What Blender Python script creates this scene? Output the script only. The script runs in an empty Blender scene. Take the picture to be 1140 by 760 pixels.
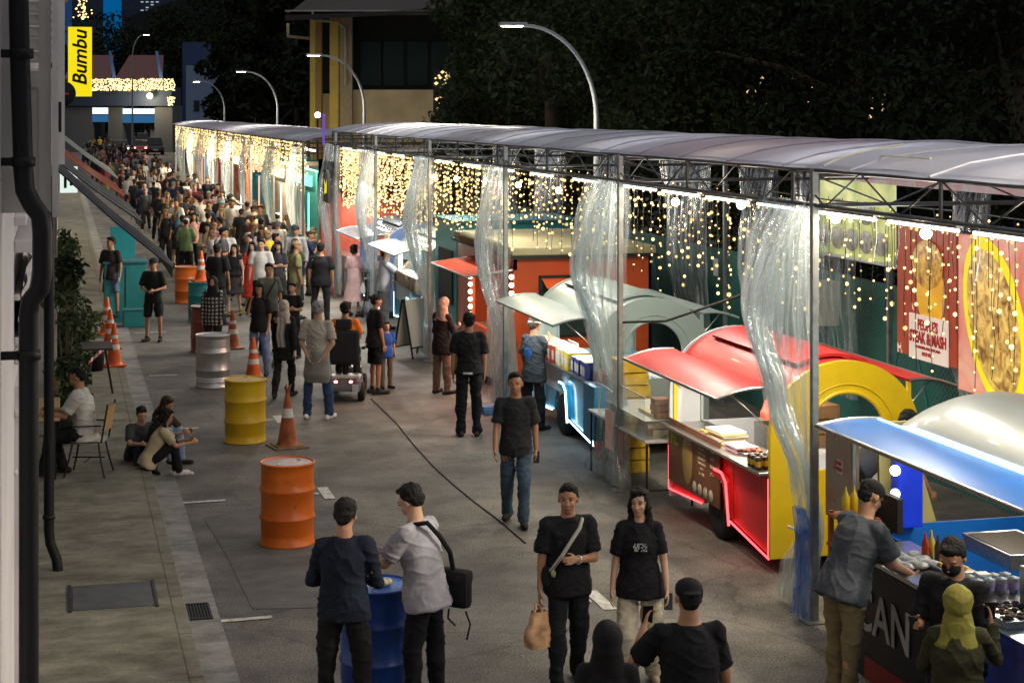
import bpy, bmesh, math, random
import numpy as np
from mathutils import Vector, Matrix, noise
random.seed(7)
R = math.radians
PI = math.pi
SC = bpy.context.scene
COL = SC.collection
H, FPX = 4.65, 1950.0
AZ = math.atan(505/1950.0)
sA, cA = math.sin(AZ), math.cos(AZ)

# ---------------------------------------------------------------- where things stand
def G(px, py, h=0.0):
    """point of the place, h above the road, that the photo shows at (px, py)"""
    Z = FPX*(H-h)/(py-122.0); X = (px-570)/FPX*Z
    return Vector((Z*sA+X*cA, Z*cA-X*sA, h))
def YX(px, X):
    """distance along the street of column px at lateral position X"""
    Z = X/(sA+cA*(px-570)/FPX)
    return Z*cA-(px-570)/FPX*Z*sA

# ---------------------------------------------------------------- tagging and linking
def tag(o, label=None, cat=None, group=None, kind=None):
    if label: o['label'] = label
    if cat: o['category'] = cat
    if group: o['group'] = group
    if kind: o['kind'] = kind
    return o
def empty(name, loc=(0,0,0), rz=0, label=None, cat=None, group=None):
    o = bpy.data.objects.new(name, None); COL.objects.link(o)
    o.location = loc; o.rotation_euler = (0,0,rz); o.empty_display_size = .1
    return tag(o, label, cat, group)
def copy_tree(o, parent=None):
    c = o.copy(); COL.objects.link(c)
    if parent is not None: c.parent = parent
    for ch in list(o.children): copy_tree(ch, c)
    return c
def link_mesh(name, me, parent=None, mats=None):
    o = bpy.data.objects.new(name, me); COL.objects.link(o)
    if parent is not None: o.parent = parent
    return o

# ---------------------------------------------------------------- materials
MATS = {}
def M(key, col=None, rough=.6, metal=0, var=.12, nscale=8, bump=.0, emit=0, ecol=None, spec=.4, coat=0, trans=0, alpha=1):
    if key in MATS: return MATS[key]
    m = bpy.data.materials.new(key); m.use_nodes = True
    nt = m.node_tree; b = nt.nodes['Principled BSDF']; L = nt.links
    b.inputs['Roughness'].default_value = rough; b.inputs['Metallic'].default_value = metal
    b.inputs['Specular IOR Level'].default_value = spec
    b.inputs['Coat Weight'].default_value = coat
    b.inputs['Alpha'].default_value = alpha
    tc = nt.nodes.new('ShaderNodeTexCoord')
    nz = nt.nodes.new('ShaderNodeTexNoise'); nz.inputs['Scale'].default_value = nscale; nz.inputs['Detail'].default_value = 6
    L.new(tc.outputs['Object'], nz.inputs['Vector'])
    cr = nt.nodes.new('ShaderNodeValToRGB')
    cr.color_ramp.elements[0].position = .3; cr.color_ramp.elements[1].position = .7
    c = col
    cr.color_ramp.elements[0].color = [max(0,x*(1-var)) for x in c]+[1]
    cr.color_ramp.elements[1].color = [min(1,x*(1+var)) for x in c]+[1]
    L.new(nz.outputs['Fac'], cr.inputs['Fac']); L.new(cr.outputs['Color'], b.inputs['Base Color'])
    if bump:
        bp = nt.nodes.new('ShaderNodeBump'); bp.inputs['Strength'].default_value = bump; bp.inputs['Distance'].default_value = .02
        L.new(nz.outputs['Fac'], bp.inputs['Height']); L.new(bp.outputs['Normal'], b.inputs['Normal'])
    if emit:
        b.inputs['Emission Color'].default_value = list(ecol or col)+[1]; b.inputs['Emission Strength'].default_value = emit
    if trans: b.inputs['Transmission Weight'].default_value = trans
    MATS[key] = m
    return m
def EM(key, col, s, sample=False):
    if key in MATS: return MATS[key]
    m = bpy.data.materials.new(key); m.use_nodes = True; nt = m.node_tree; nt.nodes.clear()
    e = nt.nodes.new('ShaderNodeEmission'); o = nt.nodes.new('ShaderNodeOutputMaterial')
    e.inputs[0].default_value = list(col)+[1]; e.inputs[1].default_value = s
    nt.links.new(e.outputs[0], o.inputs[0])
    if not sample:
        try: m.cycles.emission_sampling = 'NONE'
        except Exception: pass
    MATS[key] = m
    return m

# ---------------------------------------------------------------- mesh builder
class MB:
    def __init__(s): s.v=[]; s.f=[]; s.mi=[]; s.sm=[]; s.mats=[]; s.cur=0
    def mat(s, m):
        if m not in s.mats: s.mats.append(m)
        s.cur = s.mats.index(m); return s
    def add(s, vs, fs, smooth=False):
        n = len(s.v); s.v += [tuple(v) for v in vs]
        for f in fs: s.f.append([n+i for i in f]); s.mi.append(s.cur); s.sm.append(smooth)
        return s
    def box(s, x0,x1,y0,y1,z0,z1, b=0, T=None):
        if b <= 0:
            vs=[(x,y,z) for z in (z0,z1) for y in (y0,y1) for x in (x0,x1)]
            fs=[(0,2,3,1),(4,5,7,6),(0,1,5,4),(2,6,7,3),(0,4,6,2),(1,3,7,5)]
        else:
            bm = bmesh.new(); bmesh.ops.create_cube(bm, size=1)
            for v in bm.verts: v.co = Vector(((x0+x1)/2+v.co.x*(x1-x0),(y0+y1)/2+v.co.y*(y1-y0),(z0+z1)/2+v.co.z*(z1-z0)))
            bmesh.ops.bevel(bm, geom=bm.edges[:], offset=b, segments=2, affect='EDGES', profile=.6)
            bm.verts.index_update()
            vs=[v.co.copy() for v in bm.verts]; fs=[[v.index for v in f.verts] for f in bm.faces]; bm.free()
        if T is not None: vs=[T@Vector(v) for v in vs]
        return s.add(vs, fs)
    def quad(s, a,b,c,d): return s.add([a,b,c,d],[(0,1,2,3)])
    def poly(s, pts): return s.add(pts,[tuple(range(len(pts)))])
    def prism(s, pts, off):
        n=len(pts); off=Vector(off); P=[Vector(p) for p in pts]
        return s.add(P+[p+off for p in P],[tuple(range(n))[::-1],tuple(range(n,2*n))]+[(i,(i+1)%n,n+(i+1)%n,n+i) for i in range(n)])
    def tube(s, pts, r, n=8, cap=True, closed=False):
        P=[Vector(p) for p in pts]; k=len(P); rs = r if isinstance(r,(list,tuple)) else [r]*k
        vs=[]; up=None
        for i,p in enumerate(P):
            a = P[i-1] if (i>0 or closed) else P[i]; b = P[(i+1)%k] if (i<k-1 or closed) else P[i]
            t=(b-a).normalized()
            if up is None:
                up = Vector((0,0,1)) if abs(t.z)<.9 else Vector((1,0,0))
            u = (up - t*up.dot(t)); u = u.normalized() if u.length>1e-5 else t.orthogonal().normalized()
            up = u; w = t.cross(u)
            for j in range(n):
                a_=2*PI*j/n; vs.append(p+(u*math.cos(a_)+w*math.sin(a_))*rs[i])
        fs=[]
        for i in range(k if closed else k-1):
            for j in range(n):
                i2=(i+1)%k
                fs.append((i*n+j,i*n+(j+1)%n,i2*n+(j+1)%n,i2*n+j))
        s.add(vs,fs,True)
        if cap and not closed:
            s.add(vs[:n],[tuple(range(n))[::-1]]); s.add(vs[-n:],[tuple(range(n))])
        return s
    def lathe(s, prof, n=24, c=(0,0,0), T=None, sx=1, sy=1):
        vs=[]; fs=[]; c=Vector(c)
        for r,z in prof:
            for j in range(n):
                a=2*PI*j/n; v=Vector((r*math.cos(a)*sx,r*math.sin(a)*sy,z))+c
                vs.append(T@v if T is not None else v)
        for i in range(len(prof)-1):
            for j in range(n): fs.append((i*n+j,i*n+(j+1)%n,(i+1)*n+(j+1)%n,(i+1)*n+j))
        s.add(vs,fs,True)
        if prof[0][0]>1e-4: s.add(vs[:n],[tuple(range(n))[::-1]])
        if prof[-1][0]>1e-4: s.add(vs[-n:],[tuple(range(n))])
        return s
    def ball(s, c, r, n=8, m=6, T=None):
        rx,ry,rz = r if isinstance(r,(tuple,list)) else (r,r,r)
        vs=[]; fs=[]; c=Vector(c)
        for i in range(m+1):
            th=PI*i/m
            for j in range(n):
                a=2*PI*j/n; v=Vector((rx*math.sin(th)*math.cos(a),ry*math.sin(th)*math.sin(a),rz*math.cos(th)))
                if T is not None: v = T@v
                vs.append(c+v)
        for i in range(m):
            for j in range(n): fs.append((i*n+j,(i+1)*n+j,(i+1)*n+(j+1)%n,i*n+(j+1)%n))
        return s.add(vs,fs,True)
    def disc(s, c, nrm, r, n=20):
        c=Vector(c); nrm=Vector(nrm).normalized(); u=nrm.orthogonal().normalized(); w=nrm.cross(u)
        return s.add([c+(u*math.cos(2*PI*i/n)+w*math.sin(2*PI*i/n))*r for i in range(n)],[tuple(range(n))])
    def grid(s, fn, nu, nv, smooth=True, closeu=False):
        vs=[fn(i/nu,j/nv) for j in range(nv+1) for i in range(nu+1)]
        fs=[(j*(nu+1)+i,j*(nu+1)+i+1,(j+1)*(nu+1)+i+1,(j+1)*(nu+1)+i) for j in range(nv) for i in range(nu)]
        return s.add(vs,fs,smooth)
    def mesh(s, name):
        me=bpy.data.meshes.new(name); me.from_pydata(s.v,[],s.f)
        for m in s.mats: me.materials.append(m)
        me.polygons.foreach_set('material_index', s.mi); me.polygons.foreach_set('use_smooth', s.sm)
        me.update(); return me
    def build(s, name, parent=None, mat=None):
        if mat is not None:
            s.mats=[mat]; s.mi=[0]*len(s.f)
        return link_mesh(name, s.mesh(name), parent)
def add_mod_bevel(o, w=.01, seg=2):
    m=o.modifiers.new('bevel','BEVEL'); m.width=w; m.segments=seg; m.limit_method='ANGLE'; m.angle_limit=R(40)
def text_mesh(txt, size, parent, mat, T, name='lettering', extr=.003, bold=0, sx=1.0, shear=0):
    cu=bpy.data.curves.new('t','FONT'); cu.body=txt; cu.size=size; cu.extrude=extr; cu.align_x='CENTER'; cu.align_y='CENTER'; cu.offset=bold; cu.shear=shear; cu.resolution_u=3
    o=bpy.data.objects.new('t',cu); COL.objects.link(o)
    bpy.context.view_layer.update()
    me=bpy.data.meshes.new_from_object(o.evaluated_get(bpy.context.evaluated_depsgraph_get()))
    bpy.data.objects.remove(o); bpy.data.curves.remove(cu)
    me.transform(T@Matrix.Diagonal((sx,1,1,1)))
    me.materials.clear(); me.materials.append(mat)
    return link_mesh(name, me, parent)
def frameT(loc, right, up):
    r=Vector(right).normalized(); u=Vector(up).normalized(); n=r.cross(u)
    m=Matrix((r,u,n)).transposed().to_4x4(); m.translation=Vector(loc); return m

# ---------------------------------------------------------------- camera, world
cam = bpy.data.cameras.new('camera'); camo = bpy.data.objects.new('camera', cam); COL.objects.link(camo)
camo.location=(0,0,H); camo.rotation_euler=(R(90),0,-AZ); cam.sensor_width=36; cam.lens=36*FPX/1140; cam.shift_y=-258/1140.0
cam.clip_end=3000; cam.clip_start=.1; SC.camera=camo
SC.view_settings.view_transform='Standard'; SC.view_settings.look='None'; SC.view_settings.exposure=0
SC.cycles.use_denoising=True
SC.cycles.max_bounces=8; SC.cycles.transparent_max_bounces=24; SC.cycles.sample_clamp_indirect=3
SC.cycles.caustics_reflective=False; SC.cycles.caustics_refractive=False
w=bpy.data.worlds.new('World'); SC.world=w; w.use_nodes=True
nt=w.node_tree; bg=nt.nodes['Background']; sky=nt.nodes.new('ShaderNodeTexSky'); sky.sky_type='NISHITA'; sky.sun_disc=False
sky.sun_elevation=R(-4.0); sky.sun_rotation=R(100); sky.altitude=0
# last light of dusk from the sky texture plus added fill light, dark low down, pale overhead
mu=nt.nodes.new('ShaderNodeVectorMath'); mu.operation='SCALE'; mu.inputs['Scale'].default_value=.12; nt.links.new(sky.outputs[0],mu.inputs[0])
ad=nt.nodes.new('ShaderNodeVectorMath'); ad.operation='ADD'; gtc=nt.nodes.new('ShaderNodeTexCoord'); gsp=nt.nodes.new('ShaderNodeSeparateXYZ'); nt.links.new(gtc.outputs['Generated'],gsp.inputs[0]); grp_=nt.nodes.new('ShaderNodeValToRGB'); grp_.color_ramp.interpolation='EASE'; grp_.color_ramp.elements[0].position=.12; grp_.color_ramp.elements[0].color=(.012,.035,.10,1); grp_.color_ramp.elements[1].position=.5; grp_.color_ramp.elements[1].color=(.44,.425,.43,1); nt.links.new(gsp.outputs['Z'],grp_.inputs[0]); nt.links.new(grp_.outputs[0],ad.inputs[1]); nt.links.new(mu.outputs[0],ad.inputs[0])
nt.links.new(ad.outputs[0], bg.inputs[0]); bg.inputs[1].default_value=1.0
# ================================================================ ground
def asphalt():
    m=bpy.data.materials.new('asphalt'); m.use_nodes=True; nt=m.node_tree; L=nt.links; b=nt.nodes['Principled BSDF']
    tc=nt.nodes.new('ShaderNodeTexCoord')
    def nz(sc,det=6,rough=.6):
        n=nt.nodes.new('ShaderNodeTexNoise'); n.inputs['Scale'].default_value=sc; n.inputs['Detail'].default_value=det; n.inputs['Roughness'].default_value=rough
        L.new(tc.outputs['Object'],n.inputs['Vector']); return n
    def ramp(src,p0,c0,p1,c1):
        r=nt.nodes.new('ShaderNodeValToRGB'); e=r.color_ramp.elements; e[0].position=p0; e[0].color=c0+(1,) ; e[1].position=p1; e[1].color=c1+(1,); L.new(src,r.inputs[0]); return r
    def mix(t,f,a,bb):
        x=nt.nodes.new('ShaderNodeMixRGB'); x.blend_type=t
        if isinstance(f,float): x.inputs[0].default_value=f
        else: L.new(f,x.inputs[0])
        L.new(a,x.inputs[1]); L.new(bb,x.inputs[2]); return x.outputs[0]
    fine=ramp(nz(55,3).outputs['Fac'],.36,(.045,.045,.044),.66,(.22,.215,.20))
    mid=ramp(nz(1.3,8,.65).outputs['Fac'],.3,(.42,.42,.43),.72,(1.45,1.40,1.30))
    big=ramp(nz(.22,5,.6).outputs['Fac'],.34,(.55,.55,.57),.66,(1.35,1.32,1.24))
    stain=ramp(nz(3.7,7,.7).outputs['Fac'],.52,(1,1,1),.75,(.45,.43,.4))
    c=mix('MULTIPLY',1.0,fine.outputs[0],mid.outputs[0]); c=mix('MULTIPLY',1.0,c,big.outputs[0]); c=mix('MULTIPLY',.7,c,stain.outputs[0])
    # hairline cracks
    vo=nt.nodes.new('ShaderNodeTexVoronoi'); vo.feature='DISTANCE_TO_EDGE'; vo.inputs['Scale'].default_value=.38
    dn=nz(2.5,5,.7); mp=nt.nodes.new('ShaderNodeMixRGB'); mp.inputs[0].default_value=.18; L.new(tc.outputs['Object'],mp.inputs[1]); L.new(dn.outputs['Color'],mp.inputs[2]); L.new(mp.outputs[0],vo.inputs['Vector'])
    cr=ramp(vo.outputs['Distance'],.0,(.35,.35,.35),.008,(1,1,1)); c=mix('MULTIPLY',.6,c,cr.outputs[0])
    sp=ramp(nz(26,2,.5).outputs['Fac'],.66,(0,0,0),.70,(1,1,1)); pale=nt.nodes.new('ShaderNodeRGB'); pale.outputs[0].default_value=(.20,.19,.17,1); spm=nt.nodes.new('ShaderNodeMath'); spm.operation='MULTIPLY'; spm.inputs[1].default_value=.35; L.new(sp.outputs[0],spm.inputs[0]); c=mix('MIX',spm.outputs[0],c,pale.outputs[0])
    L.new(c,b.inputs['Base Color'])
    rr=ramp(nz(.9,5).outputs['Fac'],.3,(.55,.55,.55),.7,(.85,.85,.85)); L.new(rr.outputs[0],b.inputs['Roughness'])
    bp=nt.nodes.new('ShaderNodeBump'); bp.inputs['Strength'].default_value=.5; bp.inputs['Distance'].default_value=.012
    L.new(nz(70,2).outputs['Fac'],bp.inputs['Height']); L.new(bp.outputs[0],b.inputs['Normal'])
    return m
def concrete(key,c0,c1,stain=.5,rows=True):
    m=bpy.data.materials.new(key); m.use_nodes=True; nt=m.node_tree; L=nt.links; b=nt.nodes['Principled BSDF']
    tc=nt.nodes.new('ShaderNodeTexCoord'); mpn=nt.nodes.new('ShaderNodeMapping'); mpn.inputs['Scale'].default_value=(1,1.6,1); L.new(tc.outputs['Object'],mpn.inputs[0])
    n1=nt.nodes.new('ShaderNodeTexNoise'); n1.inputs['Scale'].default_value=1.8; n1.inputs['Detail'].default_value=9; n1.inputs['Roughness'].default_value=.68; L.new(mpn.outputs[0],n1.inputs['Vector'])
    n2=nt.nodes.new('ShaderNodeTexNoise'); n2.inputs['Scale'].default_value=45; n2.inputs['Detail'].default_value=3; L.new(tc.outputs['Object'],n2.inputs['Vector'])
    r=nt.nodes.new('ShaderNodeValToRGB'); r.color_ramp.elements[0].position=.36; r.color_ramp.elements[0].color=c0+(1,); r.color_ramp.elements[1].position=.66; r.color_ramp.elements[1].color=c1+(1,); L.new(n1.outputs['Fac'],r.inputs[0])
    x=nt.nodes.new('ShaderNodeMixRGB'); x.blend_type='OVERLAY'; x.inputs[0].default_value=.35; L.new(r.outputs[0],x.inputs[1]); L.new(n2.outputs['Fac'],x.inputs[2])
    L.new(x.outputs[0],b.inputs['Base Color']); b.inputs['Roughness'].default_value=.85
    bp=nt.nodes.new('ShaderNodeBump'); bp.inputs['Strength'].default_value=.25; bp.inputs['Distance'].default_value=.01; L.new(n2.outputs['Fac'],bp.inputs['Height']); L.new(bp.outputs[0],b.inputs['Normal'])
    return m
m_asph=asphalt(); m_conc=concrete('pavement concrete',(.075,.072,.050),(.215,.205,.16)); m_gut=concrete('gutter concrete',(.13,.13,.125),(.30,.30,.28)); m_kerb=concrete('kerb concrete',(.09,.085,.06),(.2,.19,.15))
def struct(name, mb, mat=None):
    return tag(mb.build(name,None,mat),kind='structure')
g=MB().quad((-900,-60,0),(900,-60,0),(900,1500,0),(-900,1500,0)); struct('road',g,m_asph)
# five-foot way, kerb with a real step, gutter strip
PW=.13
struct('pavement', MB().box(-3,1.0,-5,140,.0,PW), m_conc)
kb=MB()
y=-5.
while y<140: kb.box(1.003,1.13,y+.006,y+1.19,0,PW-.012,.012); y+=1.2
struct('kerb',kb,m_kerb)
gb=MB(); rg=random.Random(3); y=-5.
while y<140: gb.box(1.135,1.43,y+.004,y+2.39,-.05,.008+rg.random()*.003); y+=2.4
struct('gutter',gb,m_gut)
struct('road_patch', MB().poly([(1.75,16.4,.004),(2.3,16.3,.004),(2.9,16.5,.004),(3.0,17.6,.004),(2.85,18.4,.004),(3.15,19.5,.004),(3.1,20.4,.004),(2.3,20.6,.004),(1.6,20.2,.004),(1.7,18.4,.004)]), concrete('newer asphalt',(.065,.063,.062),(.13,.128,.122)))
# painted parking-bay marks
m_paint=M('worn road paint',(.5,.5,.46),rough=.7,var=.35,nscale=14)
mk=MB()
def strip(a,b,w):
    a=Vector((a.x,a.y,.008)); b=Vector((b.x,b.y,.008)); d=(b-a).normalized(); n=Vector((-d.y,d.x,0))*w/2
    mk.quad(a-n,b-n,b+n,a+n)
for p,q in (((203,560),(251,557)),((186,478),(221,476.5)),((166,418.5),(197,417.5)),((240,692),(303,687)),((150,371),(185,369.5)),((146,345),(170,344))):
    strip(G(*p),G(*q),.085)
for cx,cy in ((363,549),(311,467),(668,668),(288,417)):
    c=G(cx,cy); strip(Vector((c.x,c.y-.33,0)),Vector((c.x,c.y+.33,0)),.13); strip(Vector((c.x-.5,c.y,0)),Vector((c.x-.09,c.y,0)),.085)
struct('parking_markings',mk,m_paint)
m_cov=M('manhole cover steel',(.075,.078,.082),rough=.6,metal=.3,var=.3,nscale=5)
# inspection cover in the pavement
c=G(125,663,PW); cb=MB().box(c.x-.36,c.x+.36,c.y-.42,c.y+.42,PW-.02,PW+.008,.004)
o=cb.build('inspection_cover',None,m_cov); tag(o,'dark rectangular inspection cover set into the pavement','cover')
fb=MB().box(c.x-.40,c.x-.37,c.y-.46,c.y+.46,PW,PW+.012).box(c.x+.37,c.x+.40,c.y-.46,c.y+.46,PW,PW+.012).build('cover_frame',o,M('dark iron',(.03,.03,.03),rough=.5,metal=.6))
# drain grate in gutter
m_iron=M('dark iron',(.03,.03,.03),rough=.5,metal=.6)
c=G(217,682); gr=empty('drain_grate',(c.x,c.y,0),0,'iron drain grate with parallel bars in the gutter beside the kerb','drain grate')
fr=MB().box(-.145,.145,-.26,-.235,.0,.022).box(-.145,.145,.235,.26,.0,.022).box(-.145,-.125,-.235,.235,0,.022).box(.125,.145,-.235,.235,0,.022).build('frame',gr,m_iron)
b_=MB()
for i in range(9): b_.box(-.118+i*.0275,-.104+i*.0275,-.235,.235,.0,.018)
b_.build('bars',gr,m_iron)
MB().box(-.125,.125,-.235,.235,.009,.0125).build('pit',gr,M('pit black',(.004,.004,.004),rough=1))
# dark cable lying across the road
pts=[G(413,444),G(440,470),G(462,497),G(484,521),G(505,540),G(528,559),G(556,580),G(585,605)]
mbc=MB().tube([Vector((p.x,p.y,.009)) for p in pts],.0075,6)
tag(mbc.build('cable',None,M('rubber black',(.02,.02,.02),rough=.7)),'thin black cable running slantwise across the asphalt','cable')

# ================================================================ left shophouse facade
m_wall=M('painted shophouse wall',(.66,.63,.64),rough=.75,var=.10,nscale=1.4,bump=.08)
m_wallw=M('painted timber white',(.78,.76,.72),rough=.6,var=.08,nscale=4)
m_pipe=M('black pipe enamel',(.008,.008,.010),rough=.5,spec=.3)
FX=-.27
sh=empty('shophouse',(0,0,0),0,'pale grey shophouse facade with louvred shutters at the left edge','building')
wb=MB().box(FX-1.2,FX,2,16.2,PW,4.0).box(FX-1.2,FX,2,60,4.0,9.5)
# pilaster and mouldings by the pipe
wb.box(FX,FX+.05,11.5,14.0,PW,2.9).box(FX,FX+.035,11.45,14.4,PW,.8)
for z,d,t in ((3.05,.10,.10),(3.17,.06,.05),(3.45,.05,.04),(3.75,.16,.08),(2.72,.05,.04),(2.35,.03,.03),(3.92,.10,.06)): wb.box(FX,FX+d*.75,11.42,14.5,z,z+t,.01)
wb.build('wall',sh,m_wall)
cap=MB()
cap.grid(lambda u,v:(FX+.03+.07*v**1.6+.018*abs(math.sin(u*22))*math.sin(PI*v)+.012*math.sin(v*20+u*30),11.43+3.0*u,3.22+.50*v),140,24)
cap.build('carved_capital',sh,m_wall)
# shutters: leaves standing open, perpendicular to facade so that their louvres show from the street end
def shutter(x0,x1,y,z0,z1,parent,dark=False):
    root=MB().box(x0,x0+.06,y-.02,y+.02,z0,z1).box(x1-.06,x1,y-.02,y+.02,z0,z1).box(x0+.06,x1-.06,y-.02,y+.02,z0,z0+.08).box(x0+.06,x1-.06,y-.02,y+.02,z1-.08,z1).box(x0+.06,x1-.06,y-.02,y+.02,z0+.62,z0+.70).box(x0+.06,x1-.06,y-.006,y+.012,z0+.08,z0+.62)
    s_=root.build('shutter',parent,m_wallw)
    l=MB(); z=z0+.74
    while z<z1-.12:
        l.add([(x0+.06,y-.018,z),(x1-.06,y-.018,z),(x1-.06,y+.018,z+.045),(x0+.06,y+.018,z+.045),(x0+.06,y-.018,z+.012),(x1-.06,y-.018,z+.012),(x1-.06,y+.018,z+.057),(x0+.06,y+.018,z+.057)],[(0,1,2,3),(7,6,5,4),(0,4,5,1),(3,2,6,7),(0,3,7,4),(1,5,6,2)]); z+=.062
    l.build('louvres',s_,m_wallw)
shutter(FX-.02,-.035,9.0,4.14,6.4,sh)
shutter(FX-.02,.045,13.2,4.25,6.4,sh)
MB().box(-.03,.0,8.9,9.0,4.12,6.4).build('jamb',sh,m_wallw)
hb=MB().box(-.01,.02,12,12.03,4.5,4.7); hb.build('hook',sh,m_iron)
# near downpipe with swan neck
def at_px(px,py,Z):
    X=(px-570)/FPX*Z; return Vector((Z*sA+X*cA,Z*cA-X*sA,H-(py-122)*Z/FPX))
Zp=8.5
pth=[at_px(20,-30,Zp),at_px(22,60,Zp),at_px(26,190,Zp),at_px(28,212,Zp),at_px(36,228,Zp),at_px(45,240,Zp),at_px(47,258,Zp),at_px(47,305,Zp),at_px(44,322,Zp),at_px(34,335,Zp),at_px(32,350,Zp),at_px(32,420,Zp),at_px(32,760,Zp)]
pth[-1].z=PW
dp=MB().tube(pth,.0475,14).build('downpipe',None,m_pipe); tag(dp,'thick black downpipe with a swan-neck bend on the nearest wall','pipe')
for (a,b) in ((60,1),(395,11),(180,2)):
    cl=MB(); p=at_px(24 if a<100 else (32 if a>300 else 26),a,Zp); cl.lathe([(.048,-.025),(.057,-.023),(.057,.023),(.048,.025)],14,p); cl.box(p.x-.14,p.x-.05,p.y-.012,p.y+.012,p.z-.02,p.z+.02); cl.build('clamp',dp,m_pipe)
Zq=17.2
q=[at_px(70,150,Zq),at_px(54.5,370,Zq),at_px(54.5,590,Zq),at_px(56,604,Zq),at_px(63,622,Zq),at_px(64.5,634,Zq),at_px(64.5,667,Zq)]
q[0]=Vector((q[1].x,q[1].y,4.0))
q=[Vector((a.x,a.y,max(a.z,PW))) for a in q]
dq=MB().tube(q,.05,12).build('downpipe',None,m_pipe); tag(dq,'thinner black downpipe reaching the pavement just behind the nearer one','pipe')
cl=MB(); 
for py in (575,662): 
    p=at_px(54.5 if py<600 else 64.5,py,Zq); cl.lathe([(.05,-.02),(.062,-.018),(.062,.018),(.05,.02)],12,p)
cl.build('collar',dq,m_pipe)
# ground floor columns and dim wall of the five-foot way beyond
cb=MB(); 
for k in range(8):
    y0=22.0+k*5.2
    cb.box(-.34,-.02,y0+3.2,y0+3.6,PW,4.0,.01)
cb.build('column',sh,m_wall)
MB().box(-3.2,-3.0,14,62,PW,4).build('inner_wall',sh,M('inner wall',(.35,.30,.24),var=.15))

# awnings along the shophouses
def awning(X0,X1,y0,y1,hw,ho,mat,edge,label):
    a=empty('awning',(0,y0,0),0,label,'awning','awnings on the left shophouses')
    n=9
    def fn(u,v): 
        x=X0+(X1-X0)*u; return (x,(y1-y0)*v,hw+(ho-hw)*u-.10*math.sin(PI*u)*.35+.008*math.sin(v*37))
    MB().grid(fn,10,24).build('canvas',a,mat)
    fr=MB()
    for v in (0,.33,.66,1):
        fr.tube([fn(0,v),fn(.5,v),fn(1,v)],.017,6)
    fr.tube([fn(1,0),fn(1,1)],.03,8); fr.tube([fn(0,0),fn(0,1)],.03,8)
    fr.build('frame',a,edge)
    MB().add([(X1,0,ho),(X1,y1-y0,ho),(X1,y1-y0,ho-.14),(X1,0,ho-.14)],[(0,1,2,3)]).build('valance',a,mat)
    return a
m_aw=M('dark awning canvas',(.020,.022,.028),rough=.55,var=.3,nscale=3); m_awe=M('awning frame grey',(.10,.10,.11),rough=.35,metal=.6)
aw=awning(-.02,1.42,22.9,26.0,3.9,2.62,m_aw,m_awe,'dark grey sloping awning nearest the camera, above the bushes')
awning(-.02,1.5,33.5,40,3.7,2.55,M('awning grey brown',(.035,.033,.03),rough=.5,var=.4,nscale=3),m_awe,'grey brown awning, second from the camera')
awning(-.02,1.5,43,50,3.7,2.6,M('awning black',(.025,.028,.035),rough=.35,var=.3),M('orange trim',(.5,.10,.03)),'black awning with orange trim, third from the camera')
awning(-.02,1.7,54,64,3.9,2.6,M('awning teal',(.03,.09,.09),rough=.4),M('white trim',(.5,.5,.5)),'teal awning with pale trim, farthest down the row')
# yellow sign
sg=empty('shop_sign',(.13,25.0,4.83),-AZ*.0,'yellow vertical sign reading Bumbu on the left facade','sign')
MB().box(0,.32,-.05,.05,0,.96,.008).build('panel',sg,EM('lit yellow sign',(1.0,.80,.01),.95))
text_mesh('Bumbu',.27,sg,M('sign ink',(.01,.01,.01)),frameT((.165,-.056,.53),(0,0,1),(-1,0,0)),extr=.003,bold=.006,shear=.25)
MB().tube([(-.3,0,.9),(0,0,.9)],.015,6).tube([(-.3,0,.08),(0,0,.08)],.015,6).build('bracket',sg,m_iron)
rs=empty('round_sign',(.05,19.5,4.82),0,'small round black sign with a red bar below the yellow sign','sign')
T=Matrix.Rotation(R(90),4,'X'); MB().lathe([(.0,-.02),(.13,-.02),(.135,-.01),(.135,.01),(.13,.02),(0,.02)],24,T=T).build('disc',rs,m_pipe)
MB().box(-.07,.06,-.028,-.022,-.012,.012).build('bar',rs,M('sign red',(.5,.06,.04)))
ls=empty('lit_sign',(.03,38,2.9),0,'white lit signboard hanging under the left awnings','sign')
MB().box(0,.36,-.04,.04,0,.55,.006).build('panel',ls,EM('lit white sign',(.85,1,.92),.9))
MB().box(.08,.14,-.05,-.043,.1,.45).box(.2,.26,-.05,-.043,.15,.4).box(.1,.28,-.05,-.043,.28,.31).build('strokes',ls,M('sign green',(.02,.12,.06)))
fs=empty('string_lights',(0,24,0),0,'warm string lights hanging above the yellow sign','string lights')
bb=MB(); rr=random.Random(4)
m_fairy=EM('fairy bulb warm',(1.0,.66,.25),3.6)
m_fairydim=EM('fairy bulb dim',(1.0,.66,.25),1.5)
m_fairyfar=EM('fairy bulb warm far',(1.0,.68,.31),2.9)
for i in range(190):
    z=5.85+1.1*rr.random(); bb.ball((.30+rr.gauss(0,.045),rr.gauss(0,.2),z),.010,4,3)
bb.build('bulbs',fs,m_fairy)['kind']='stuff'
MB().tube([(.3,0,7.2),(.3,0,5.85)],.01,5).build('wire',fs,m_iron)
br=MB(); 
for k in range(4): br.tube([(-.2,24.5+k*.3,5.9+k*.35),(.28,24.5+k*.3,6.3+k*.35)],.035,6)
tag(br.build('roof_bracket',None,M('warm timber',(.45,.26,.10))),'warm lit timber brackets under the eave above the yellow sign','bracket')
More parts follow.
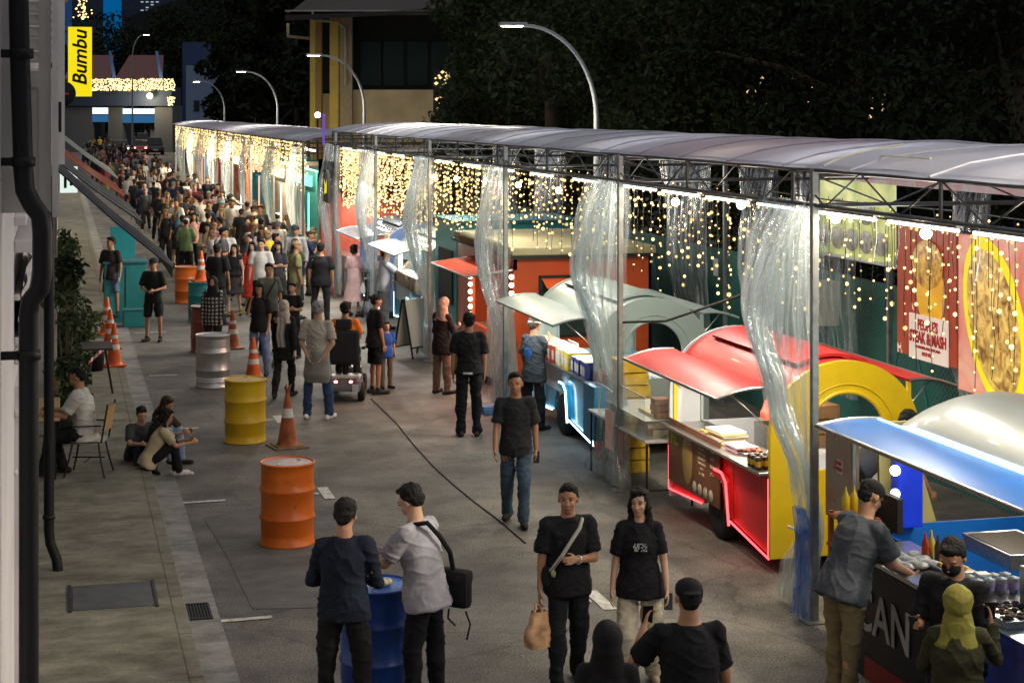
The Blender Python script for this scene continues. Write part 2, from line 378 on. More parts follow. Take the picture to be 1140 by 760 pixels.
# ================================================================ market canopies
m_tarp=bpy.data.materials.new('tarpaulin'); m_tarp.use_nodes=True
def setup_tarp(m):
    nt=m.node_tree; L=nt.links; b=nt.nodes['Principled BSDF']; out=nt.nodes['Material Output']
    tc=nt.nodes.new('ShaderNodeTexCoord'); n=nt.nodes.new('ShaderNodeTexNoise'); n.inputs['Scale'].default_value=1.1; n.inputs['Detail'].default_value=7; L.new(tc.outputs['Object'],n.inputs['Vector'])
    r=nt.nodes.new('ShaderNodeValToRGB'); r.color_ramp.elements[0].position=.35; r.color_ramp.elements[0].color=(.36,.38,.49,1); r.color_ramp.elements[1].position=.7; r.color_ramp.elements[1].color=(.66,.69,.82,1)
    L.new(n.outputs['Fac'],r.inputs[0]); L.new(r.outputs[0],b.inputs['Base Color']); b.inputs['Roughness'].default_value=.33
    t=nt.nodes.new('ShaderNodeBsdfTranslucent'); t.inputs[0].default_value=(.40,.42,.55,1); mx=nt.nodes.new('ShaderNodeMixShader'); mx.inputs[0].default_value=.48
    L.new(b.outputs[0],mx.inputs[1]); L.new(t.outputs[0],mx.inputs[2]); L.new(mx.outputs[0],out.inputs[0])
setup_tarp(m_tarp)
m_steel=M('galvanised steel',(.30,.32,.32),rough=.38,metal=.75,var=.2,nscale=12)
m_truss=M('dark truss steel',(.09,.095,.10),rough=.45,metal=.6)
def plastic(key,dens,tint=(.82,.90,.95)):
    m=bpy.data.materials.new(key); m.use_nodes=True; nt=m.node_tree; L=nt.links; nt.nodes.clear()
    out=nt.nodes.new('ShaderNodeOutputMaterial'); tr=nt.nodes.new('ShaderNodeBsdfTransparent'); tr.inputs[0].default_value=(.96,.98,.98,1)
    gl=nt.nodes.new('ShaderNodeBsdfGlossy'); gl.inputs['Roughness'].default_value=.16; gl.inputs[0].default_value=(1,1,1,1)
    df=nt.nodes.new('ShaderNodeBsdfDiffuse'); df.inputs[0].default_value=tint+(1,); tl=nt.nodes.new('ShaderNodeBsdfTranslucent'); tl.inputs[0].default_value=tint+(1,)
    a1=nt.nodes.new('ShaderNodeMixShader'); a1.inputs[0].default_value=.5; L.new(df.outputs[0],a1.inputs[1]); L.new(tl.outputs[0],a1.inputs[2])
    a2=nt.nodes.new('ShaderNodeMixShader'); a2.inputs[0].default_value=.42; L.new(a1.outputs[0],a2.inputs[1]); L.new(gl.outputs[0],a2.inputs[2])
    fr=nt.nodes.new('ShaderNodeLayerWeight'); fr.inputs[0].default_value=.35
    tc=nt.nodes.new('ShaderNodeTexCoord'); mp=nt.nodes.new('ShaderNodeMapping'); mp.inputs['Scale'].default_value=(11,11,.45); L.new(tc.outputs['Object'],mp.inputs[0])
    n=nt.nodes.new('ShaderNodeTexNoise'); n.inputs['Scale'].default_value=1.6; n.inputs['Detail'].default_value=2.2; L.new(mp.outputs[0],n.inputs['Vector'])
    r=nt.nodes.new('ShaderNodeValToRGB'); r.color_ramp.elements[0].position=.42; r.color_ramp.elements[0].color=(dens*.30,)*3+(1,); r.color_ramp.elements[1].position=.66; r.color_ramp.elements[1].color=(min(1,dens*1.5),)*3+(1,); L.new(n.outputs['Fac'],r.inputs[0])
    ad=nt.nodes.new('ShaderNodeMath'); ad.operation='MULTIPLY_ADD'; ad.use_clamp=True; L.new(fr.outputs['Facing'],ad.inputs[0]); ad.inputs[1].default_value=.30; L.new(r.outputs[0],ad.inputs[2])
    bp=nt.nodes.new('ShaderNodeBump'); bp.inputs['Strength'].default_value=.6; bp.inputs['Distance'].default_value=.03; L.new(n.outputs['Fac'],bp.inputs['Height'])
    for x in (gl,df): L.new(bp.outputs[0],x.inputs['Normal'])
    a3=nt.nodes.new('ShaderNodeMixShader'); L.new(ad.outputs[0],a3.inputs[0]); L.new(tr.outputs[0],a3.inputs[1]); L.new(a2.outputs[0],a3.inputs[2]); L.new(a3.outputs[0],out.inputs[0])
    return m
m_pl=plastic('clear plastic sheet',.23); m_plw=plastic('cloudy plastic sheet',.35)
XF=6.65; XB=10.35; YA=20.4; BAY=5.68
def roofz(u,base=4.12):   # u 0 front .. 1 back
    return base+.20*math.sin(PI*min(1,u*1.05)**.75)
def canopy(y0,y1,bays,label,base=4.12,front=XF):
    root=empty('market_canopy',(0,0,0),0,label,'canopy')
    rn=random.Random(int(y0*10))
    ph=[rn.random()*6 for _ in range(6)]
    W=XB-front+.2
    def fn(u,v):
        y=y0+(y1-y0)*v; x=front-.10+W*u
        sag=.009*math.sin(y*2*PI/1.42)+.006*math.sin(y*5.1+ph[0])+.022*noise.noise(Vector((x*1.2,y*.9,ph[1])))
        z=roofz(u,base)+sag*(.3+math.sin(PI*u))
        return (x,y,z)
    MB().grid(fn,16,int((y1-y0)*7)).build('roof_sheet',root,m_tarp)
    # dark seams and a rope
    sm=MB(); y=y0
    k=0
    while y<y1-.2:
        v=(y-y0)/(y1-y0); sm.tube([Vector(fn(u/10,min(1,v+u*.002)))+Vector((0,0,.012)) for u in range(11)],.011,5); y+=1.42
    sm.build('seam',root,M('seam grey',(.50,.50,.58),rough=.6))
    ht=base-.02; hb=base-.34
    # front and back trusses
    def truss(x):
        t=MB(); t.tube([(x,y0,ht),(x,y1,ht)],.019,6).tube([(x,y0,hb),(x,y1,hb)],.019,6)
        n=int((y1-y0)/.71); d=(y1-y0)/n
        for i in range(n+1):
            yy=y0+d*i
            if i%4==0: t.tube([(x,yy,ht),(x,yy,hb)],.018,5)
            if i<n:
                a,b_=(ht,hb) if i%2==0 else (hb,ht)
                t.tube([(x,yy,a),(x,yy+d,b_)],.009,5)
        return t
    truss(front).build('truss',root,m_truss); 
    truss(XB-.1).build('truss',root,m_truss)
    for yy in bays:
        cr=MB(); cr.tube([(front,yy,hb),(XB-.1,yy,hb)],.02,6)
        cr.tube([(front,yy,ht-.05),(XB-.1,yy,ht-.05)],.02,6)
        for i in range(5): cr.tube([(front+.74*i,yy,hb if i%2 else ht-.05),(front+.74*(i+1)*.98,yy,ht-.05 if i%2 else hb)],.009,5)
        cr.build('cross_beam',root,m_truss)
    for yy in bays:
        p=MB().box(front-.032,front+.032,yy-.032,yy+.032,0.01,hb+.33,.006).box(front-.11,front+.11,yy-.11,yy+.11,0.0,.014).build('post',root,m_steel)
        MB().box(XB-.13,XB-.07,yy-.03,yy+.03,0,hb+.33,.006).build('post',root,m_steel)
    return root
baysA=[YA+BAY*k for k in (-3,-2,-1,0,1,2,3,4)]
c1=canopy(1.0,43.6,baysA,'long near canopy of pale tarpaulin on steel trusses over the food trailers')
baysB=[46.5+6.5*k for k in range(9)]
c2=canopy(45.5,101,baysB,'second canopy farther up the street, smothered in fairy lights',base=3.82,front=6.3)
# rope over the near roof, and the violet lit end piece
rp=MB().tube([Vector((6.55+.9*u,14.3+.25*u,roofz(u*.24)+.03)) for u in [i/8 for i in range(9)]],.012,5).tube([Vector((6.9,13.9-.9*u,roofz(.1)+.02)) for u in [i/8 for i in range(9)]],.008,5)
tag(rp.build('rope',None,M('pale rope',(.75,.75,.6))),'pale rope pulled over the near tarpaulin roof','rope')
vl=MB().box(6.5,6.56,44.3,44.36,3.75,4.55,.01); tag(vl.build('light_bar',None,EM('violet light',(.2,.1,.6),.8)),'violet lit upright bar in the gap between the two canopies','light')

# ---------------------------------------------------------------- fluorescent tubes (lit lamps of the photo)
m_tube=EM('tube light',(.93,1.0,.98),3.5)
tubeL=bpy.data.lights.new('tube_lamp','AREA'); tubeL.shape='RECTANGLE'; tubeL.size=.10; tubeL.size_y=1.2; tubeL.energy=72; tubeL.color=(1.0,.86,.64)
grp='fluorescent tubes under the near canopy'
y=8.6; k=0
lampcount=0
while y<42.8:
    g_=empty('tube_light',(XF+.10,y,3.71),0,'white fluorescent tube hung under the near canopy front truss','light',grp)
    MB().box(-.03,.03,-.61,.61,.02,.05).build('housing',g_,m_steel)
    MB().tube([(0,-.59,.0),(0,.59,.0)],.016,8).build('tube',g_,m_tube)
    if k%2==0:
        lo=bpy.data.objects.new('tube_lamp',tubeL); COL.objects.link(lo); lo.location=(XF+.55,y,3.66)
        lo.rotation_euler=(0,R(-4) if k%4 else R(26),0)
    y+=1.42 if (y<19) else 2.2; k+=1
upL=bpy.data.lights.new('roof_glow','POINT'); upL.energy=60; upL.color=(.97,.97,.9); upL.shadow_soft_size=.4
for k in range(7):
    lo=bpy.data.objects.new('roof_glow',upL); COL.objects.link(lo); lo.location=(XF+.9,9.5+5.68*k,3.45)
tubeF=bpy.data.lights.new('tube_lamp_far','AREA'); tubeF.shape='RECTANGLE'; tubeF.size=.3; tubeF.size_y=4; tubeF.energy=620; tubeF.color=(1.0,.84,.58)
for y in (49,57,65,75,86,97):
    lo=bpy.data.objects.new('tube_lamp_far',tubeF); COL.objects.link(lo); lo.location=(6.8,y,3.5); lo.rotation_euler=(0,R(15),0)
    tag(MB().tube([(6.8,y-1.2,3.52),(6.8,y+1.2,3.52)],.03,8).build('tube_light',None,m_tube),'fluorescent tube under the second canopy','light','fluorescent tubes under the second canopy')

# ---------------------------------------------------------------- festoon bulbs
m_bulb=EM('festoon bulb',(1.0,.88,.60),14)
bl=bpy.data.lights.new('bulb_lamp','POINT'); bl.energy=13; bl.color=(1.0,.80,.52); bl.shadow_soft_size=.05
halo=None
for i,(px,py,X) in enumerate(((1031,260,7.0),(930,243,7.0),(825,228,7.0),(752,225,7.0),(685,220,7.0),(622,212,7.0),(577,206,7.0),(540,202,7.0),(508,199,7.0),(482,197,7.0),(1165,275,7.0))):
    Y=YX(px,X); Z=sA*X+cA*Y; z=H-(py-122)*Z/FPX
    b_=empty('festoon_bulb',(X,Y,z),0,'round warm bulb hanging among the fairy lights under the canopy','bulb','festoon bulbs along the near canopy')
    MB().ball((0,0,0),.050,12,8).build('glass',b_,m_bulb)
    MB().lathe([(.018,.035),(.02,.085),(.008,.09)],8).tube([(0,0,.09),(0,0,3.76-z)],.006,5).build('socket',b_,m_iron)
    if i%2==0 or i<3:
        lo=bpy.data.objects.new('bulb_lamp',bl); COL.objects.link(lo); lo.location=(X-.1,Y,z-.02)

# ---------------------------------------------------------------- icicle fairy lights: one curtain per bay, each strand a part
def fairy(y0,y1,X,top,zmin,step,rb,rnd,label,group,mat,wire=True,per=.085,depth=0.0):
    root=empty('fairy_light_curtain',(X,y0,top),0,label,'fairy lights',group)
    hw=MB().tube([(0,0,0),(0,(y1-y0)/2,-.04),(0,y1-y0,0)],.008,5); hw.build('header_wire',root,M('fairy wire',(.012,.014,.012),rough=.7))
    y=0.0; mw=M('fairy wire')
    while y<y1-y0:
        ln=top-zmin-rnd.random()*.55 if rnd.random()<.7 else (top-zmin)*(.45+.3*rnd.random())
        mb=MB().mat(mw); dx=rnd.uniform(-depth,depth)
        n=max(3,int(ln/.25)); pts=[(dx+rnd.gauss(0,.008),y+rnd.gauss(0,.008),-ln*i/n) for i in range(n+1)]
        if wire: mb.tube(pts,.0035,4,cap=False)
        z=-.06
        while z>-ln:
            mb.mat(mat if rnd.random()<.6 else m_fairydim)
            if rnd.random()<.93: mb.ball((dx+rnd.gauss(0,.012),y+rnd.gauss(0,.016),z),rb*(.5+.8*rnd.random()**2),5,3)
            z-=per*(.6+.8*rnd.random())
        mb.build('strand',root); y+=step*(.7+.6*rnd.random())
    return root
rf=random.Random(11)
gl='icicle fairy light curtains along the near canopy'
names=['nearest','second nearest','third','fourth','fifth','sixth']
mf=[('over the posters at the right',),]
labs=['icicle fairy lights with dark wires hanging in front of the burger posters','fairy lights hanging between the two nearest plastic curtains','fairy lights hanging over the white and blue trailer','fairy lights hanging over the orange kiosk','dense fairy lights hanging over the pale caravans','dense fairy lights at the far end of the near canopy']
for k in range(6):
    a=YA+BAY*(k-2); b=a+BAY; near=k<3
    zm=[2.45,2.50,2.55,2.45,2.25,2.2][k]
    fairy(a+.1,min(b,43.4)-.1,XF+.12,3.74,zm,[.135,.17,.17,.13,.09,.075][k],[.017,.019,.021,.024,.027,.029][k],rf,labs[k],None,m_fairy if k<4 else m_fairyfar,wire=True,per=[.13,.12,.105,.095,.08,.07][k],depth=.05)
# a second, looser row behind the first
for k in range(5):
    a=YA+BAY*(k-2); fairy(a+.2,a+BAY-.2,XF+1.5,3.7,2.9,.42,.012,rf,'sparser fairy lights strung behind the front row, bay %s from the camera'%names[k],None,m_fairy,wire=True,per=.17)
for k in range(8):
    a=46.5+6.5*k; fairy(a,min(a+6.5,100),6.35,3.78,2.45,.12,.030,rf,'thick cascade of fairy lights on the second canopy, bay %s from its near end'%['first','second','third','fourth','fifth','sixth','seventh','last'][k],None,m_fairyfar,wire=True,per=.10,depth=.12)

# ---------------------------------------------------------------- clear plastic curtains tied to the posts
def curtain(Y,X,prof,label,mat,layers=2,seed=1,side=1,name='plastic_curtain',group=None,top=3.8,amp=.05):
    """prof: list of (z, y_near, y_far) edges of the sheet relative to Y"""
    root=empty(name,(X,Y,0),0,label,'plastic curtain',group)
    rn=random.Random(seed); pr=sorted(prof)
    def edge(z):
        for (a,b_) in zip(pr,pr[1:]):
            if a[0]<=z<=b_[0]:
                t=(z-a[0])/(b_[0]-a[0]); t=t*t*(3-2*t); return a[1]+(b_[1]-a[1])*t, a[2]+(b_[2]-a[2])*t
        return pr[-1][1],pr[-1][2]
    z0,z1=pr[0][0],pr[-1][0]
    for l in range(layers):
        ph=[rn.random()*6.28 for _ in range(6)]; npl=rn.randint(8,11)
        def fn(u,v):
            z=z0+(z1-z0)*v; e0,e1=edge(z); w=abs(e1-e0)
            uu=u+.03*math.sin(v*7+ph[0])*math.sin(PI*u)
            x=amp*math.sin(uu*npl*2*PI+ph[1]+1.2*math.sin(v*3+ph[2]))*(.6+.4*math.sin(v*9+u*4))+.045*l+.05*math.sin(u*4+ph[3])-.28*math.sin(PI*u)*max(0,math.sin(PI*min(1,max(0,(z-1.1)/2.7))))+ .03*noise.noise(Vector((u*9,v*6,ph[4])))
            y=e0+(e1-e0)*(uu+.25/npl*math.cos(uu*npl*2*PI+ph[1]))+.02*noise.noise(Vector((u*8,v*7,ph[5])))
            return (x,y,z)
        MB().grid(fn,72,44).build('sheet',root,mat)
    return root
def tie(root,z,w): MB().tube([(-.1,w[0],z),(-.12,(w[0]+w[1])/2,z+.02),(-.1,w[1],z)],.012,6).build('tie',root,M('white cord',(.7,.7,.7)))
# near two, shaped as in the photo
ca=curtain(YX(690,XF),XF-.02,[(.03,-.15,1.25),(.5,0.0,.72),(1.25,.02,.62),(1.9,.04,.85),(2.6,.05,1.75),(3.2,.05,1.65),(3.75,.05,1.2)],'clear plastic curtain tied to the post in front of the white and blue trailer',m_pl,3,2)
tie(ca,1.22,(-.05,.64))
cb_=curtain(YX(905,XF),XF-.02,[(.04,.02,.75),(.35,.02,.62),(.75,-.02,.26),(1.3,.02,.42),(2.0,.04,.85),(2.8,.05,1.6),(3.4,.05,1.45),(3.8,.05,1.1)],'clear plastic curtain tied to the post in front of the yellow arched trailer end',m_pl,3,5)
tie(cb_,.8,(-.05,.28))
MB().grid(lambda u,v:(-.10+.05*math.sin(u*19+v*3)+.03*noise.noise(Vector((u*5,v*6,2))),-.12+.26*u*(.6+.4*abs(v-.55)*2)+.02*math.sin(v*14),.05+.98*v),30,24).build('blue_wrap',cb_,plastic('blue film plastic',.62,(.02,.22,.85)))
Yp=YX(563,XF)
cc=curtain(YA+BAY,XF,[(.03,-.1,1.0),(1.2,.0,.55),(2.6,.05,1.25),(3.78,.05,1.3)],'clear plastic curtain beside the orange kiosk',m_plw,2,7)
cd=curtain(YA+2*BAY,XF,[(.1,-.1,.9),(1.6,.0,.8),(2.6,.05,1.5),(3.78,.05,1.6)],'clear plastic curtain at the post beside the red hatch',m_plw,2,8)
curtain(YA+3*BAY,XF,[(.1,-.1,1.8),(1.6,.0,1.5),(2.6,.05,1.9),(3.78,.05,2.1)],'pale plastic curtain beside the silver caravan',m_plw,2,9)
curtain(YA+4*BAY-.3,XF,[(.1,-.1,1.6),(1.6,.0,1.5),(3.78,.05,1.9)],'pale plastic curtain at the far end of the near canopy',m_plw,2,10)
for i,(yy,w_) in enumerate(((15.2,1.1),(17.8,.9),(21.2,2.0),(24.0,1.2),(26.6,2.2),(31,1.6),(35,2.4),(39,2))):
    curtain(yy,XB-.15,[(.8,0.1,w_*.7),(2.2,.1,w_*.8),(3.76,0,w_)],'plastic curtain hanging along the back of the near canopy, %s from the camera'%['first','second','third','fourth','fifth','sixth','seventh','eighth'][i],m_plw,1,20+i,amp=.07)
cols2=[(.45,.62,.66),(.62,.45,.38),(.3,.5,.45),(.55,.6,.62),(.6,.55,.42),(.4,.5,.5),(.5,.5,.5)]
for i in range(8):
    curtain(46.5+6.5*i,6.3,[(.1,0,1.5),(2,.0,1.5),(3.7,0,1.8)],'plastic curtain on a post of the second canopy, %s from its near end'%['first','second','third','fourth','fifth','sixth','seventh','eighth'][i],m_plw,1,40+i)
# cables hanging under the canopy
for px,z1,wh in ((1000,2.6,'middle one'),(1090,2.9,'rightmost one'),(975,2.5,'leftmost one')):
    hc=MB(); Y=YX(px,XF); hc.tube([(XF,Y,3.8),(XF+.02,Y+.03,3.55),(XF,Y+.06,3.35),(XF-.01,Y+.01,3.5)],.005,5)
    tag(hc.build('rope',None,M('white cord',(.7,.7,.7))),'short white tie cord dangling from the near canopy truss, '+wh,'rope')
bc=MB(); a=Vector((7.3,YX(695,7.3),2.35)); 
bc.tube([Vector((XF,YA,2.05)),Vector((7.1,YA-.4,2.10)),Vector((7.9,YA-.9,2.45)),Vector((8.3,YA-1.3,2.9)),Vector((8.5,YA-1.5,3.75))],.016,6)
bc.tube([Vector((6.9,21.9,3.75)),Vector((6.92,21.9,2.6)),Vector((6.88,21.95,1.7)),Vector((6.9,22.0,1.1))],.010,5)
tag(bc.build('cable',None,M('rubber black')),'black power cable looping under the canopy above the white trailer','cable')
# ================================================================ street lamps
m_lampg=M('lamp post grey',(.33,.36,.36),rough=.45,metal=.5,var=.1)
m_led=EM('street lamp led',(1,.95,.82),40)
def street_lamp(X,Y,h,arm,label,power,dirx=-1):
    r=empty('street_lamp',(X,Y,0),0,label,'street lamp')
    pts=[(0,0,.0),(0,0,h-2.1)]
    for i in range(1,13):
        t=i/12; pts.append((dirx*arm*.92*(1-math.cos(t*PI/2)),0,h-2.1+2.0*math.sin(t*PI/2)))
    rad=[.075]+[.06]+[.055-.02*i/12 for i in range(1,13)]
    MB().tube(pts,rad,10).lathe([(.13,0),(.13,.5),(.08,.6)],10).build('pole',r,m_lampg)
    hd=MB().box(-.30,.30,-.12,.12,-.035,.045,.03,T=Matrix.Translation((dirx*(arm+.12),0,h-.08))).build('lamp_head',r,m_lampg)
    MB().box(-.22,.22,-.09,.09,-.048,-.037,0,T=Matrix.Translation((dirx*(arm+.14),0,h-.08))).build('lens',hd,m_led)
    if power:
        l=bpy.data.lights.new('street_lamp_light','SPOT'); l.energy=power; l.color=(1,.88,.70); l.spot_size=R(150); l.spot_blend=.6; l.shadow_soft_size=.25
        o=bpy.data.objects.new('street_lamp_light',l); COL.objects.link(o); o.location=(X+dirx*(arm+.14),Y,h-.18); o.rotation_euler=(0,R(8)*dirx*-1,0)
    return r
LX=11.3
def lampY(px): return YX(px,LX)
street_lamp(LX,lampY(664),6.55,1.75,'tall street lamp with curved arm rising behind the near canopy',3300)
street_lamp(LX,lampY(405.5),6.8,1.8,'dark curved street lamp in front of the yellow building',3300)
street_lamp(LX,lampY(309),6.75,1.8,'curved street lamp at the gap left of the yellow building',3300)
street_lamp(LX,lampY(250),6.7,1.8,'small curved street lamp farther up the street',1800)
street_lamp(LX,lampY(664)-27.5,6.55,1.75,'street lamp beyond the right edge of the view',4200)
street_lamp(-1.5,lampY(664)-42,7.2,1.9,'street lamp near the camera on the shophouse side',3300,1)
street_lamp(6.0,150,11.0,1.0,'street lamp standing before the pavilion roof at the end of the street',0,1)

# ================================================================ yellow building
m_yel=M('ochre painted wall',(.80,.56,.10),rough=.7,var=.08,nscale=2); m_cre=M('cream wall',(.80,.64,.34),rough=.8,var=.15,nscale=1.2)
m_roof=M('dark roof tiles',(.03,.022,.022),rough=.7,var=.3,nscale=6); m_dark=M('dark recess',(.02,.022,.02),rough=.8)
def bldg_yellow():
    r=empty('colonial_building',(0,0,0),0,'ochre and cream two-storey building with pillars behind the canopy','building')
    Zb=80.0
    def q(px,py,Z=Zb):
        X=(px-570)/FPX*Z; return Vector((Z*sA+X*cA,Z*cA-X*sA,H-(py-122)*Z/FPX))
    ax=(q(470,100)-q(345,100)).normalized(); dp=Vector((-ax.y,ax.x,0)); 
    T=Matrix.Translation(Vector((q(345,100).x,q(345,100).y,0)))@Matrix((ax,dp,Vector((0,0,1)))).transposed().to_4x4()
    s=Zb/FPX
    def X(px): return (px-345)*s
    def Z_(py): return H-(py-122)*s
    w=MB(); w.box(X(385),X(520),.4,9,0,Z_(100),T=T); w.box(X(350),X(385),1.0,9,0,Z_(104),T=T); w.build('balcony_wall',r,m_cre)
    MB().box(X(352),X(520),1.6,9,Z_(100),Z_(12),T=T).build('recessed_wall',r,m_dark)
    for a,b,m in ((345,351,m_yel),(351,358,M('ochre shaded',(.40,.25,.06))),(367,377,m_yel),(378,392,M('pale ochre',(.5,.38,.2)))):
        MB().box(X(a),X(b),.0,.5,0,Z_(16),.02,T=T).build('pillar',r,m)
    rf=MB(); rf.add([T@Vector(v) for v in [(X(322),-1.5,Z_(20)),(X(540),-1.5,Z_(9)),(X(540),4,Z_(-40)),(X(372),4,Z_(-40)),(X(322),-1.5,Z_(25)),(X(540),-1.5,Z_(14))]],[(0,1,2,3),(4,5,1,0)])
    rf.add([T@Vector(v) for v in [(X(322),-1.5,Z_(20)),(X(372),4,Z_(-40)),(X(330),9,Z_(10))]],[(0,1,2)]); rf.build('roof',r,m_roof)
    MB().box(X(322),X(540),-1.5,1.6,Z_(15)+.0,Z_(14)+.02,T=T).build('soffit',r,M('soffit white',(.4,.38,.34)))
    sh_=MB()
    for k in range(4): sh_.box(X(398)+k*1.1,X(398)+k*1.1+.95,1.52,1.59,Z_(95),Z_(45),.01,T=T)
    sh_.build('shutter',r,M('green shutter',(.012,.035,.03)))
    gt=MB().tube([T@Vector(v) for v in [(X(325),-1.4,Z_(28)),(X(325),-1.4,Z_(42)),(X(344),-.1,Z_(43))]],.07,8).tube([T@Vector(v) for v in [(X(352),-1.4,Z_(15)),(X(352),-1.4,Z_(24)),(X(376),-.2,Z_(25)),(X(385),-.15,Z_(32)),(X(385),-.15,Z_(95))]],.07,8)
    gt.build('rain_pipe',r,M('cream pipe',(.55,.48,.3)))
    l=bpy.data.lights.new('wall_fill_lamp','POINT'); l.energy=5200; l.color=(1,.85,.45); l.shadow_soft_size=.1  # added lamp, brightens the pillars and balcony wall
    o=bpy.data.objects.new('wall_fill_lamp',l); COL.objects.link(o); o.location=T@Vector((X(358),-1.6,Z_(128)))
    wl=empty('flood_lamp',o.location,0,'small flood lamp added at the foot of the yellow pillars to light them','lamp'); MB().ball((0,0,0),.13,8,6).build('glass',wl,EM('flood',(1,.97,.85),12)); MB().tube([(0,0,-.1),(0,0,-o.location.z)],.04,6).build('stand',wl,m_iron)
bldg_yellow()

# ================================================================ far end: pavilion, white house, tower, hills of trees
def at(px,py,Z):
    X=(px-570)/FPX*Z; return Vector((Z*sA+X*cA,Z*cA-X*sA,H-(py-122)*Z/FPX))
def far_frame(px,Z):
    o_=at(px,122,Z); ax=Vector((cA,-sA,0)); dp=Vector((sA,cA,0))
    return Matrix.Translation(Vector((o_.x,o_.y,0)))@Matrix((ax,dp,Vector((0,0,1)))).transposed().to_4x4()
def pavilion():
    Z=190.; s=Z/FPX; T=far_frame(70,Z); X=lambda p:(p-70)*s; zz=lambda p:H-(p-122)*s
    r=empty('market_pavilion',(0,0,0),0,'dark red roofed pavilion with scalloped fringe closing the end of the street','building')
    rf=MB()
    for a,b in ((70,124),(128,181)):
        rf.add([T@Vector(v) for v in [(X(a),0,zz(88)),(X(b),0,zz(88)),(X(b-9),5,zz(60)),(X(a+5),5,zz(60))]],[(0,1,2,3)])
    rf.build('roof',r,M('red brown tiles',(.13,.04,.04),rough=.6))
    
    for a in (121,173): MB().add([T@Vector(v) for v in [(X(a),-.1,zz(57)),(X(a+3),-.1,zz(57)),(X(a+9),-.2,zz(88)),(X(a+5),-.2,zz(88))]],[(0,1,2,3)]).build('ridge',r,M('blue ridge',(.08,.2,.5)))
    f=MB(); pts=[(X(70),-.3,zz(88)),(X(185),-.3,zz(88))]
    n=60; low=[]
    for i in range(n+1): 
        px=185-115*i/n; low.append((X(px),-.3,zz(99)-.35*abs(math.sin(px*PI/22))))
    f.poly([T@Vector(v) for v in pts+low]); f.build('fringe',r,M('dark fringe',(.06,.05,.03)))
    b=MB(); q_=random.Random(5)
    for i in range(620): b.ball(T@Vector((X(100+97*q_.random()),-.5-q_.random(),zz(88+13*q_.random()))),.055+.03*q_.random(),4,3)
    for i in range(60): b.ball(T@Vector((X(188+8*q_.random()),-.5-q_.random(),zz(108+10*q_.random()))),.06,4,3)
    b.build('fringe_bulbs',r,m_fairyfar)
    MB().box(X(70),X(190),.4,6,zz(118),zz(97),T=T).build('inner_gable',r,M('night blue wall',(.03,.05,.10)))
    MB().box(X(70),X(100),1,7,0,zz(118),T=T).box(X(118),X(134),1,7,0,zz(118),T=T).box(X(170),X(190),1,7,0,zz(118),T=T).build('wall',r,M('far wall',(.10,.11,.12)))
    MB().box(X(92),X(118),1.2,1.3,zz(127),zz(120),T=T).box(X(134),X(172),1.2,1.3,zz(127),zz(121),T=T).build('lit_sign',r,EM('cool sign light',(.8,.93,1),1.5))
    MB().box(X(92),X(118),1.1,1.2,zz(136),zz(128),T=T).box(X(134),X(172),1.1,1.2,zz(137),zz(128),T=T).build('shop_front',r,EM('blue shop front',(.05,.20,.42),.6))
    MB().ball(T@Vector((X(168),-.6,zz(107))),.32,10,8).build('flood_lamp',r,EM('pavilion flood',(1,.85,.5),9))
    l=bpy.data.lights.new('pavilion_flood','POINT'); l.energy=800; l.color=(1,.8,.5); l.shadow_soft_size=.3
    o=bpy.data.objects.new('pavilion_flood',l); COL.objects.link(o); o.location=T@Vector((X(165),-2,zz(112)))
pavilion()
def box_house(name,label,px0,px1,py0,Z,mat,cat='building',wins=()):
    T=far_frame(px0,Z); s=Z/FPX; r=empty(name,(0,0,0),0,label,cat)
    MB().box(0,(px1-px0)*s,0,8,0,H-(py0-122)*s,T=T).build('wall',r,mat)
    for (a,b,c,d,m) in wins: MB().box((a-px0)*s,(b-px0)*s,-.08,-.02,H-(d-122)*s,H-(c-122)*s,T=T).build('window',r,m)
    return r
wlit=EM('far lit window',(.75,.9,1.0),.55); wlit2=EM('far warm window',(1.0,.75,.4),.7)
box_house('white_house','blue-white house left of the dark trees at the end of the street',207,240,73,150,M('blue white wall',(.20,.28,.42)),wins=((216,222,112,124,m_dark),))
box_house('white_house','dim blue block with a tall narrow side behind the white house',203,226,47,155,M('deep blue wall',(.03,.06,.15)))
box_house('tower_block','blue lit tower strip rising above the trees at the top left',115,127,-60,420,EM('blue tower glow',(.0,.09,.26),1.0))
bx=box_house('tower_block','distant apartment tower with a few lit windows at the top left',80,190,-60,460,M('tower dark',(.02,.035,.07)))
T=far_frame(80,459); s=459/FPX; r_=random.Random(8); wv=MB(); ws=MB()
for i in range(13):
    for j in range(9):
        if r_.random()<.45:
            px=118+i*5.6; py=2+j*3.1
            (wv if (px>144 and py<12 and r_.random()<.6) else ws).box((px-80)*s,(px-77)*s,-.6,-.5,H-(py+1.2-122)*s,H-(py-122)*s,T=T)
wv.build('lit_spot',bx,wlit); ws.build('window',bx,M('tower window',(.03,.07,.14)))

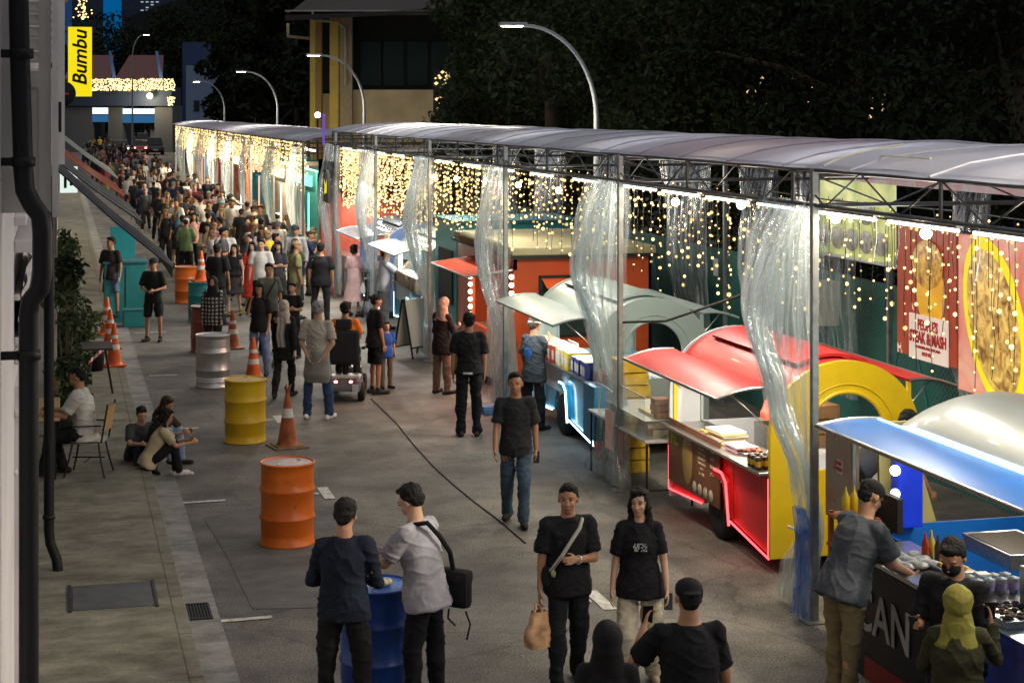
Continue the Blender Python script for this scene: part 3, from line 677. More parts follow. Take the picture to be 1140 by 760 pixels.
# ================================================================ trees
m_leaf=M('night foliage',(.042,.054,.026),rough=.95,spec=.03,var=.5,nscale=.8)
m_leaf2=M('darker foliage',(.022,.028,.017),rough=.95,spec=.03,var=.5,nscale=.8)
m_bark=M('bark',(.10,.075,.05),rough=.9,var=.3,bump=.4)
def leaf_mesh(name, clumps, n, size, rng, mat):
    cs=np.array([c[:3] for c in clumps]); rs=np.array([c[3] for c in clumps]); pr=rs**2/np.sum(rs**2)
    idx=rng.choice(len(clumps),n,p=pr)
    d=rng.normal(size=(n,3)); d/=np.linalg.norm(d,axis=1)[:,None]
    rad=rs[idx]*(.55+.5*rng.random(n))
    p=cs[idx]+d*rad[:,None]*np.array([1,1,.75])
    u=rng.normal(size=(n,3)); u/=np.linalg.norm(u,axis=1)[:,None]; v=np.cross(u,rng.normal(size=(n,3))); v/=np.linalg.norm(v,axis=1)[:,None]
    s=size*(.6+.8*rng.random(n))[:,None]
    V=np.empty((n,4,3)); V[:,0]=p-u*s; V[:,1]=p+v*s*.45; V[:,2]=p+u*s; V[:,3]=p-v*s*.45
    me=bpy.data.meshes.new(name); me.vertices.add(4*n); me.vertices.foreach_set('co',V.reshape(-1))
    me.loops.add(4*n); me.loops.foreach_set('vertex_index',np.arange(4*n,dtype=np.int32)); me.polygons.add(n); me.polygons.foreach_set('loop_start',np.arange(0,4*n,4,dtype=np.int32)); me.polygons.foreach_set('loop_total',np.full(n,4,dtype=np.int32))
    me.update(); me.validate(); me.materials.append(mat); return me
def tree(x,y,h,rad,label,n=9000,size=.13,mat=None,seed=1,low=.25):
    rng=np.random.default_rng(seed); rr=random.Random(seed)
    r=empty('leafy_tree',(x,y,0),0,label,'tree')
    cl=[]
    for i in range(46):
        a=rr.random()*2*PI; t=rr.random(); z=h*(low+(1-low)*t*.9); w=rad*(.95-.75*abs(t-.4)**1.3)*math.sqrt(rr.random())
        cl.append((w*math.cos(a),w*math.sin(a),z,rad*(.20+.16*rr.random())))
    link_mesh('crown',leaf_mesh('crown',cl,n,size,rng,mat or m_leaf),r)
    t=MB().tube([(0,0,0),(.1,.05,h*.25),(0,.1,h*.5),(.1,0,h*.8)],[.28,.22,.16,.06],9)
    for i in range(9):
        c=cl[i*5]; z0=h*(.25+.05*i); t.tube([(.05,.05,z0),(c[0]*.5,c[1]*.5,(z0+c[2])/2+.2),(c[0],c[1],c[2])],[.10,.07,.03],6)
    t.build('trunk',r,m_bark)
specs=[ # px, Z, height, radius
 (556,62,10.5,2.5,'small leafy tree beside the yellow building'),
 (612,54,14,3.6,'dark tree just behind the tall street lamp'),
 (690,58,15,6.0,'big dark tree rising right of the tall street lamp'),
 (770,46,12.5,5.2,'dark tree above the middle of the near canopy'),
 (865,52,14,6.0,'broad dark tree with lights glinting through its leaves'),
 (955,42,12,5.2,'dark tree behind the green menu banner'),
 (1045,46,13,5.6,'dark tree above the right part of the canopy'),
 (1135,38,11.5,5.2,'dark tree at the right edge'),
]
for i,(px,Z,h,rd,lb) in enumerate(specs):
    p=at(px,122,Z); tree(p.x,p.y,h,rd,lb,n=30000,size=.095,seed=50+i,mat=m_leaf if i in (0,1,2,3) else m_leaf2,low=.12)
for i,(px,Z,h,rd,lb) in enumerate([(330,112,14,4.5,'dark tree behind the curved lamp left of the yellow building'),(292,140,15,5,'tall dark tree over the blue-white house'),(250,230,22,9,'rounded dark tree crown on the skyline'),(165,250,20,12,'low dark tree crown behind the pavilion'),(110,255,15,10,'dark tree crown behind the yellow sign')]):
    p=at(px,122,Z); tree(p.x,p.y,h,rd,lb,n=12000,size=.32,seed=70+i,mat=m_leaf2,low=.05)
# far wood as one mass closing the night behind the trees
def ridge(px0,px1,Z,top,seed):
    rng=np.random.default_rng(seed); cl=[]; rr=random.Random(seed)
    for i in range(110):
        px=px0+(px1-px0)*rr.random(); p=at(px,122,Z+rr.uniform(-6,6)); cl.append((p.x,p.y,top*rr.random()**.7,3.4))
    return leaf_mesh('woods',cl,50000,.26,rng,m_leaf2)
o=link_mesh('woods',ridge(560,1240,82,15,3)); tag(o,'dark mass of woods behind the separate trees on the right','woods',kind='stuff')
hl=MB()
a=at(240,122,330); b=at(1500,122,120)
hl.add([at(140,122,420)*1,at(700,122,300),at(1500,122,130),Vector(at(1500,122,130))+Vector((0,0,24)),Vector(at(700,122,300))+Vector((0,0,46)),Vector(at(140,122,420))+Vector((0,0,22))],[(0,1,4,5),(1,2,3,4)])
for i,v in enumerate(hl.v): 
    if i<3: hl.v[i]=(v[0],v[1],-1)
tag(hl.build('hills',None,M('black hillside',(.008,.011,.008),rough=1)),kind='structure')
# glowing flecks on dark boards, added for the light showing through leaves
for k,(px,py,Z,wd,ht_,lb) in enumerate(((868,110,66,1.3,.95,'added warm glowing flecks showing through the broad dark tree'),(508,102,72,.9,.8,'added warm glowing flecks beside the yellow building'),(770,107,60,.8,.22,'small added patch of warm flecks behind the middle tree'),(972,117,60,.35,.45,'tiny added patch of lit flecks behind the right trees'))):
    p=at(px,py,Z); e_=empty('lit_spot',(p.x,p.y,p.z),-AZ,lb,'window')
    q_=random.Random(k); wmb=MB()
    for i in range(int(130*wd*ht_)+14):
        x=q_.uniform(-wd,wd); z=q_.uniform(-ht_,ht_); sz=q_.uniform(.02,.10); wmb.add([(x-sz,-.1,z),(x,-.1,z-sz*.7),(x+sz,-.1,z+sz*.2),(x,-.1,z+sz*.8)],[(0,1,2,3)])
    wmb.build('glow_fleck',e_,EM('warm fleck glow',(1.0,.72,.30),1.6))
    MB().box(-wd-.05,wd+.05,-.02,.1,-ht_-.05,ht_+.05).box(-.2,.2,0,.2,-p.z,-ht_-.05).build('dark_backing',e_,m_dark)

# ================================================================ green mesh fence, banners, posters behind the trailers
m_net=bpy.data.materials.new('green netting'); m_net.use_nodes=True
def setup_net(m):
    nt=m.node_tree; L=nt.links; b=nt.nodes['Principled BSDF']; tc=nt.nodes.new('ShaderNodeTexCoord'); mp=nt.nodes.new('ShaderNodeMapping'); mp.inputs['Rotation'].default_value=(R(45),0,0); mp.inputs['Scale'].default_value=(1,1,1)
    L.new(tc.outputs['Object'],mp.inputs[0]); ck=nt.nodes.new('ShaderNodeTexVoronoi'); ck.inputs['Scale'].default_value=16; ck.inputs['Randomness'].default_value=0.15; L.new(mp.outputs[0],ck.inputs['Vector'])
    r=nt.nodes.new('ShaderNodeValToRGB'); r.color_ramp.elements[0].position=.30; r.color_ramp.elements[0].color=(.006,.03,.028,1); r.color_ramp.elements[1].position=.5; r.color_ramp.elements[1].color=(.02,.13,.11,1); L.new(ck.outputs['Distance'],r.inputs[0]); L.new(r.outputs[0],b.inputs['Base Color'])
setup_net(m_net)
fn_=empty('net_fence',(10.6,5,0),0,'dark green netting fence running behind the food trailers','fence')
MB().grid(lambda u,v:(.03*math.sin(u*60)+.01*math.sin(v*9),u*40,v*2.35),160,8).build('netting',fn_,m_net)
for k in range(9):
    MB().box(.05,.11,k*5.-.03,k*5.+.03,0,2.5).build('post',fn_,m_truss)
for k in range(16): MB().tube([(-.03,k*2.5,.9),(-.03,k*2.5+.5,2.2),(-.03,k*2.5+1.,.9)],.02,5).build('brace',fn_,M('teal steel',(.03,.14,.14),rough=.5,metal=.3))
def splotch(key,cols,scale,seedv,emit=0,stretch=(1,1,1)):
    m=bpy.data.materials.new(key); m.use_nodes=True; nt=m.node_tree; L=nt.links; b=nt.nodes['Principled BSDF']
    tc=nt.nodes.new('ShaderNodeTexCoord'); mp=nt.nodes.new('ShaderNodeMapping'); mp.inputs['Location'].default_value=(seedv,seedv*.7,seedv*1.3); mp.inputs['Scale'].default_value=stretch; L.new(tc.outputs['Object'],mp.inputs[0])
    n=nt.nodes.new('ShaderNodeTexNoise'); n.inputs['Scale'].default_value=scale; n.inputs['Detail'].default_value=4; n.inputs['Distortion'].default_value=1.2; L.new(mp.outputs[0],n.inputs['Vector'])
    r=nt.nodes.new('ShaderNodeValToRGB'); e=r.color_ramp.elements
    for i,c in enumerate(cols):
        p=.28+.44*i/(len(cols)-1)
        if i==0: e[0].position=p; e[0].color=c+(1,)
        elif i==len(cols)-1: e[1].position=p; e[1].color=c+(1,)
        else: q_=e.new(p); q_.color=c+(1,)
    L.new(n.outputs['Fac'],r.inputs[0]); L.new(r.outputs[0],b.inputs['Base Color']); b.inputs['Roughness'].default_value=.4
    if emit: L.new(r.outputs[0],b.inputs['Emission Color']); b.inputs['Emission Strength'].default_value=emit  # self-glow of a print, stands in for light falling on it
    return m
XP=9.85
def ZZ(px,py,X):
    Y=YX(px,X); return Y, H-(py-122)*(sA*X+cA*Y)/FPX
# menu banner, its print glowing in place of light falling on it
y0,_=ZZ(998,0,XP+.2); y1,_=ZZ(912,0,XP+.2)
mbn=empty('menu_banner',(XP+.2,0,0),0,'long green and cream menu banner with food pictures hanging behind the trailers','banner')
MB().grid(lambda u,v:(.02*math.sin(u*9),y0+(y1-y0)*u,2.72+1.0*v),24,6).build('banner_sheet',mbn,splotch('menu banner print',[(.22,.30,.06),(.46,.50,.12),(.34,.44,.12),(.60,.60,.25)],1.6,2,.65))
m_gp=M('grey print',(.22,.22,.22),var=.5,nscale=20,emit=.0); pb=MB()
for i in range(5):
    yy=y0+.35+(y1-y0-.6)*i/4
    pb.lathe([(.0,.006),(.17,.006),(.2,.0)],16,T=Matrix.Translation((-.04,yy,2.95))@Matrix.Rotation(R(-90),4,'Y'),sx=.75)
    if i in (1,3): pb.lathe([(.0,.006),(.19,.006),(.22,.0)],16,T=Matrix.Translation((-.04,yy,3.32))@Matrix.Rotation(R(-90),4,'Y'),sx=.7)
pb.build('food_picture',mbn,splotch('plated food grey',[(.10,.08,.06),(.4,.36,.3),(.15,.12,.1),(.5,.5,.48)],9,3,.08))
MB().tube([(0,y0,2.70),(0,y1,2.70)],.025,6).build('rail',mbn,M('white rail',(.6,.6,.6)))
up=MB().grid(lambda u,v:(.02*math.sin(u*9),y0-4+(y1-y0+4)*u,3.72+.35*v),40,3)
tag(up.build('upper_banner',None,splotch('upper banner print',[(.4,.07,.05),(.45,.36,.2),(.5,.42,.12),(.35,.4,.5)],2.2,7,.12)),'strip banner with small coloured pictures high behind the menu banner','banner').location=(XP+.1,0,0)
# two big food posters, given a glow of their own to look lit
def poster(pxa,pxb,ztop,zbot,mat,label,X=XP):
    ya,yb=YX(pxb,X),YX(pxa,X); r=empty('food_poster',(X,ya,zbot),0,label,'poster')
    MB().box(-.012,.012,0,yb-ya,0,ztop-zbot,.004).build('board',r,mat); return r,yb-ya
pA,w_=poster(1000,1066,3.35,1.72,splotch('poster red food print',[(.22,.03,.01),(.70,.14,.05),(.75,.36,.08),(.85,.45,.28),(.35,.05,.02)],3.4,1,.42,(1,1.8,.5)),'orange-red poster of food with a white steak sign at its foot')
hm=splotch('bun print',[(.75,.45,.03),(.85,.62,.08),(.60,.30,.02)],3,4,.42)
MB().lathe([(0,.012),(.40,.010),(.42,0)],28,T=Matrix.Translation((-.016,w_*.42,.78))@Matrix.Rotation(R(-90),4,'Y'),sx=.95,sy=.8).build('food_picture',pA,hm)
MB().lathe([(0,.012),(.20,.010),(.22,0)],20,T=Matrix.Translation((-.034,w_*.45,1.12))@Matrix.Rotation(R(-90),4,'Y'),sx=1.3,sy=1.7).build('food_picture',pA,splotch('grilled print',[(.16,.03,.01),(.55,.16,.03),(.75,.5,.1)],8,8,.42))
sgn=MB().box(-.05,-.03,-.47,.47,-.25,.28,.008); sg_=sgn.build('sign_plate',pA,M('white sign plate',(.75,.66,.60),emit=.22,ecol=(1,.85,.75),var=.03)); sg_.location=(0,w_*.42,.24)
mred=M('sign red letters',(.45,.02,.02),var=.1)
Tt=lambda z:frameT((-.053,0,z),(0,-1,0),(0,0,1))
for t,z,sz,b in (("PEOPLE'S",.16,.17,.006),('STEAK & MASH',.01,.185,.008),('GET IN PLANTER, STEAK, CUTLET, PASTA',-.10,.045,.001),('GOOD VALUE',-.17,.06,.002)):
    text_mesh(t,sz,sg_,mred,Tt(z),bold=b,sx=.72)
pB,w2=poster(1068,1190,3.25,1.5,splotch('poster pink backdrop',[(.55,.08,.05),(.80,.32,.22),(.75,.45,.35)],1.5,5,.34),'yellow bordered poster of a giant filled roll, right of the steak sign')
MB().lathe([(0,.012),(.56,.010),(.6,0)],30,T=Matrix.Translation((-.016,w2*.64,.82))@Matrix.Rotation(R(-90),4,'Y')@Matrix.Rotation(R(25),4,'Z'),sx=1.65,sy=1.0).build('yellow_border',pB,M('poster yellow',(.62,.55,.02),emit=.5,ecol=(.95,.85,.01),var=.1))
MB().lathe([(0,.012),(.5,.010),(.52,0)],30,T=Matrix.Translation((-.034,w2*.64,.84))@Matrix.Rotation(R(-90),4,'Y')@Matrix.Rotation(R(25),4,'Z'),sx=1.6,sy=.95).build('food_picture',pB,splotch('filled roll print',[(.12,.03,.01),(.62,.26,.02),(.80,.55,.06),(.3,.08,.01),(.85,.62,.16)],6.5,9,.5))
MB().lathe([(0,.012),(.16,.010),(.17,0)],20,T=Matrix.Translation((-.016,w2*.28,1.32))@Matrix.Rotation(R(-90),4,'Y'),sx=1.2,sy=.7).build('badge',pB,M('badge red',(.5,.05,.04),emit=.1))
# junction box on the fence and a notice
jb=empty('meter_box',(10.2,YX(920,10.2),2.0),0,'cream and grey metal meter box beside the back curtain','box')
MB().box(-.2,.12,-.16,.16,-.3,.3,.012).build('case',jb,M('cream enamel',(.6,.58,.5))); MB().box(-.215,-.2,-.11,.0,-.2,.05).build('door',jb,M('grey panel',(.12,.12,.12))); MB().box(-.03,.0,-.03,.03,-2,-.3).build('stand',jb,m_truss)
nb=MB().box(-.01,.01,-.09,.09,-.14,.14); o=nb.build('notice',None,M('white paper',(.6,.6,.6))); o.location=(10.5,YX(797,10.5),2.05); tag(o,'small white notice pinned on the green netting','notice')
# ================================================================ vintage style food trailers
m_white=M('white enamel',(.62,.66,.66),rough=.28,spec=.5,coat=.4,var=.05)
m_pale=M('pale sage enamel',(.31,.39,.38),rough=.4,coat=.15,var=.06,nscale=2)
m_red=M('red enamel',(.50,.025,.025),rough=.42,coat=.05,spec=.25,var=.08,nscale=3)
m_yelc=M('yellow enamel',(.72,.50,.01),rough=.3,coat=.5,var=.05)
m_cyan=M('cyan blue enamel',(.03,.38,.62),rough=.3,coat=.5,var=.08)
m_blue=M('deep blue enamel',(.008,.115,.42),rough=.34,coat=.15,var=.12,nscale=3)
m_inox=M('brushed stainless',(.42,.42,.41),rough=.28,metal=.9,var=.15,nscale=20)
m_tyre=M('tyre rubber',(.012,.012,.013),rough=.8)
m_rim=M('rim',(.55,.53,.48),rough=.35,metal=.5)
m_neonw=EM('neon ice white',(.62,.86,1.0),6); m_neonr=EM('neon red',(1.0,.06,.07),5); m_neonb=EM('neon blue edge',(.35,.75,1.0),3.2)
m_int=M('interior panel pale',(.45,.50,.55),rough=.5,var=.05)
W=1.56
def arch(inset, x0=0.0, x1=W, zb=.16, zt=2.08, n=22):
    """outline of the end panel, from front bottom over the top to back bottom"""
    x0+=inset; x1-=inset; zt-=inset; r=(x1-x0)/2; cx=(x0+x1)/2; hs=min(r,.72); zs=zt-hs*1.0
    pts=[(x0,zb),(x0,(zb+zs)/2)]
    for i in range(n+1):
        a=PI-PI*i/n; pts.append((cx+r*math.cos(a),zs+hs*math.sin(a)))
    pts+= [(x1,(zb+zs)/2),(x1,zb)]
    return pts
def end_panel(y,thick,mat,parent,win=(.36,1.22,1.02,1.80),rib=None,name='end_panel'):
    """flat end wall with an arched opening, outline as the body"""
    out=arch(-.035); wx0,wx1,wz0,wz1=win; r=(wx1-wx0)/2; cx=(wx0+wx1)/2; n=len(out)
    inn=[]
    for i,(x,z) in enumerate(out):
        if i<2: inn.append((wx0,wz0 if i==0 else (wz0+wz1-r)/2))
        elif i>=n-2: inn.append((wx1,wz0 if i==n-1 else (wz0+wz1-r)/2))
        else:
            a=PI-PI*(i-2)/(n-5); inn.append((cx+r*math.cos(a),wz1-r+r*math.sin(a)))
    mb=MB().mat(mat)
    for yy in (y,y+thick):
        vs=[(x,yy,z) for x,z in out]+[(x,yy,z) for x,z in inn]
        mb.add(vs,[(i,i+1,n+i+1,n+i) for i in range(n-1)]+[(n,2*n-1,n-1,0)])
    for ring in (out,inn):
        vs=[(x,y,z) for x,z in ring]+[(x,y+thick,z) for x,z in ring]
        mb.add(vs,[(i,i+1,n+i+1,n+i) for i in range(n-1)],True)
    mb.add([(inn[0][0],y,inn[0][1]),(inn[-1][0],y,inn[-1][1]),(inn[-1][0],y+thick,inn[-1][1]),(inn[0][0],y+thick,inn[0][1])],[(0,1,2,3)])
    o=mb.build(name,parent)
    # pressed rib and rounded rim around the opening
    MB().tube([(x,y-.008,z) for x,z in [((a[0]+b[0])/2*.5+b[0]*.5,(a[1]+b[1])/2*.5+b[1]*.5) for a,b in zip(out,inn)]][2:-2],.006,6).build('pressed_rib',o,mat)
    MB().tube([(x,y-.004,z) for x,z in inn],.022,8).build('window_rim',o,m_pale if mat is not m_yelc else m_yelc)
    return o
def wheel(X,Y,parent,r=.30,name='wheel'):
    w=empty(name,(X,Y,r),0); w.parent=parent
    T=Matrix.Rotation(R(90),4,'Y')
    MB().lathe([(r-.13,-.10),(r-.03,-.10),(r,-.06),(r,.06),(r-.03,.10),(r-.13,.10)],28,T=T).build('tyre',w,m_tyre)
    MB().lathe([(0,-.075),(.04,-.085),(.05,-.06),(.13,-.05),(r-.14,-.085),(r-.115,-.10),(r-.11,-.06),(r-.12,.0)],24,T=T).build('rim',w,m_rim)
    hb=MB()
    for k in range(5):
        a=k*2*PI/5; hb.ball((-.095,.065*math.cos(a),.065*math.sin(a)),.014,6,4)
    for k in range(10):
        a=k*2*PI/10; hb.box(-.088,-.08,.11*math.cos(a)-.012,.11*math.cos(a)+.012,.11*math.sin(a)-.012,.11*math.sin(a)+.012)
    hb.build('bolt',w,m_tyre)
    return w
def caravan(X,Y,Ln,label,body,roof,lower,endm,neon,hatchm,wheels=(.5,),counter=1.0,two_tone=True,hatch_z=(1.86,1.77),hatch_out=.62,rear_hatch=True,far_end=True,trim=None,roof_extra=.10):
    r=empty('food_trailer',(X,Y,0),0,label,'food trailer')
    rn=random.Random(int(Y*7))
    # lower body with wheel arch cut on the street side, drawn as outline polygon extruded a little
    def side(x,th,mat,name,zt):
        wy=Ln*wheels[0]; r_=.40
        pts=[(0,.16),(wy-r_-.02,.30)]
        for i in range(9):
            a=PI-PI*i/8; pts.append((wy+r_*math.cos(a),.30+r_*1.0*math.sin(a)))
        pts+= [(wy+r_+.02,.30),(Ln,.24),(Ln,zt),(0,zt)]
        # triangulate as strips: bottom chain against top line
        bot=pts[:-2]; mb=MB()
        vs=[];n=len(bot)
        for xx in (x,x+th):
            vs+= [(xx,y_,z_) for y_,z_ in bot]+[(xx,y_,zt) for y_,z_ in bot]
        fs=[]
        for k in (0,1):
            o_=k*2*n
            for i in range(n-1):
                if abs(bot[i+1][0]-bot[i][0])>1e-6: fs.append((o_+i,o_+i+1,o_+n+i+1,o_+n+i))
        for i in range(n-1): fs.append((i,i+1,2*n+i+1,2*n+i)); fs.append((n+i,n+i+1,3*n+i+1,3*n+i))
        mb.add(vs,fs); return mb.build(name,r,mat)
    side(0,.03,lower,'side_panel',counter-.02)
    side(W-.03,.03,lower,'side_panel',counter-.02)
    if two_tone:   # white slanted upper field
        MB().add([(-.004,Ln,counter-.04),(-.004,Ln,.62),(-.004,Ln*.52,.60),(-.004,Ln*.36,counter-.04)],[(0,1,2,3)]).build('pale_field',r,body)
    MB().box(.02,W-.02,.02,Ln-.02,.40,.47).build('floor',r,m_inox)
    # fender flare
    wy=Ln*wheels[0]
    fl=MB(); fl.prism([(-.06,wy-.50,.34),(-.06,wy-.40,.70),(-.06,wy-.30,.76),(-.06,wy+.02,.76),(-.06,wy+.02,.70),(-.06,wy-.28,.68),(-.06,wy-.38,.36)],(.06,0,0)); fl.build('fender',r,lower)
    for a_ in (Ln*.04,Ln*.34,Ln*.78): MB().box(-.0035,-.001,a_,a_+.006,.32,counter-.03).build('panel_seam',r,m_iron)
    if neon:
        nb_=MB(); nb_.tube([(-.03,0,counter-.05),(-.03,0,.15),(-.03,wy-.44,.29)],.012,6); nb_.tube([(-.03,wy+.42,.30),(-.03,Ln,.24),(-.03,Ln,counter-.25)],.012,6)
        nb_.tube([(-.07,wy-.50,.26),(-.075,wy-.42,.70),(-.075,wy-.30,.78),(-.075,wy-.1,.78)],.014,6)
        nb_.build('neon_strip',r,neon)
    end_panel(-.06,.06,endm,r); 
    if far_end: end_panel(Ln-.035,.035,endm if endm is not m_yelc else m_int,r)
    # roof shell: arch between the two hinge lines
    def shell(y0,y1,a0,a1,off,mat,name,n=20):
        cx=W/2; rx=W/2+off; zt=2.08; hs=.72; zs=zt-hs
        mb=MB()
        def f(u,v):
            a=a0+(a1-a0)*u; return (cx+rx*math.cos(a),y0+(y1-y0)*v,zs+(hs+off)*math.sin(a))
        def f2(u,v):
            a=a0+(a1-a0)*u; return (cx+(rx-.03)*math.cos(a),y0+(y1-y0)*v,zs+(hs+off-.03)*math.sin(a))
        mb.grid(f,n,6).grid(f2,n,6)
        for v in (0,1):
            A=[f(i/n,v) for i in range(n+1)]; B=[f2(i/n,v) for i in range(n+1)]
            mb.add(A+B,[(i,i+1,n+2+i,n+1+i) for i in range(n)])
        return mb.build(name,r,mat)
    sh_=shell(-.01,Ln+.04,R(142),R(38),.015,roof,'roof')
    shell(.25,Ln-.3,R(118),R(62),.015+roof_extra*.5,roof,'raised_roof')
    if False: 
        MB().tube([(W/2+(W/2+.02)*math.cos(R(142)-R(104)*i/20),-.05,1.36+.745*math.sin(R(142)-R(104)*i/20)) for i in range(21)],.016,6).build('roof_trim',r,trim)
    # hatches
    def hatch(sgn,x0,name,zz0,zz1,outd):
        def f(u,v): return (x0+sgn*outd*u, .0+Ln*v, zz0+(zz1-zz0)*u+.038*math.sin(PI*u))
        mb=MB().mat(hatchm); mb.grid(f,12,8); mb.grid(lambda u,v:(f(u,v)[0],f(u,v)[1],f(u,v)[2]-.02),12,8)
        o=mb.build(name,r)
        e=MB(); e.tube([f(i/12,0) for i in range(13)],.017,6).tube([f(1,0),f(1,1)],.017,6).tube([f(i/12,1) for i in range(13)],.017,6); e.build('hatch_edge',o,m_pale if trim is None else m_inox)
        for v in (.08,.92): MB().tube([f(.7,v),(x0,Ln*v,zz0-.42)],.008,5).build('gas_strut',o,m_inox)
        return o
    hatch(-1,.03,'hatch',hatch_z[0],hatch_z[1],hatch_out)
    if rear_hatch: hatch(1,W-.03,'hatch',1.88,1.80,.52)
    # corner posts, counter, inside shelf and equipment
    ps=MB()
    for yy in (.02,Ln-.06): ps.box(.01,.05,yy,yy+.04,counter,1.86).box(W-.05,W-.01,yy,yy+.04,counter,1.86)
    ps.build('corner_post',r,endm)
    MB().box(-.14,.42,-.01,Ln+.01,counter-.015,counter+.015,.004).build('counter',r,m_inox)
    MB().box(W-.42,W-.04,.05,Ln-.05,.88,.92).box(W-.40,W-.06,.1,Ln-.1,.47,.88).build('back_shelf',r,m_int)
    wheel(.10,wy,r); wheel(W-.10,wy,r)
    MB().box(W/2-.04,W/2+.04,Ln,Ln+.7,.36,.42).tube([(W/2,Ln+.65,.0),(W/2,Ln+.65,.42)],.03,8).build('tow_bar',r,m_truss)
    return r
tr1=caravan(6.97,22.45,3.1,'white and cyan food trailer with boxes of food stacked along its counter',m_white,m_pale,m_cyan,m_pale,m_neonw,m_pale,wheels=(.52,))
tr2=caravan(6.92,16.35,2.95,'red food trailer with a yellow arched end and a brown menu on its side',m_red,m_red,m_red,m_yelc,m_neonr,m_red,wheels=(.50,),two_tone=False,trim=m_yelc)
# bright interior lamps of trailers
def stall_light(X,Y,z,e,col=(1,.95,.85),size=(.15,1.6),name='stall_lamp',rot=0):
    l=bpy.data.lights.new(name,'AREA'); l.shape='RECTANGLE'; l.size=size[0]; l.size_y=size[1]; l.energy=e; l.color=col
    o=bpy.data.objects.new(name,l); COL.objects.link(o); o.location=(X,Y,z); o.rotation_euler=(0,R(rot),0)
    return o
def inner_tube(parent,X,Y,z,ln): MB().tube([(X,Y,z),(X,Y+ln,z)],.016,8).build('tube_lamp',parent,m_tube)
inner_tube(tr1,.5,.5,1.92,2.0); stall_light(7.45,23.95,1.88,60,(1,.9,.72)); stall_light(6.5,23.9,1.72,22,(.8,.92,1),(.1,2),rot=-35)
inner_tube(tr2,.5,.5,1.92,1.8); stall_light(7.4,17.8,1.88,60,(1,.9,.72)); stall_light(6.45,17.7,1.70,22,(1,.85,.65),(.1,2),rot=-35)
# --- things on the counter of the white trailer: upright packets in rows
rn=random.Random(21)
packc=[(.30,.04,.03),(.40,.06,.04),(.62,.42,.03),(.66,.50,.06),(.55,.5,.42),(.04,.06,.25),(.05,.05,.16),(.35,.12,.04)]
def packets(X,Y0,n,z,dy,label,group,colsel,hh=.24):
    for i in range(n):
        c=packc[colsel[i%len(colsel)]]
        o=MB().mat(M('packet %d'%colsel[i%len(colsel)],c,rough=.35,var=.3,nscale=18)).box(-.02,.30,0,dy*.86,0,hh,.006).mat(M('packet lid',(.62,.56,.40),var=.3,nscale=30)).box(-.015,.295,.006,dy*.86-.006,hh+.001,hh+.008).mat(M('packet label',(.55,.5,.4),var=.5,nscale=40)).box(-.023,-.0205,dy*.15,dy*.7,hh*.2,hh*.75)
        ob=o.build('food_packet'); ob.location=(X+rn.uniform(-.01,.02),Y0+i*dy,z); ob.rotation_euler=(0,0,rn.uniform(-.06,.06))
        tag(ob,label,'packet',group)
packets(6.88,22.55,5,1.018,.15,'dark blue food packet at the near end of the trailer counter','dark blue food packets on the trailer counter',(5,6),.22)
packets(6.88,23.35,5,1.018,.15,'yellow food packet in the middle of the trailer counter','yellow food packets on the trailer counter',(2,3,2,4))
packets(6.88,24.15,8,1.018,.15,'red food packet at the far end of the trailer counter','red food packets on the trailer counter',(0,1,0,7))
bt=empty('bottle',(7.25,23.0,1.018),0,'clear water bottle standing on the white trailer counter','bottle'); MB().lathe([(.0,0),(.04,0),(.042,.15),(.03,.2),(.016,.23),(.016,.25)],12).build('glass',bt,M('clear bottle',(.6,.7,.8),rough=.1)); MB().lathe([(.018,.245),(.018,.27),(0,.27)],10).build('cap',bt,m_blue)
sgb=MB().mat(m_white).box(-.01,.01,0,.5,0,.26,.004); ob=sgb.build('price_board'); ob.location=(7.25,24.2,1.02); tag(ob,'small white price board behind the packets of the white trailer','sign')
lt=MB().box(-.016,-.012,.05,.45,.15,.2).box(-.016,-.012,.05,.4,.06,.10).build('red_line',ob,mred)
# --- red trailer: brown menu, red bag, trays, cans
mn=MB().box(-.05,-.034,0,1.62,.0,.72,.003).build('menu_board',tr2,M('brown menu',(.16,.065,.035),rough=.4,var=.4,nscale=2.5)); mn.location=(0,1.30,.36)
MB().lathe([(0,.004),(.155,.004),(.165,0)],20,T=Matrix.Translation((-.053,.98,.36))@Matrix.Rotation(R(-90),4,'Y'),sx=1.75,sy=1).build('bun_picture',mn,splotch('sandwich print',[(.35,.22,.06),(.55,.42,.16),(.42,.3,.1)],6,3))
mg=M('menu green letters',(.35,.42,.05)); mcr=M('menu cream letters',(.55,.42,.28))
text_mesh('Hi!',.24,mn,mg,frameT((-.056,1.40,.52),(0,-1,0),(0,0,1)),bold=.006,sx=.8)
for i in range(7):
    text_mesh(['BEEF PATTY','CHICKEN','CHEESY EGG','LUNCHEON','TUNA MAYO','HAM','SET MEAL'][i],.045,mn,mcr,frameT((-.056,.52,.60-i*.055),(0,-1,0),(0,0,1)),sx=.9)
for i in range(4): text_mesh('$%d.90'%(4+i),.05,mn,mcr,frameT((-.056,.20,.58-i*.085),(0,-1,0),(0,0,1)))
for i in range(4): MB().lathe([(0,.004),(.06,.004),(.065,0)],12,T=Matrix.Translation((-.054,.75-i*.17,.09))@Matrix.Rotation(R(-90),4,'Y')).build('snack_picture',mn,splotch('snack print',[(.5,.42,.3),(.2,.12,.06),(.6,.55,.45)],14,5))
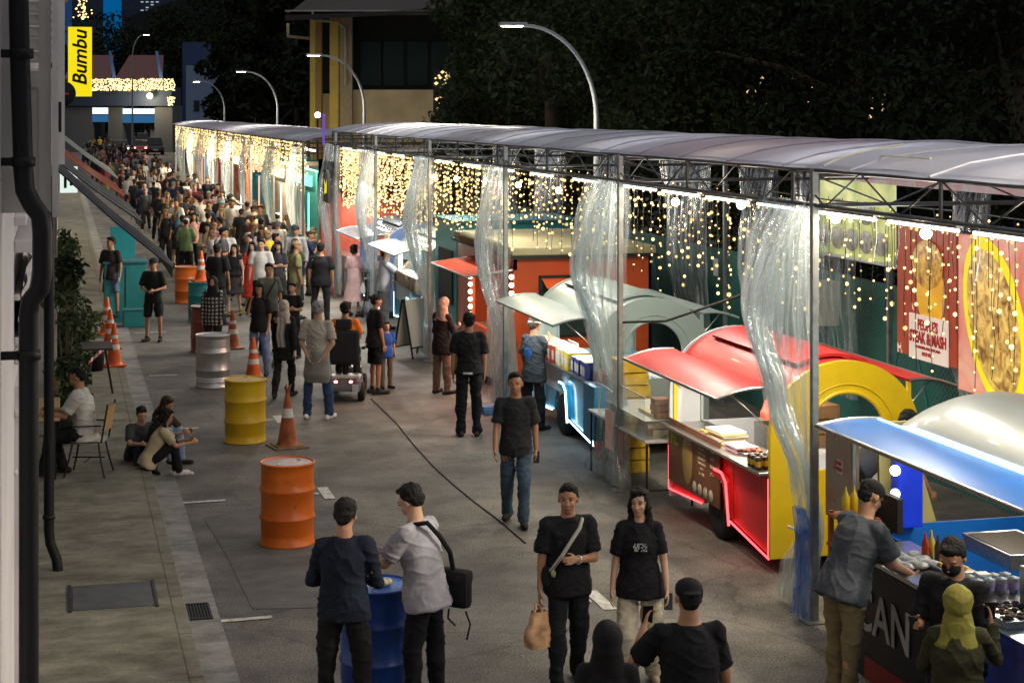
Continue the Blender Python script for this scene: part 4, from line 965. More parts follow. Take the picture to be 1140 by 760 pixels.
def bag(name,loc,label,mat,w_=.32,h=.36,d=.18,rz=0,group=None):
    b=MB(); 
    def f(u,v):
        a=u*2*PI; p=(1-.35*v+.12*math.sin(v*5)); n_=noise.noise(Vector((math.cos(a)*2,math.sin(a)*2,v*3+loc[1])))
        return (w_/2*math.copysign(abs(math.cos(a))**.6,math.cos(a))*p*(1+.18*n_), d/2*math.copysign(abs(math.sin(a))**.6,math.sin(a))*p*(1+.18*n_), h*v*.85)
    b.grid(f,24,10); b.tube([(-w_*.2,0,h*.8),(-w_*.12,0,h*1.05),(w_*.05,0,h*1.05),(w_*.1,0,h*.8)],.012,5); b.tube([(-w_*.1,.03,h*.8),(0,.05,h*1.0),(w_*.2,.02,h*.8)],.012,5)
    b.add([f(i/24,0) for i in range(24)],[tuple(range(24))])
    o=b.build(name,None,mat); o.location=loc; o.rotation_euler=(0,0,rz); return tag(o,label,'bag',group)
bag('plastic_bag',(7.55,17.55,1.32),'coral red plastic bag hanging inside the red trailer',M('coral plastic',(.62,.12,.08),rough=.35,emit=.12,ecol=(.9,.2,.15)),.42,.42,.2)
def stack(name,label,X,Y,z,n,dx,dy,dz,mats,cat,group=None,jit=.02):
    r=empty(name,(X,Y,z),0,label,cat,group)
    for i in range(n): MB().box(-dx/2,dx/2,-dy/2,dy/2,0,dz*.9,.004,T=Matrix.Translation((rn.uniform(-jit,jit),rn.uniform(-jit,jit),i*dz))@Matrix.Rotation(rn.uniform(-.1,.1),4,'Z')).build('layer',r,mats[i%len(mats)])
    return r
stack('paper_stack','pile of yellow and white wrapping paper on the red trailer counter',7.10,18.0,1.018,6,.3,.42,.022,[M('butter paper',(.65,.5,.2)),m_white],'paper')
stack('paper_stack','pile of pink napkins on the red trailer counter',7.05,17.45,1.018,3,.24,.34,.024,[M('pink paper',(.7,.42,.5))],'paper')
cpl=M('can label gold',(.5,.32,.05),rough=.3,metal=.3); cdk=M('can dark',(.03,.02,.02),rough=.3)
for i in range(9):
    c=MB().mat(cdk).lathe([(0,0),(.032,0),(.034,.01),(.034,.115),(.028,.125),(0,.125)],12).mat(cpl).lathe([(.0345,.03),(.0345,.085)],12)
    o=c.build('sauce_jar'); o.location=(6.84+.085*(i%3),16.5+.10*(i//3)+.02*(i%2),1.017); tag(o,'small dark jar with a gold label at the near end of the red trailer counter','jar','dark jars with gold labels on the red counter')
bg_=MB().ball((0,0,.06),(.2,.2,.07),16,8).build('cake_cover',None,M('clear dome',(.7,.75,.8),rough=.1)); bg_.location=(7.3,16.9,1.02); tag(bg_,'pale domed plastic cover on the red trailer counter','cover')
for i,(yy,lb,c) in enumerate(((16.95,'steel tray of sliced bread on the red trailer counter',(.55,.36,.14)),(17.25,'steel tray of sausages on the red trailer counter',(.40,.10,.04)),(18.45,'steel tray of fried pieces at the far end of the red trailer counter',(.50,.28,.07)))):
    r=empty('food_tray',(7.08,yy,1.017),0,lb,'tray'); MB().box(-.13,.13,-.10,.10,0,.03,.005).build('tray',r,m_inox)
    fd=MB()
    for j in range(12): fd.ball((rn.uniform(-.10,.10),rn.uniform(-.07,.07),.035+.02*rn.random()),(.032,.022,.018),7,5)
    fd.build('food',r,M('tray food %d'%i,c,rough=.5,var=.4,nscale=20))
stack('white_box','stack of white takeaway boxes on the back shelf of the red trailer',8.2,17.1,.925,5,.28,.28,.07,[m_white,M('cream card 2',(.6,.52,.4))],'box')
stack('brown_box','brown cartons on the back shelf of the red trailer',8.2,18.0,.925,3,.32,.40,.16,[M('kraft card',(.35,.22,.11),var=.2)],'box')
unit_=empty('fryer',(7.7,18.6,.47),0,'small steel fryer standing inside the red trailer','fryer'); MB().box(0,.35,-.25,.1,0,.62,.01).build('case',unit_,m_inox); MB().box(.04,.31,-.21,.06,.621,.625).build('oil_well',unit_,m_iron)
pm=MB().box(-.004,.004,0,.42,0,.30).build('price_sheet',None,splotch('price sheet print',[(.6,.5,.1),(.6,.58,.5),(.5,.1,.05)],9,4,.15)); pm.location=(7.02,18.1,1.45); tag(pm,'small printed price sheet hanging under the red hatch','sign')
# --- glass display table between the two trailers
dt=empty('display_table',(6.62,19.35,0),0,'folding table with an acrylic food case between the red and white trailers','table')
MB().box(0,.62,0,2.3,.76,.79,.004).build('tabletop',dt,m_white)
for (a,b) in ((.03,.05),(.59,.05),(.03,2.25),(.59,2.25),(.03,1.1)): MB().tube([(a,b,.0),(a,b,.76)],.014,6).build('leg',dt,m_iron)
MB().tube([(.03,.05,.2),(.59,.05,.2)],.01,6).tube([(.03,1.1,.3),(.03,2.25,.3)],.01,6).build('stretcher',dt,m_iron)
m_acr=plastic('acrylic',.05)
case=MB()
for (x0,x1,a,b,z0,z1) in ((.02,.026,.1,1.6,.79,1.28),(.02,.6,.1,.106,.79,1.28),(.02,.6,1.6,1.606,.79,1.28)): case.box(x0,x1,a,b,z0,z1)
dc=empty('acrylic_case',(6.62,19.35,0),0,'clear acrylic case standing on the display table','case'); case.build('pane',dc,m_acr)
MB().box(.02,.6,.1,1.6,1.0,1.006).box(.02,.03,.1,1.6,1.28,1.29).build('shelf',dc,m_white)
stack('snack_box','cream printed snack boxes inside the acrylic case',6.92,19.85,.792,3,.3,.5,.09,[M('cream card',(.55,.45,.3),var=.3,nscale=20)],'box')
stack('snack_box','brown lettered boxes at the near end of the acrylic case',6.9,19.62,1.01,3,.2,.2,.08,[M('brown card',(.25,.12,.05),var=.4,nscale=20)],'box')
stack('yellow_box','stack of yellow cartons behind the acrylic case',7.15,21.6,.0,9,.4,.5,.16,[M('yellow carton',(.62,.40,.03),var=.2)],'box')
stack('red_box','stack of red cartons beside the yellow cartons',7.12,22.1,.0,7,.38,.42,.17,[M('red carton',(.45,.08,.05),var=.2)],'box')
ps_=MB().box(-.006,.006,0,.34,0,.48).build('food_flyer',None,splotch('flyer print',[(.5,.2,.1),(.62,.45,.12),(.55,.5,.45)],7,6,.1)); ps_.location=(6.60,20.5,.45); tag(ps_,'small food flyer hanging from the display table edge','flyer')
cab=MB().box(0,.42,0,.5,.35,1.05,.01).build('cooler_box',None,M('sky blue plastic',(.03,.22,.42),rough=.3)); cab.location=(6.72,21.7,0); tag(cab,'sky blue cooler under the plastic curtain by the post','cooler')

# ================================================================ nearest trailer, blue hatch, with long counter in front
t3=empty('food_trailer',(6.98,8.3,0),0,'grey-roofed food trailer with a glossy blue hatch at the right edge','food trailer')
L3=5.9
def f3(u,v):
    a=R(150)-R(120)*u; bulge=.16*math.sin(PI*min(1,max(0,(1-v)*6)))*0
    k=1-(.5*(max(0,v-.86)/.14)**2)
    return (.80+(.86*math.cos(a))*(.72+.28*k), L3*v, 1.62+.62*math.sin(a)*k)
MB().grid(f3,26,36).build('roof',t3,M('pale grey gloss roof',(.165,.19,.195),rough=.42,coat=.15,var=.08,nscale=2))
MB().tube([f3(0,i/36) for i in range(37)],.03,8).build('roof_edge',t3,m_neonb)
def h3(u,v): return (.03-.62*u, .1+5.7*v, 1.93-.03*u+.025*math.sin(PI*u))
MB().grid(h3,14,20).build('hatch',t3,m_blue)
MB().tube([h3(1,0),h3(1,1)],.022,8).tube([h3(i/8,1) for i in range(9)],.02,8).build('hatch_edge',t3,m_inox)
MB().tube([h3(.06,0),h3(.06,1)],.016,8).build('neon_strip',t3,m_neonb)
ws_=MB(); 
for k in range(3):
    p=[]
    for i in range(24): v=.45+.02*k+.5*i/24; p.append((h3(.35+.1*k+.12*math.sin(i*.5+k),v)[0],h3(.35,v)[1],h3(.35+.1*k+.12*math.sin(i*.5+k),v)[2]+.004))
# lower body, floor, pillar with vanity bulbs, back wall
MB().box(0,.03,.1,L3-.1,.2,.95).box(W,W+.03,.1,L3-.1,.2,1.7).box(0,W,L3-.13,L3-.1,.2,1.0).build('side_panel',t3,m_blue)
MB().box(.04,W-.01,.15,L3-.2,.40,.46).build('floor',t3,m_inox)
MB().prism([(.0,L3-.14,1.0),(.0,L3-.10,1.9),(.28,L3-.10,1.9),(.55,L3-.12,1.0)],(0,.04,0)).build('end_panel',t3,M('olive cream panel',(.32,.28,.10),rough=.4))
MB().box(.10,.34,L3-.28,L3-.14,1.0,1.88,.02).build('pillar',t3,M('ultramarine panel',(.01,.03,.45),rough=.25,emit=.15,ecol=(.02,.08,1)))
for k in range(4):
    MB().ball((.05,L3-.32,1.12+k*.20),.045,10,8).build('vanity_bulb',t3,m_bulb if k==2 else EM('vanity bulb soft',(1,.9,.8),2.2))
wheel(.10,2.6,t3); wheel(W-.1,2.6,t3)
stall_light(7.6,12.3,1.9,55,(1,.88,.70),(.2,2.5)); inner_tube(t3,.8,3.2,1.98,1.8)
# interior equipment
def unit(name,label,X,Y,Z,dx,dy,dz,mat,cat,extra=None):
    r=empty(name,(X,Y,Z),0,label,cat); o=MB().box(0,dx,0,dy,0,dz,.01).build('case',r,mat)
    if extra: extra(r,dx,dy,dz)
    return r
def tray(r,dx,dy,dz):
    MB().box(.03,dx-.03,.03,dy-.03,dz+.001,dz+.006).build('dark_well',r,m_iron); MB().tube([(.0,0,dz),(dx,0,dz),(dx,dy,dz),(0,dy,dz)],.010,6,closed=True).build('rim',r,m_inox)
def hob(r,dx,dy,dz):
    b=MB()
    for k in range(2): b.lathe([(.03,0),(.09,.0),(.10,.02),(.085,.03)],14,(dx/2,dy*(.28+.44*k),dz))
    b.build('burner',r,m_iron)
def pots(r,dx,dy,dz):
    for k in range(3): MB().lathe([(0,0),(.09,0),(.095,.12),(.1,.12)],16,(dx*.5,dy*(.2+.3*k),dz)).build('insert_pot',r,m_inox)
unit('griddle','stainless griddle with a dark well behind the monitor',7.25,12.35,1.02,.5,.75,.12,m_inox,'griddle',tray)
unit('steam_table','tall stainless steam table with open wells at the right edge',6.85,10.55,1.0,.55,1.0,.30,m_inox,'steam table',pots)
unit('hob','gas hob behind the food cups inside the grey-roofed trailer',7.45,11.5,.95,.45,.7,.12,m_iron,'hob',hob)
unit('grey_crate','blue-grey crate on the back shelf of the grey-roofed trailer',8.0,11.3,1.05,.4,.7,.3,M('slate blue plastic',(.10,.14,.22)),'crate',tray)
unit('monitor','black monitor seen from behind on the counter end',6.88,13.55,1.05,.06,.45,.30,m_iron,'monitor',lambda r,a,b,c:MB().box(.02,.04,.16,.26,-.03,.02).build('stand',r,m_iron))
# long serving counter with black banner reading CAN
ct=empty('serving_counter',(6.32,8.4,0),0,'long serving counter with a black banner lettered CAN along its front','counter')
MB().box(0,.6,0,5.0,1.0,1.035,.006).build('counter_top',ct,m_inox)
MB().box(.0,.02,.0,5.0,.06,.99).build('banner',ct,M('black banner cloth',(.010,.010,.012),rough=.5,bump=.3,var=.4,nscale=3))
MB().box(-.008,-.001,0,4.6,.06,.24).build('red_stripe',ct,M('banner red',(.25,.02,.015),rough=.5))
text_mesh('CAN',.47,ct,M('banner letters',(.42,.40,.38),rough=.7),frameT((-.012,4.28,.60),(0,-1,0),(0,0,1)),bold=.006,sx=.95)
MB().grid(lambda u,v:(-.03-.02*math.sin(u*14)-.02*v,2.75*u,1.03-.42*v*(.8+.2*math.sin(u*3))),40,6).build('blue_tarp',ct,M('blue tarpaulin',(.008,.03,.33),rough=.25,bump=.5,var=.4,nscale=5))
for (a,b) in ((.05,.05),(.55,.05),(.05,4.95),(.55,4.95)): MB().box(a-.02,a+.02,b-.02,b+.02,0,1.0).build('leg',ct,m_truss)
# wooden rack at its far end
m_owood=M('orange stained wood',(.33,.10,.03),rough=.5,var=.25,nscale=5)
wr=empty('wooden_rack',(6.46,13.62,0),0,'orange-brown wooden rack standing at the far end of the serving counter','rack')
rb_=MB().box(0,.04,0,.04,0,1.18).box(0,.04,.36,.40,0,1.18).box(.26,.30,0,.04,0,1.18).box(.26,.30,.36,.40,0,1.18); rb_.build('frame',wr,m_owood)
for z in (.18,.55,.88,1.14): MB().box(-.01,.31,-.01,.41,z,z+.025,.004).build('shelf',wr,m_owood)
MB().box(-.02,.0,.05,.38,.6,.66).build('rail',wr,m_owood)
# counter clutter
rz_=random.Random(31)
for i,(X_,Y_,lb,c) in enumerate(((6.50,11.1,'oblong steel tray of dark grilled meat on the serving counter',(.12,.05,.03)),(6.75,12.35,'oblong steel tray of golden fries on the serving counter',(.6,.36,.06)),(6.50,10.5,'oblong steel tray of green salad on the serving counter',(.10,.22,.04)))):
    r=empty('food_tray',(X_,Y_,1.037),0,lb,'tray'); MB().box(-.12,.12,-.17,.17,0,.05,.006).build('tray',r,m_inox); fd=MB()
    for j in range(26): fd.ball((rz_.uniform(-.09,.09),rz_.uniform(-.14,.14),.05+.02*rz_.random()),(.03,.02,.014),6,4)
    fd.build('food',r,M('counter food %d'%i,c,rough=.45,var=.4,nscale=20))
for i,(X_,Y_,c,lb) in enumerate(((6.72,12.75,(.5,.05,.03),'red sauce bottle'),(6.80,12.80,(.6,.45,.05),'mustard yellow sauce bottle'),(6.78,12.65,(.08,.05,.03),'dark brown sauce bottle'))):
    o=MB().mat(M('bottle %d'%i,c,rough=.3)).lathe([(0,0),(.03,0),(.03,.14),(.012,.19),(.008,.23)],12).build('sauce_bottle'); o.location=(X_,Y_,1.037); tag(o,lb+' standing on the serving counter near the monitor','bottle')
nk=stack('napkin_stack','low pile of white napkins beside the lilac cups',6.52,11.7,1.037,5,.14,.14,.012,[m_white],'napkins')
stack('paper_cup','stack of white lidded cups in the middle of the serving counter',6.75,11.9,1.037,1,.1,.1,.14,[m_white],'cup')
rn2=random.Random(5)
for i in range(8):
    o=MB().mat(m_white).lathe([(0,0),(.03,0),(.042,.11),(.046,.115),(.0,.13)],12).mat(M('lilac sleeve',(.4,.3,.55))).lathe([(.0345,.03),(.040,.08)],12).build('food_cup'); o.location=(6.62+.10*(i%4),11.75+.12*(i//4),1.037); tag(o,'small white cup with a lilac sleeve on the serving counter','cup','white cups with lilac sleeves on the serving counter')
for i in range(10):
    o=MB().ball((0,0,.03),(.055+.02*rn2.random(),.10,.035),10,6).build('wrapped_food',None,M('wrapped food foil',(.45,.43,.40),rough=.35,var=.5,nscale=14,bump=.6)); o.location=(6.42+.12*(i%3),12.55+.14*(i//3),1.037); o.rotation_euler=(0,0,rn2.uniform(-1,1)); tag(o,'foil and paper wrapped food piece on the counter by the man in grey','food','wrapped food pieces by the man in grey')
for i in range(6):
    o=MB().ball((0,0,.02),(.035,.03,.025),8,6).build('dark_fruit',None,M('dark berries',(.03,.015,.03),rough=.25)); o.location=(6.6+.07*(i%3),11.35+.07*(i//3),1.037); tag(o,'small dark round fruit on the counter','fruit','dark fruits on the serving counter')
ck=stack('menu_stand','upright printed menu screen panels with small white price tags behind the wooden rack',6.75,14.35,1.0,1,.05,.5,.9,[splotch('menu screen print',[(.10,.05,.03),(.4,.14,.08),(.6,.28,.16),(.08,.08,.06)],3.2,6,.5)],'sign',jit=0)
for i,(yy,z) in enumerate(((.14,.7),(.02,.42),(.16,.12))):
    t_=MB().box(-.03,-.026,yy-.1,yy+.1,z,z+.12).build('price_tag',ck,M('tag white',(.6,.5,.5)))
    text_mesh('STEAK',.05,t_,mred,frameT((-.032,yy,z+.085),(0,-1,0),(0,0,1))); text_mesh('& MASH',.05,t_,mred,frameT((-.032,yy,z+.035),(0,-1,0),(0,0,1)))
MB().box(-.03,.0,-.28,-.24,-.98,.9).build('stand',ck,m_inox)
ylc=MB()
for i in range(2):
    o=MB().mat(m_yelc).lathe([(0,0),(.035,0),(.035,.15),(.012,.2),(.006,.24)],12).build('sauce_bottle'); o.location=(6.55+.09*i,13.85+.03*(i%2),1.17); tag(o,'yellow sauce bottle on top of the wooden rack','bottle','yellow sauce bottles on the wooden rack')
fl_=MB()
for i in range(3): fl_.ball((rn2.uniform(-.1,.1),rn2.uniform(-.15,.15),-i*.1),(.10,.12,.08),7,5)
o=fl_.build('foil_pack',None,M('crumpled foil',(.5,.5,.5),metal=.9,rough=.2,bump=1,nscale=25)); o.location=(7.3,11.9,1.72); tag(o,'crumpled foil packs hanging under the blue hatch','foil pack')

# ================================================================ orange kiosk
m_org=M('orange red paint',(.55,.085,.02),rough=.35,coat=.3,var=.08,nscale=2)
ok_=empty('orange_kiosk',(7.0,26.9,0),0,'orange-red box kiosk with a beige flat roof and an open side window','kiosk')
MB().box(0,2.3,0,.05,0.35,2.28).box(0,.05,2.9,4.1,.35,2.28).box(2.25,2.3,0,4.1,.35,2.28).box(0,2.3,4.05,4.1,.35,2.28).box(0,.05,0,2.9,.35,.95).box(0,.05,0,2.9,2.1,2.28).build('wall',ok_,m_org)
MB().box(-.08,2.4,-.10,4.2,2.28,2.33).build('roof_edge',ok_,m_iron); MB().box(-.05,2.36,-.06,4.16,2.33,2.46,.02).build('roof',ok_,M('beige roof canvas',(.36,.33,.19),rough=.7))
wn=MB().box(.42,1.18,-.02,0.0,1.05,1.98).build('window',ok_,M('dark glass',(.03,.05,.05),rough=.15)); MB().box(.40,1.2,-.03,-.015,1.02,1.05).box(.40,.43,-.03,-.015,1.05,2.0).box(1.17,1.2,-.03,-.015,1.05,2.0).box(.4,1.2,-.03,-.015,1.98,2.01).build('frame',wn,m_iron)
MB().add([(.45,-.02,1.96),(1.15,-.02,1.96),(1.15,-.35,1.83),(.45,-.35,1.83)],[(0,1,2,3)]).build('window_flap',ok_,m_org)
MB().box(.05,2.2,.1,2.85,.9,.95).build('counter',ok_,m_inox); MB().box(2.0,2.2,.1,3.9,.95,2.2).build('inner_wall',ok_,m_inox)
def hk(u,v): return (-.75*u,.1+2.7*v,2.10-.10*u+.02*math.sin(PI*u))
MB().grid(hk,6,8).build('hatch',ok_,M('matte red hatch',(.50,.05,.015),rough=.7,spec=.15)); MB().tube([hk(0,0),hk(1,0),hk(1,1),hk(0,1)],.016,6).build('hatch_edge',ok_,m_white)
MB().tube([(-.12,.2,2.42),(-.12,3.0,2.42)],.10,10).build('rolled_awning',ok_,M('olive canvas roll',(.12,.12,.06),rough=.8,bump=.4,nscale=9))
for k in range(9): MB().ball((-.03,.05,.95+k*.13),.04,8,6).build('vanity_bulb',ok_,EM('vanity bulb warm',(1,.88,.65),9))
for k in range(9): MB().ball((-.03,2.92,.95+k*.13),.04,8,6).build('vanity_bulb',ok_,EM('vanity bulb warm',(1,.88,.65),9))
stall_light(6.2,36.5,3.3,190,(1,.93,.85),(.5,3),rot=35)  # this and the next are added to spill stall light onto the crowd
stall_light(6.2,41.5,3.3,150,(1,.93,.85),(.5,3),rot=35)
stall_light(7.3,28.3,2.05,60,(1,.85,.7),(.3,2.2)); stall_light(6.55,28,1.8,45,(1,.45,.3),(.3,2),rot=20)
wheel(.1,2.0,ok_); inner_tube(ok_,.6,.4,2.15,2.0)
def leanboard(name,label,X,Y,w_,h,mat,rz=0,tilt=12,frame=m_iron,legs=True):
    r=empty(name,(X,Y,0),rz,label,'board')
    a=math.tan(R(tilt))
    for s_ in (-1,1):
        T_=Matrix.Translation((0,s_*.02,h))@Matrix.Rotation(R(-tilt*s_)*-1,4,'X')@Matrix.Translation((0,0,-h))
        p=MB().box(-w_/2,w_/2,-.01,.01,.22,h-.02,T=T_).build('panel',r,mat)
        MB().box(-w_/2-.02,-w_/2,-.015,.015,0,h,T=T_).box(w_/2,w_/2+.02,-.015,.015,0,h,T=T_).box(-w_/2,w_/2,-.015,.015,.19,.22,T=T_).build('frame',p,frame)
    return r
p=G(462,398); leanboard('sandwich_board','black framed sandwich board with pale blank panels',p.x,p.y,.62,1.12,M('pale board',(.48,.50,.44),var=.05),rz=R(35))
for i,(px,py) in enumerate(((540,440),)):
    pass
wp=MB().add([(0,0,.05),(.75,.0,.0),(.62,.0,1.25),(.05,.0,1.15)],[(0,1,2,3)]).add([(0,.02,.05),(.05,.02,1.15),(.62,.02,1.25),(.75,.02,0)],[(0,1,2,3)]).build('white_poster',None,M('white cloth poster',(.6,.57,.52),var=.1)); wp.location=(6.6,27.2,.35); wp.rotation_euler=(0,0,R(-60)); tag(wp,'tall white poster leaning by the orange kiosk opening','poster')

# ================================================================ farther kiosks and caravans
m_teal=M('teal panel',(.02,.26,.29),rough=.35,var=.1); m_silver=M('silver blue shell',(.35,.42,.52),rough=.22,metal=.5,var=.1)
tk=empty('teal_kiosk',(7.15,31.7,0),0,'teal box kiosk standing behind the orange kiosk','kiosk')
MB().box(0,2.4,0,1.9,.3,2.52,.02).build('wall',tk,m_teal); MB().box(-.05,2.45,-.05,1.95,2.52,2.58).build('roof',tk,M('teal dark',(.02,.12,.14)))
MB().box(-.03,-.002,.3,1.5,1.0,2.0).build('window',tk,m_dark); MB().box(-.015,-.002,.05,1.85,.55,.60).build('stripe',tk,m_neonw)
t4=caravan(7.0,34.0,3.0,'pale caravan with teal skirt and white neon in front of the sandwich board',m_white,m_pale,m_teal,m_pale,m_neonw,m_pale)
t5=caravan(7.0,38.4,3.0,'silver-blue caravan with a domed hatch and a white neon arch',m_silver,m_silver,m_silver,M('periwinkle end',(.14,.22,.45),rough=.3),m_neonw,m_silver)
MB().tube([(x,-.03,z) for x,z in arch(.02)],.022,6).build('neon_arch',t5,m_neonw); MB().tube([(x,-.03,z) for x,z in arch(.02)],.012,6).build('neon_arch',t4,m_neonw)
for a_ in (.4,2.3): MB().box(-.05,.02,a_,a_+.08,1.0,1.8).build('light_strip',t4,m_neonw)
stall_light(7.3,35.5,1.9,70); stall_light(7.3,39.9,1.9,45,(.85,.92,1)); inner_tube(t4,.5,.4,1.95,2); inner_tube(t5,.5,.4,1.95,2)
packets(6.92,34.3,12,1.018,.2,'pale food packet on the caravan with the teal skirt','food packets on the teal skirted caravan',(4,1,4,7,3))
fp=MB().box(-.01,.01,0,.5,0,.6).build('food_poster',None,splotch('yellow pink flyer',[(.6,.4,.1),(.6,.2,.2),(.6,.55,.5)],5,2,.3)); fp.location=(6.9,37.2,1.35); tag(fp,'small yellow and pink food poster between the two pale caravans','poster')
rsn=MB().box(-.03,.03,0,1.1,0,.28).build('shop_sign',None,EM('red lit sign',(.8,.05,.05),1.0)); rsn.location=(9.2,36.3,2.75); tag(rsn,'small red lit sign behind the pale caravans','sign')
# coral stall with black square sign
cs=empty('coral_stall',(6.9,43.2,0),0,'coral red stall with tall posts and a black square sign','stall')
MB().box(-.3,2,2.2,2.4,.0,3.3).build('side_wall',cs,M('coral paint',(.55,.12,.08),rough=.5))
for a_ in (0,2.0): MB().box(-.3,-.1,a_,a_+.19,0,3.3).build('post',cs,M('coral paint')); MB().box(-.32,2,-.05,2.4,2.6,3.35).build('fascia',cs,M('coral paint'))
MB().box(0,2,.1,2.2,0,1.0).build('counter',cs,m_inox); sq=MB().box(-.5,-.44,-.5,.35,2.35,3.15).build('square_sign',cs,m_iron)
MB().add([(-.505,-.30,2.6),(-.505,.15,2.55),(-.505,.05,2.75),(-.505,.2,2.95),(-.505,-.15,2.8),(-.505,-.32,2.95)],[(0,1,2,3,4,5)]).build('emblem',sq,EM('yellow emblem',(.9,.75,.02),.9))
stall_light(7.6,44.3,2.4,60,(1,.85,.7))
colsK=[((.03,.22,.20),'green'),((.48,.42,.36),'cream'),((.03,.20,.24),'teal'),((.50,.14,.05),'orange'),((.45,.45,.48),'grey'),((.45,.06,.05),'red'),((.1,.2,.35),'blue'),((.5,.4,.15),'mustard')]
y=48.0
for i,(c,nm) in enumerate(colsK):
    r=empty('market_stall',(6.9,y,0),0,'%s stall under the second canopy, %s from its near end'%(nm,['first','second','third','fourth','fifth','sixth','seventh','last'][i]),'stall')
    m_=M('stall paint '+nm,c,rough=.5,var=.12)
    MB().box(0,2.2,0,.06,0,2.9).box(0,2.2,4.4,4.46,0,2.9).box(0,.06,.06,4.4,0,1.0).box(-.05,.08,0,4.46,2.35,2.95).build('wall',r,m_)
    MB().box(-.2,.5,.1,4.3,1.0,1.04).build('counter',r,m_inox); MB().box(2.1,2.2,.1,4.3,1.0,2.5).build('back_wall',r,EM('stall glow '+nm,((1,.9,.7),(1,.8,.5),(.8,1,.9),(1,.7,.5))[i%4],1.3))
    MB().box(-.11,-.06,.6,3.8,2.5,2.8).build('lit_fascia',r,EM('strip '+nm,((.2,1,.75),(1,.9,.7),(1,.3,.2),(1,.95,.8))[i%4],2.2))
    MB().box(-.09,-.05,1.2,1.28,.4,2.3).build('light_strip',r,EM('strip '+nm,((.2,1,.75),(1,.9,.7),(1,.3,.2),(1,.95,.8))[i%4],2.2))
    gd=MB()
    for k in range(9): gd.box(.0,.15,.3+k*.45,.5+k*.45,1.04,1.04+.15+.2*((k*7)%3)/3,.01)
    gd.build('goods',r,M('goods mix',(.45,.30,.18),var=.8,nscale=3)); y+=6.3
# ================================================================ people
DG = bpy.context.evaluated_depsgraph_get
def nrm(v): return Vector(v).normalized()
def basis(d, hint=(0,1,0)):
    d=nrm(d); h=Vector(hint); x=d.cross(h)
    if x.length<1e-3: x=d.cross(Vector((1,0,0)))
    x.normalize(); y=x.cross(d).normalized(); return x,y
def cone(mb,p0,p1,r0,r1,n=12,flat=False,fl=1.0,hint=(0,1,0)):
    """tapered limb piece; round ends unless flat. fl squeezes it along the hint direction"""
    p0=Vector(p0);p1=Vector(p1);d=p1-p0; L=d.length; d.normalize(); x,y=basis(d,hint)
    pr=[]
    if flat: pr=[(r0,0),(r0*.98+r1*.02,.0+L*.02),((r0+r1)/2,L*.5),(r1,L)]
    else:
        for a in (-80,-55,-28,0): pr.append((r0*math.cos(R(a)),r0*math.sin(R(a))))
        pr.append(((r0+r1)/2,L/2))
        for a in (0,28,55,80): pr.append((r1*math.cos(R(a)),L+r1*math.sin(R(a))))
    vs=[p0+d*z+(x*math.cos(2*PI*j/n)+y*math.sin(2*PI*j/n)*fl)*r for r,z in pr for j in range(n)]
    fs=[(i*n+j,i*n+(j+1)%n,(i+1)*n+(j+1)%n,(i+1)*n+j) for i in range(len(pr)-1) for j in range(n)]
    fs+=[tuple(range(n))[::-1],tuple(range((len(pr)-1)*n,len(pr)*n))]
    mb.add(vs,fs)
def loft(mb,rings,n=20,pw=1.0):
    vs=[];k=len(rings)
    for c,x,y,rx,ry in rings:
        for j in range(n):
            a=2*PI*j/n; ca,sa=math.cos(a),math.sin(a)
            ca=math.copysign(abs(ca)**pw,ca); sa=math.copysign(abs(sa)**pw,sa)
            vs.append(Vector(c)+x*(ca*rx)+y*(sa*ry))
    fs=[(i*n+j,i*n+(j+1)%n,(i+1)*n+(j+1)%n,(i+1)*n+j) for i in range(k-1) for j in range(n)]
    fs+=[tuple(range(n))[::-1],tuple(range((k-1)*n,k*n))]
    mb.add(vs,fs)
def ell(mb,c,r,M3,n=14,m=10): mb.ball(c,r,n,m,T=M3.to_4x4())
def fuse(mb,name,vox,smooth=3,wr=0,seed=0,wf=9):
    me=mb.mesh('t_'+name); o=bpy.data.objects.new('t',me); COL.objects.link(o)
    bm=bmesh.new(); bm.from_mesh(me); bmesh.ops.recalc_face_normals(bm,faces=bm.faces[:]); bm.to_mesh(me); bm.free()
    a=o.modifiers.new('r','REMESH'); a.mode='VOXEL'; a.voxel_size=vox; a.use_smooth_shade=True
    if smooth: b=o.modifiers.new('s','SMOOTH'); b.iterations=smooth; b.factor=.5
    dg=DG(); out=bpy.data.meshes.new_from_object(o.evaluated_get(dg)); out.name=name
    bpy.data.objects.remove(o); bpy.data.meshes.remove(me)
    if wr:
        n=len(out.vertices); co=np.empty(n*3); out.vertices.foreach_get('co',co); co=co.reshape(-1,3)
        no=np.empty(n*3); out.vertices.foreach_get('normal',no); no=no.reshape(-1,3)
        rg=np.random.default_rng(seed); d=np.zeros(n)
        for k in range(7):
            w_=rg.normal(size=3)*wf*(.5+.3*k); d+=np.sin(co@w_+rg.random()*6+1.5*np.sin(co@(rg.normal(size=3)*wf*.5)))/(1+.5*k)
        if vox<.012 and wf<20:   # sharp creases in the cloth of the nearer figures
            of=float(rg.random()*9)
            for i in range(n):
                x,y_,z=co[i]; a=1-2.2*abs(noise.noise(Vector((x*5+y_*2+of,y_*5,z*10+x*4)))); b_=1-2.2*abs(noise.noise(Vector((x*9,y_*9+of,z*17-x*8))))
                d[i]+=1.5*max(0,a)**4+.7*max(0,b_)**4-.4
        co+=no*(d*wr+(wr*.9 if wf<20 else wr*.4))[:,None]; out.vertices.foreach_set('co',co.reshape(-1)); out.update()
    out.materials.clear(); out.materials.append(None)
    out.polygons.foreach_set('use_smooth',[True]*len(out.polygons))
    return out
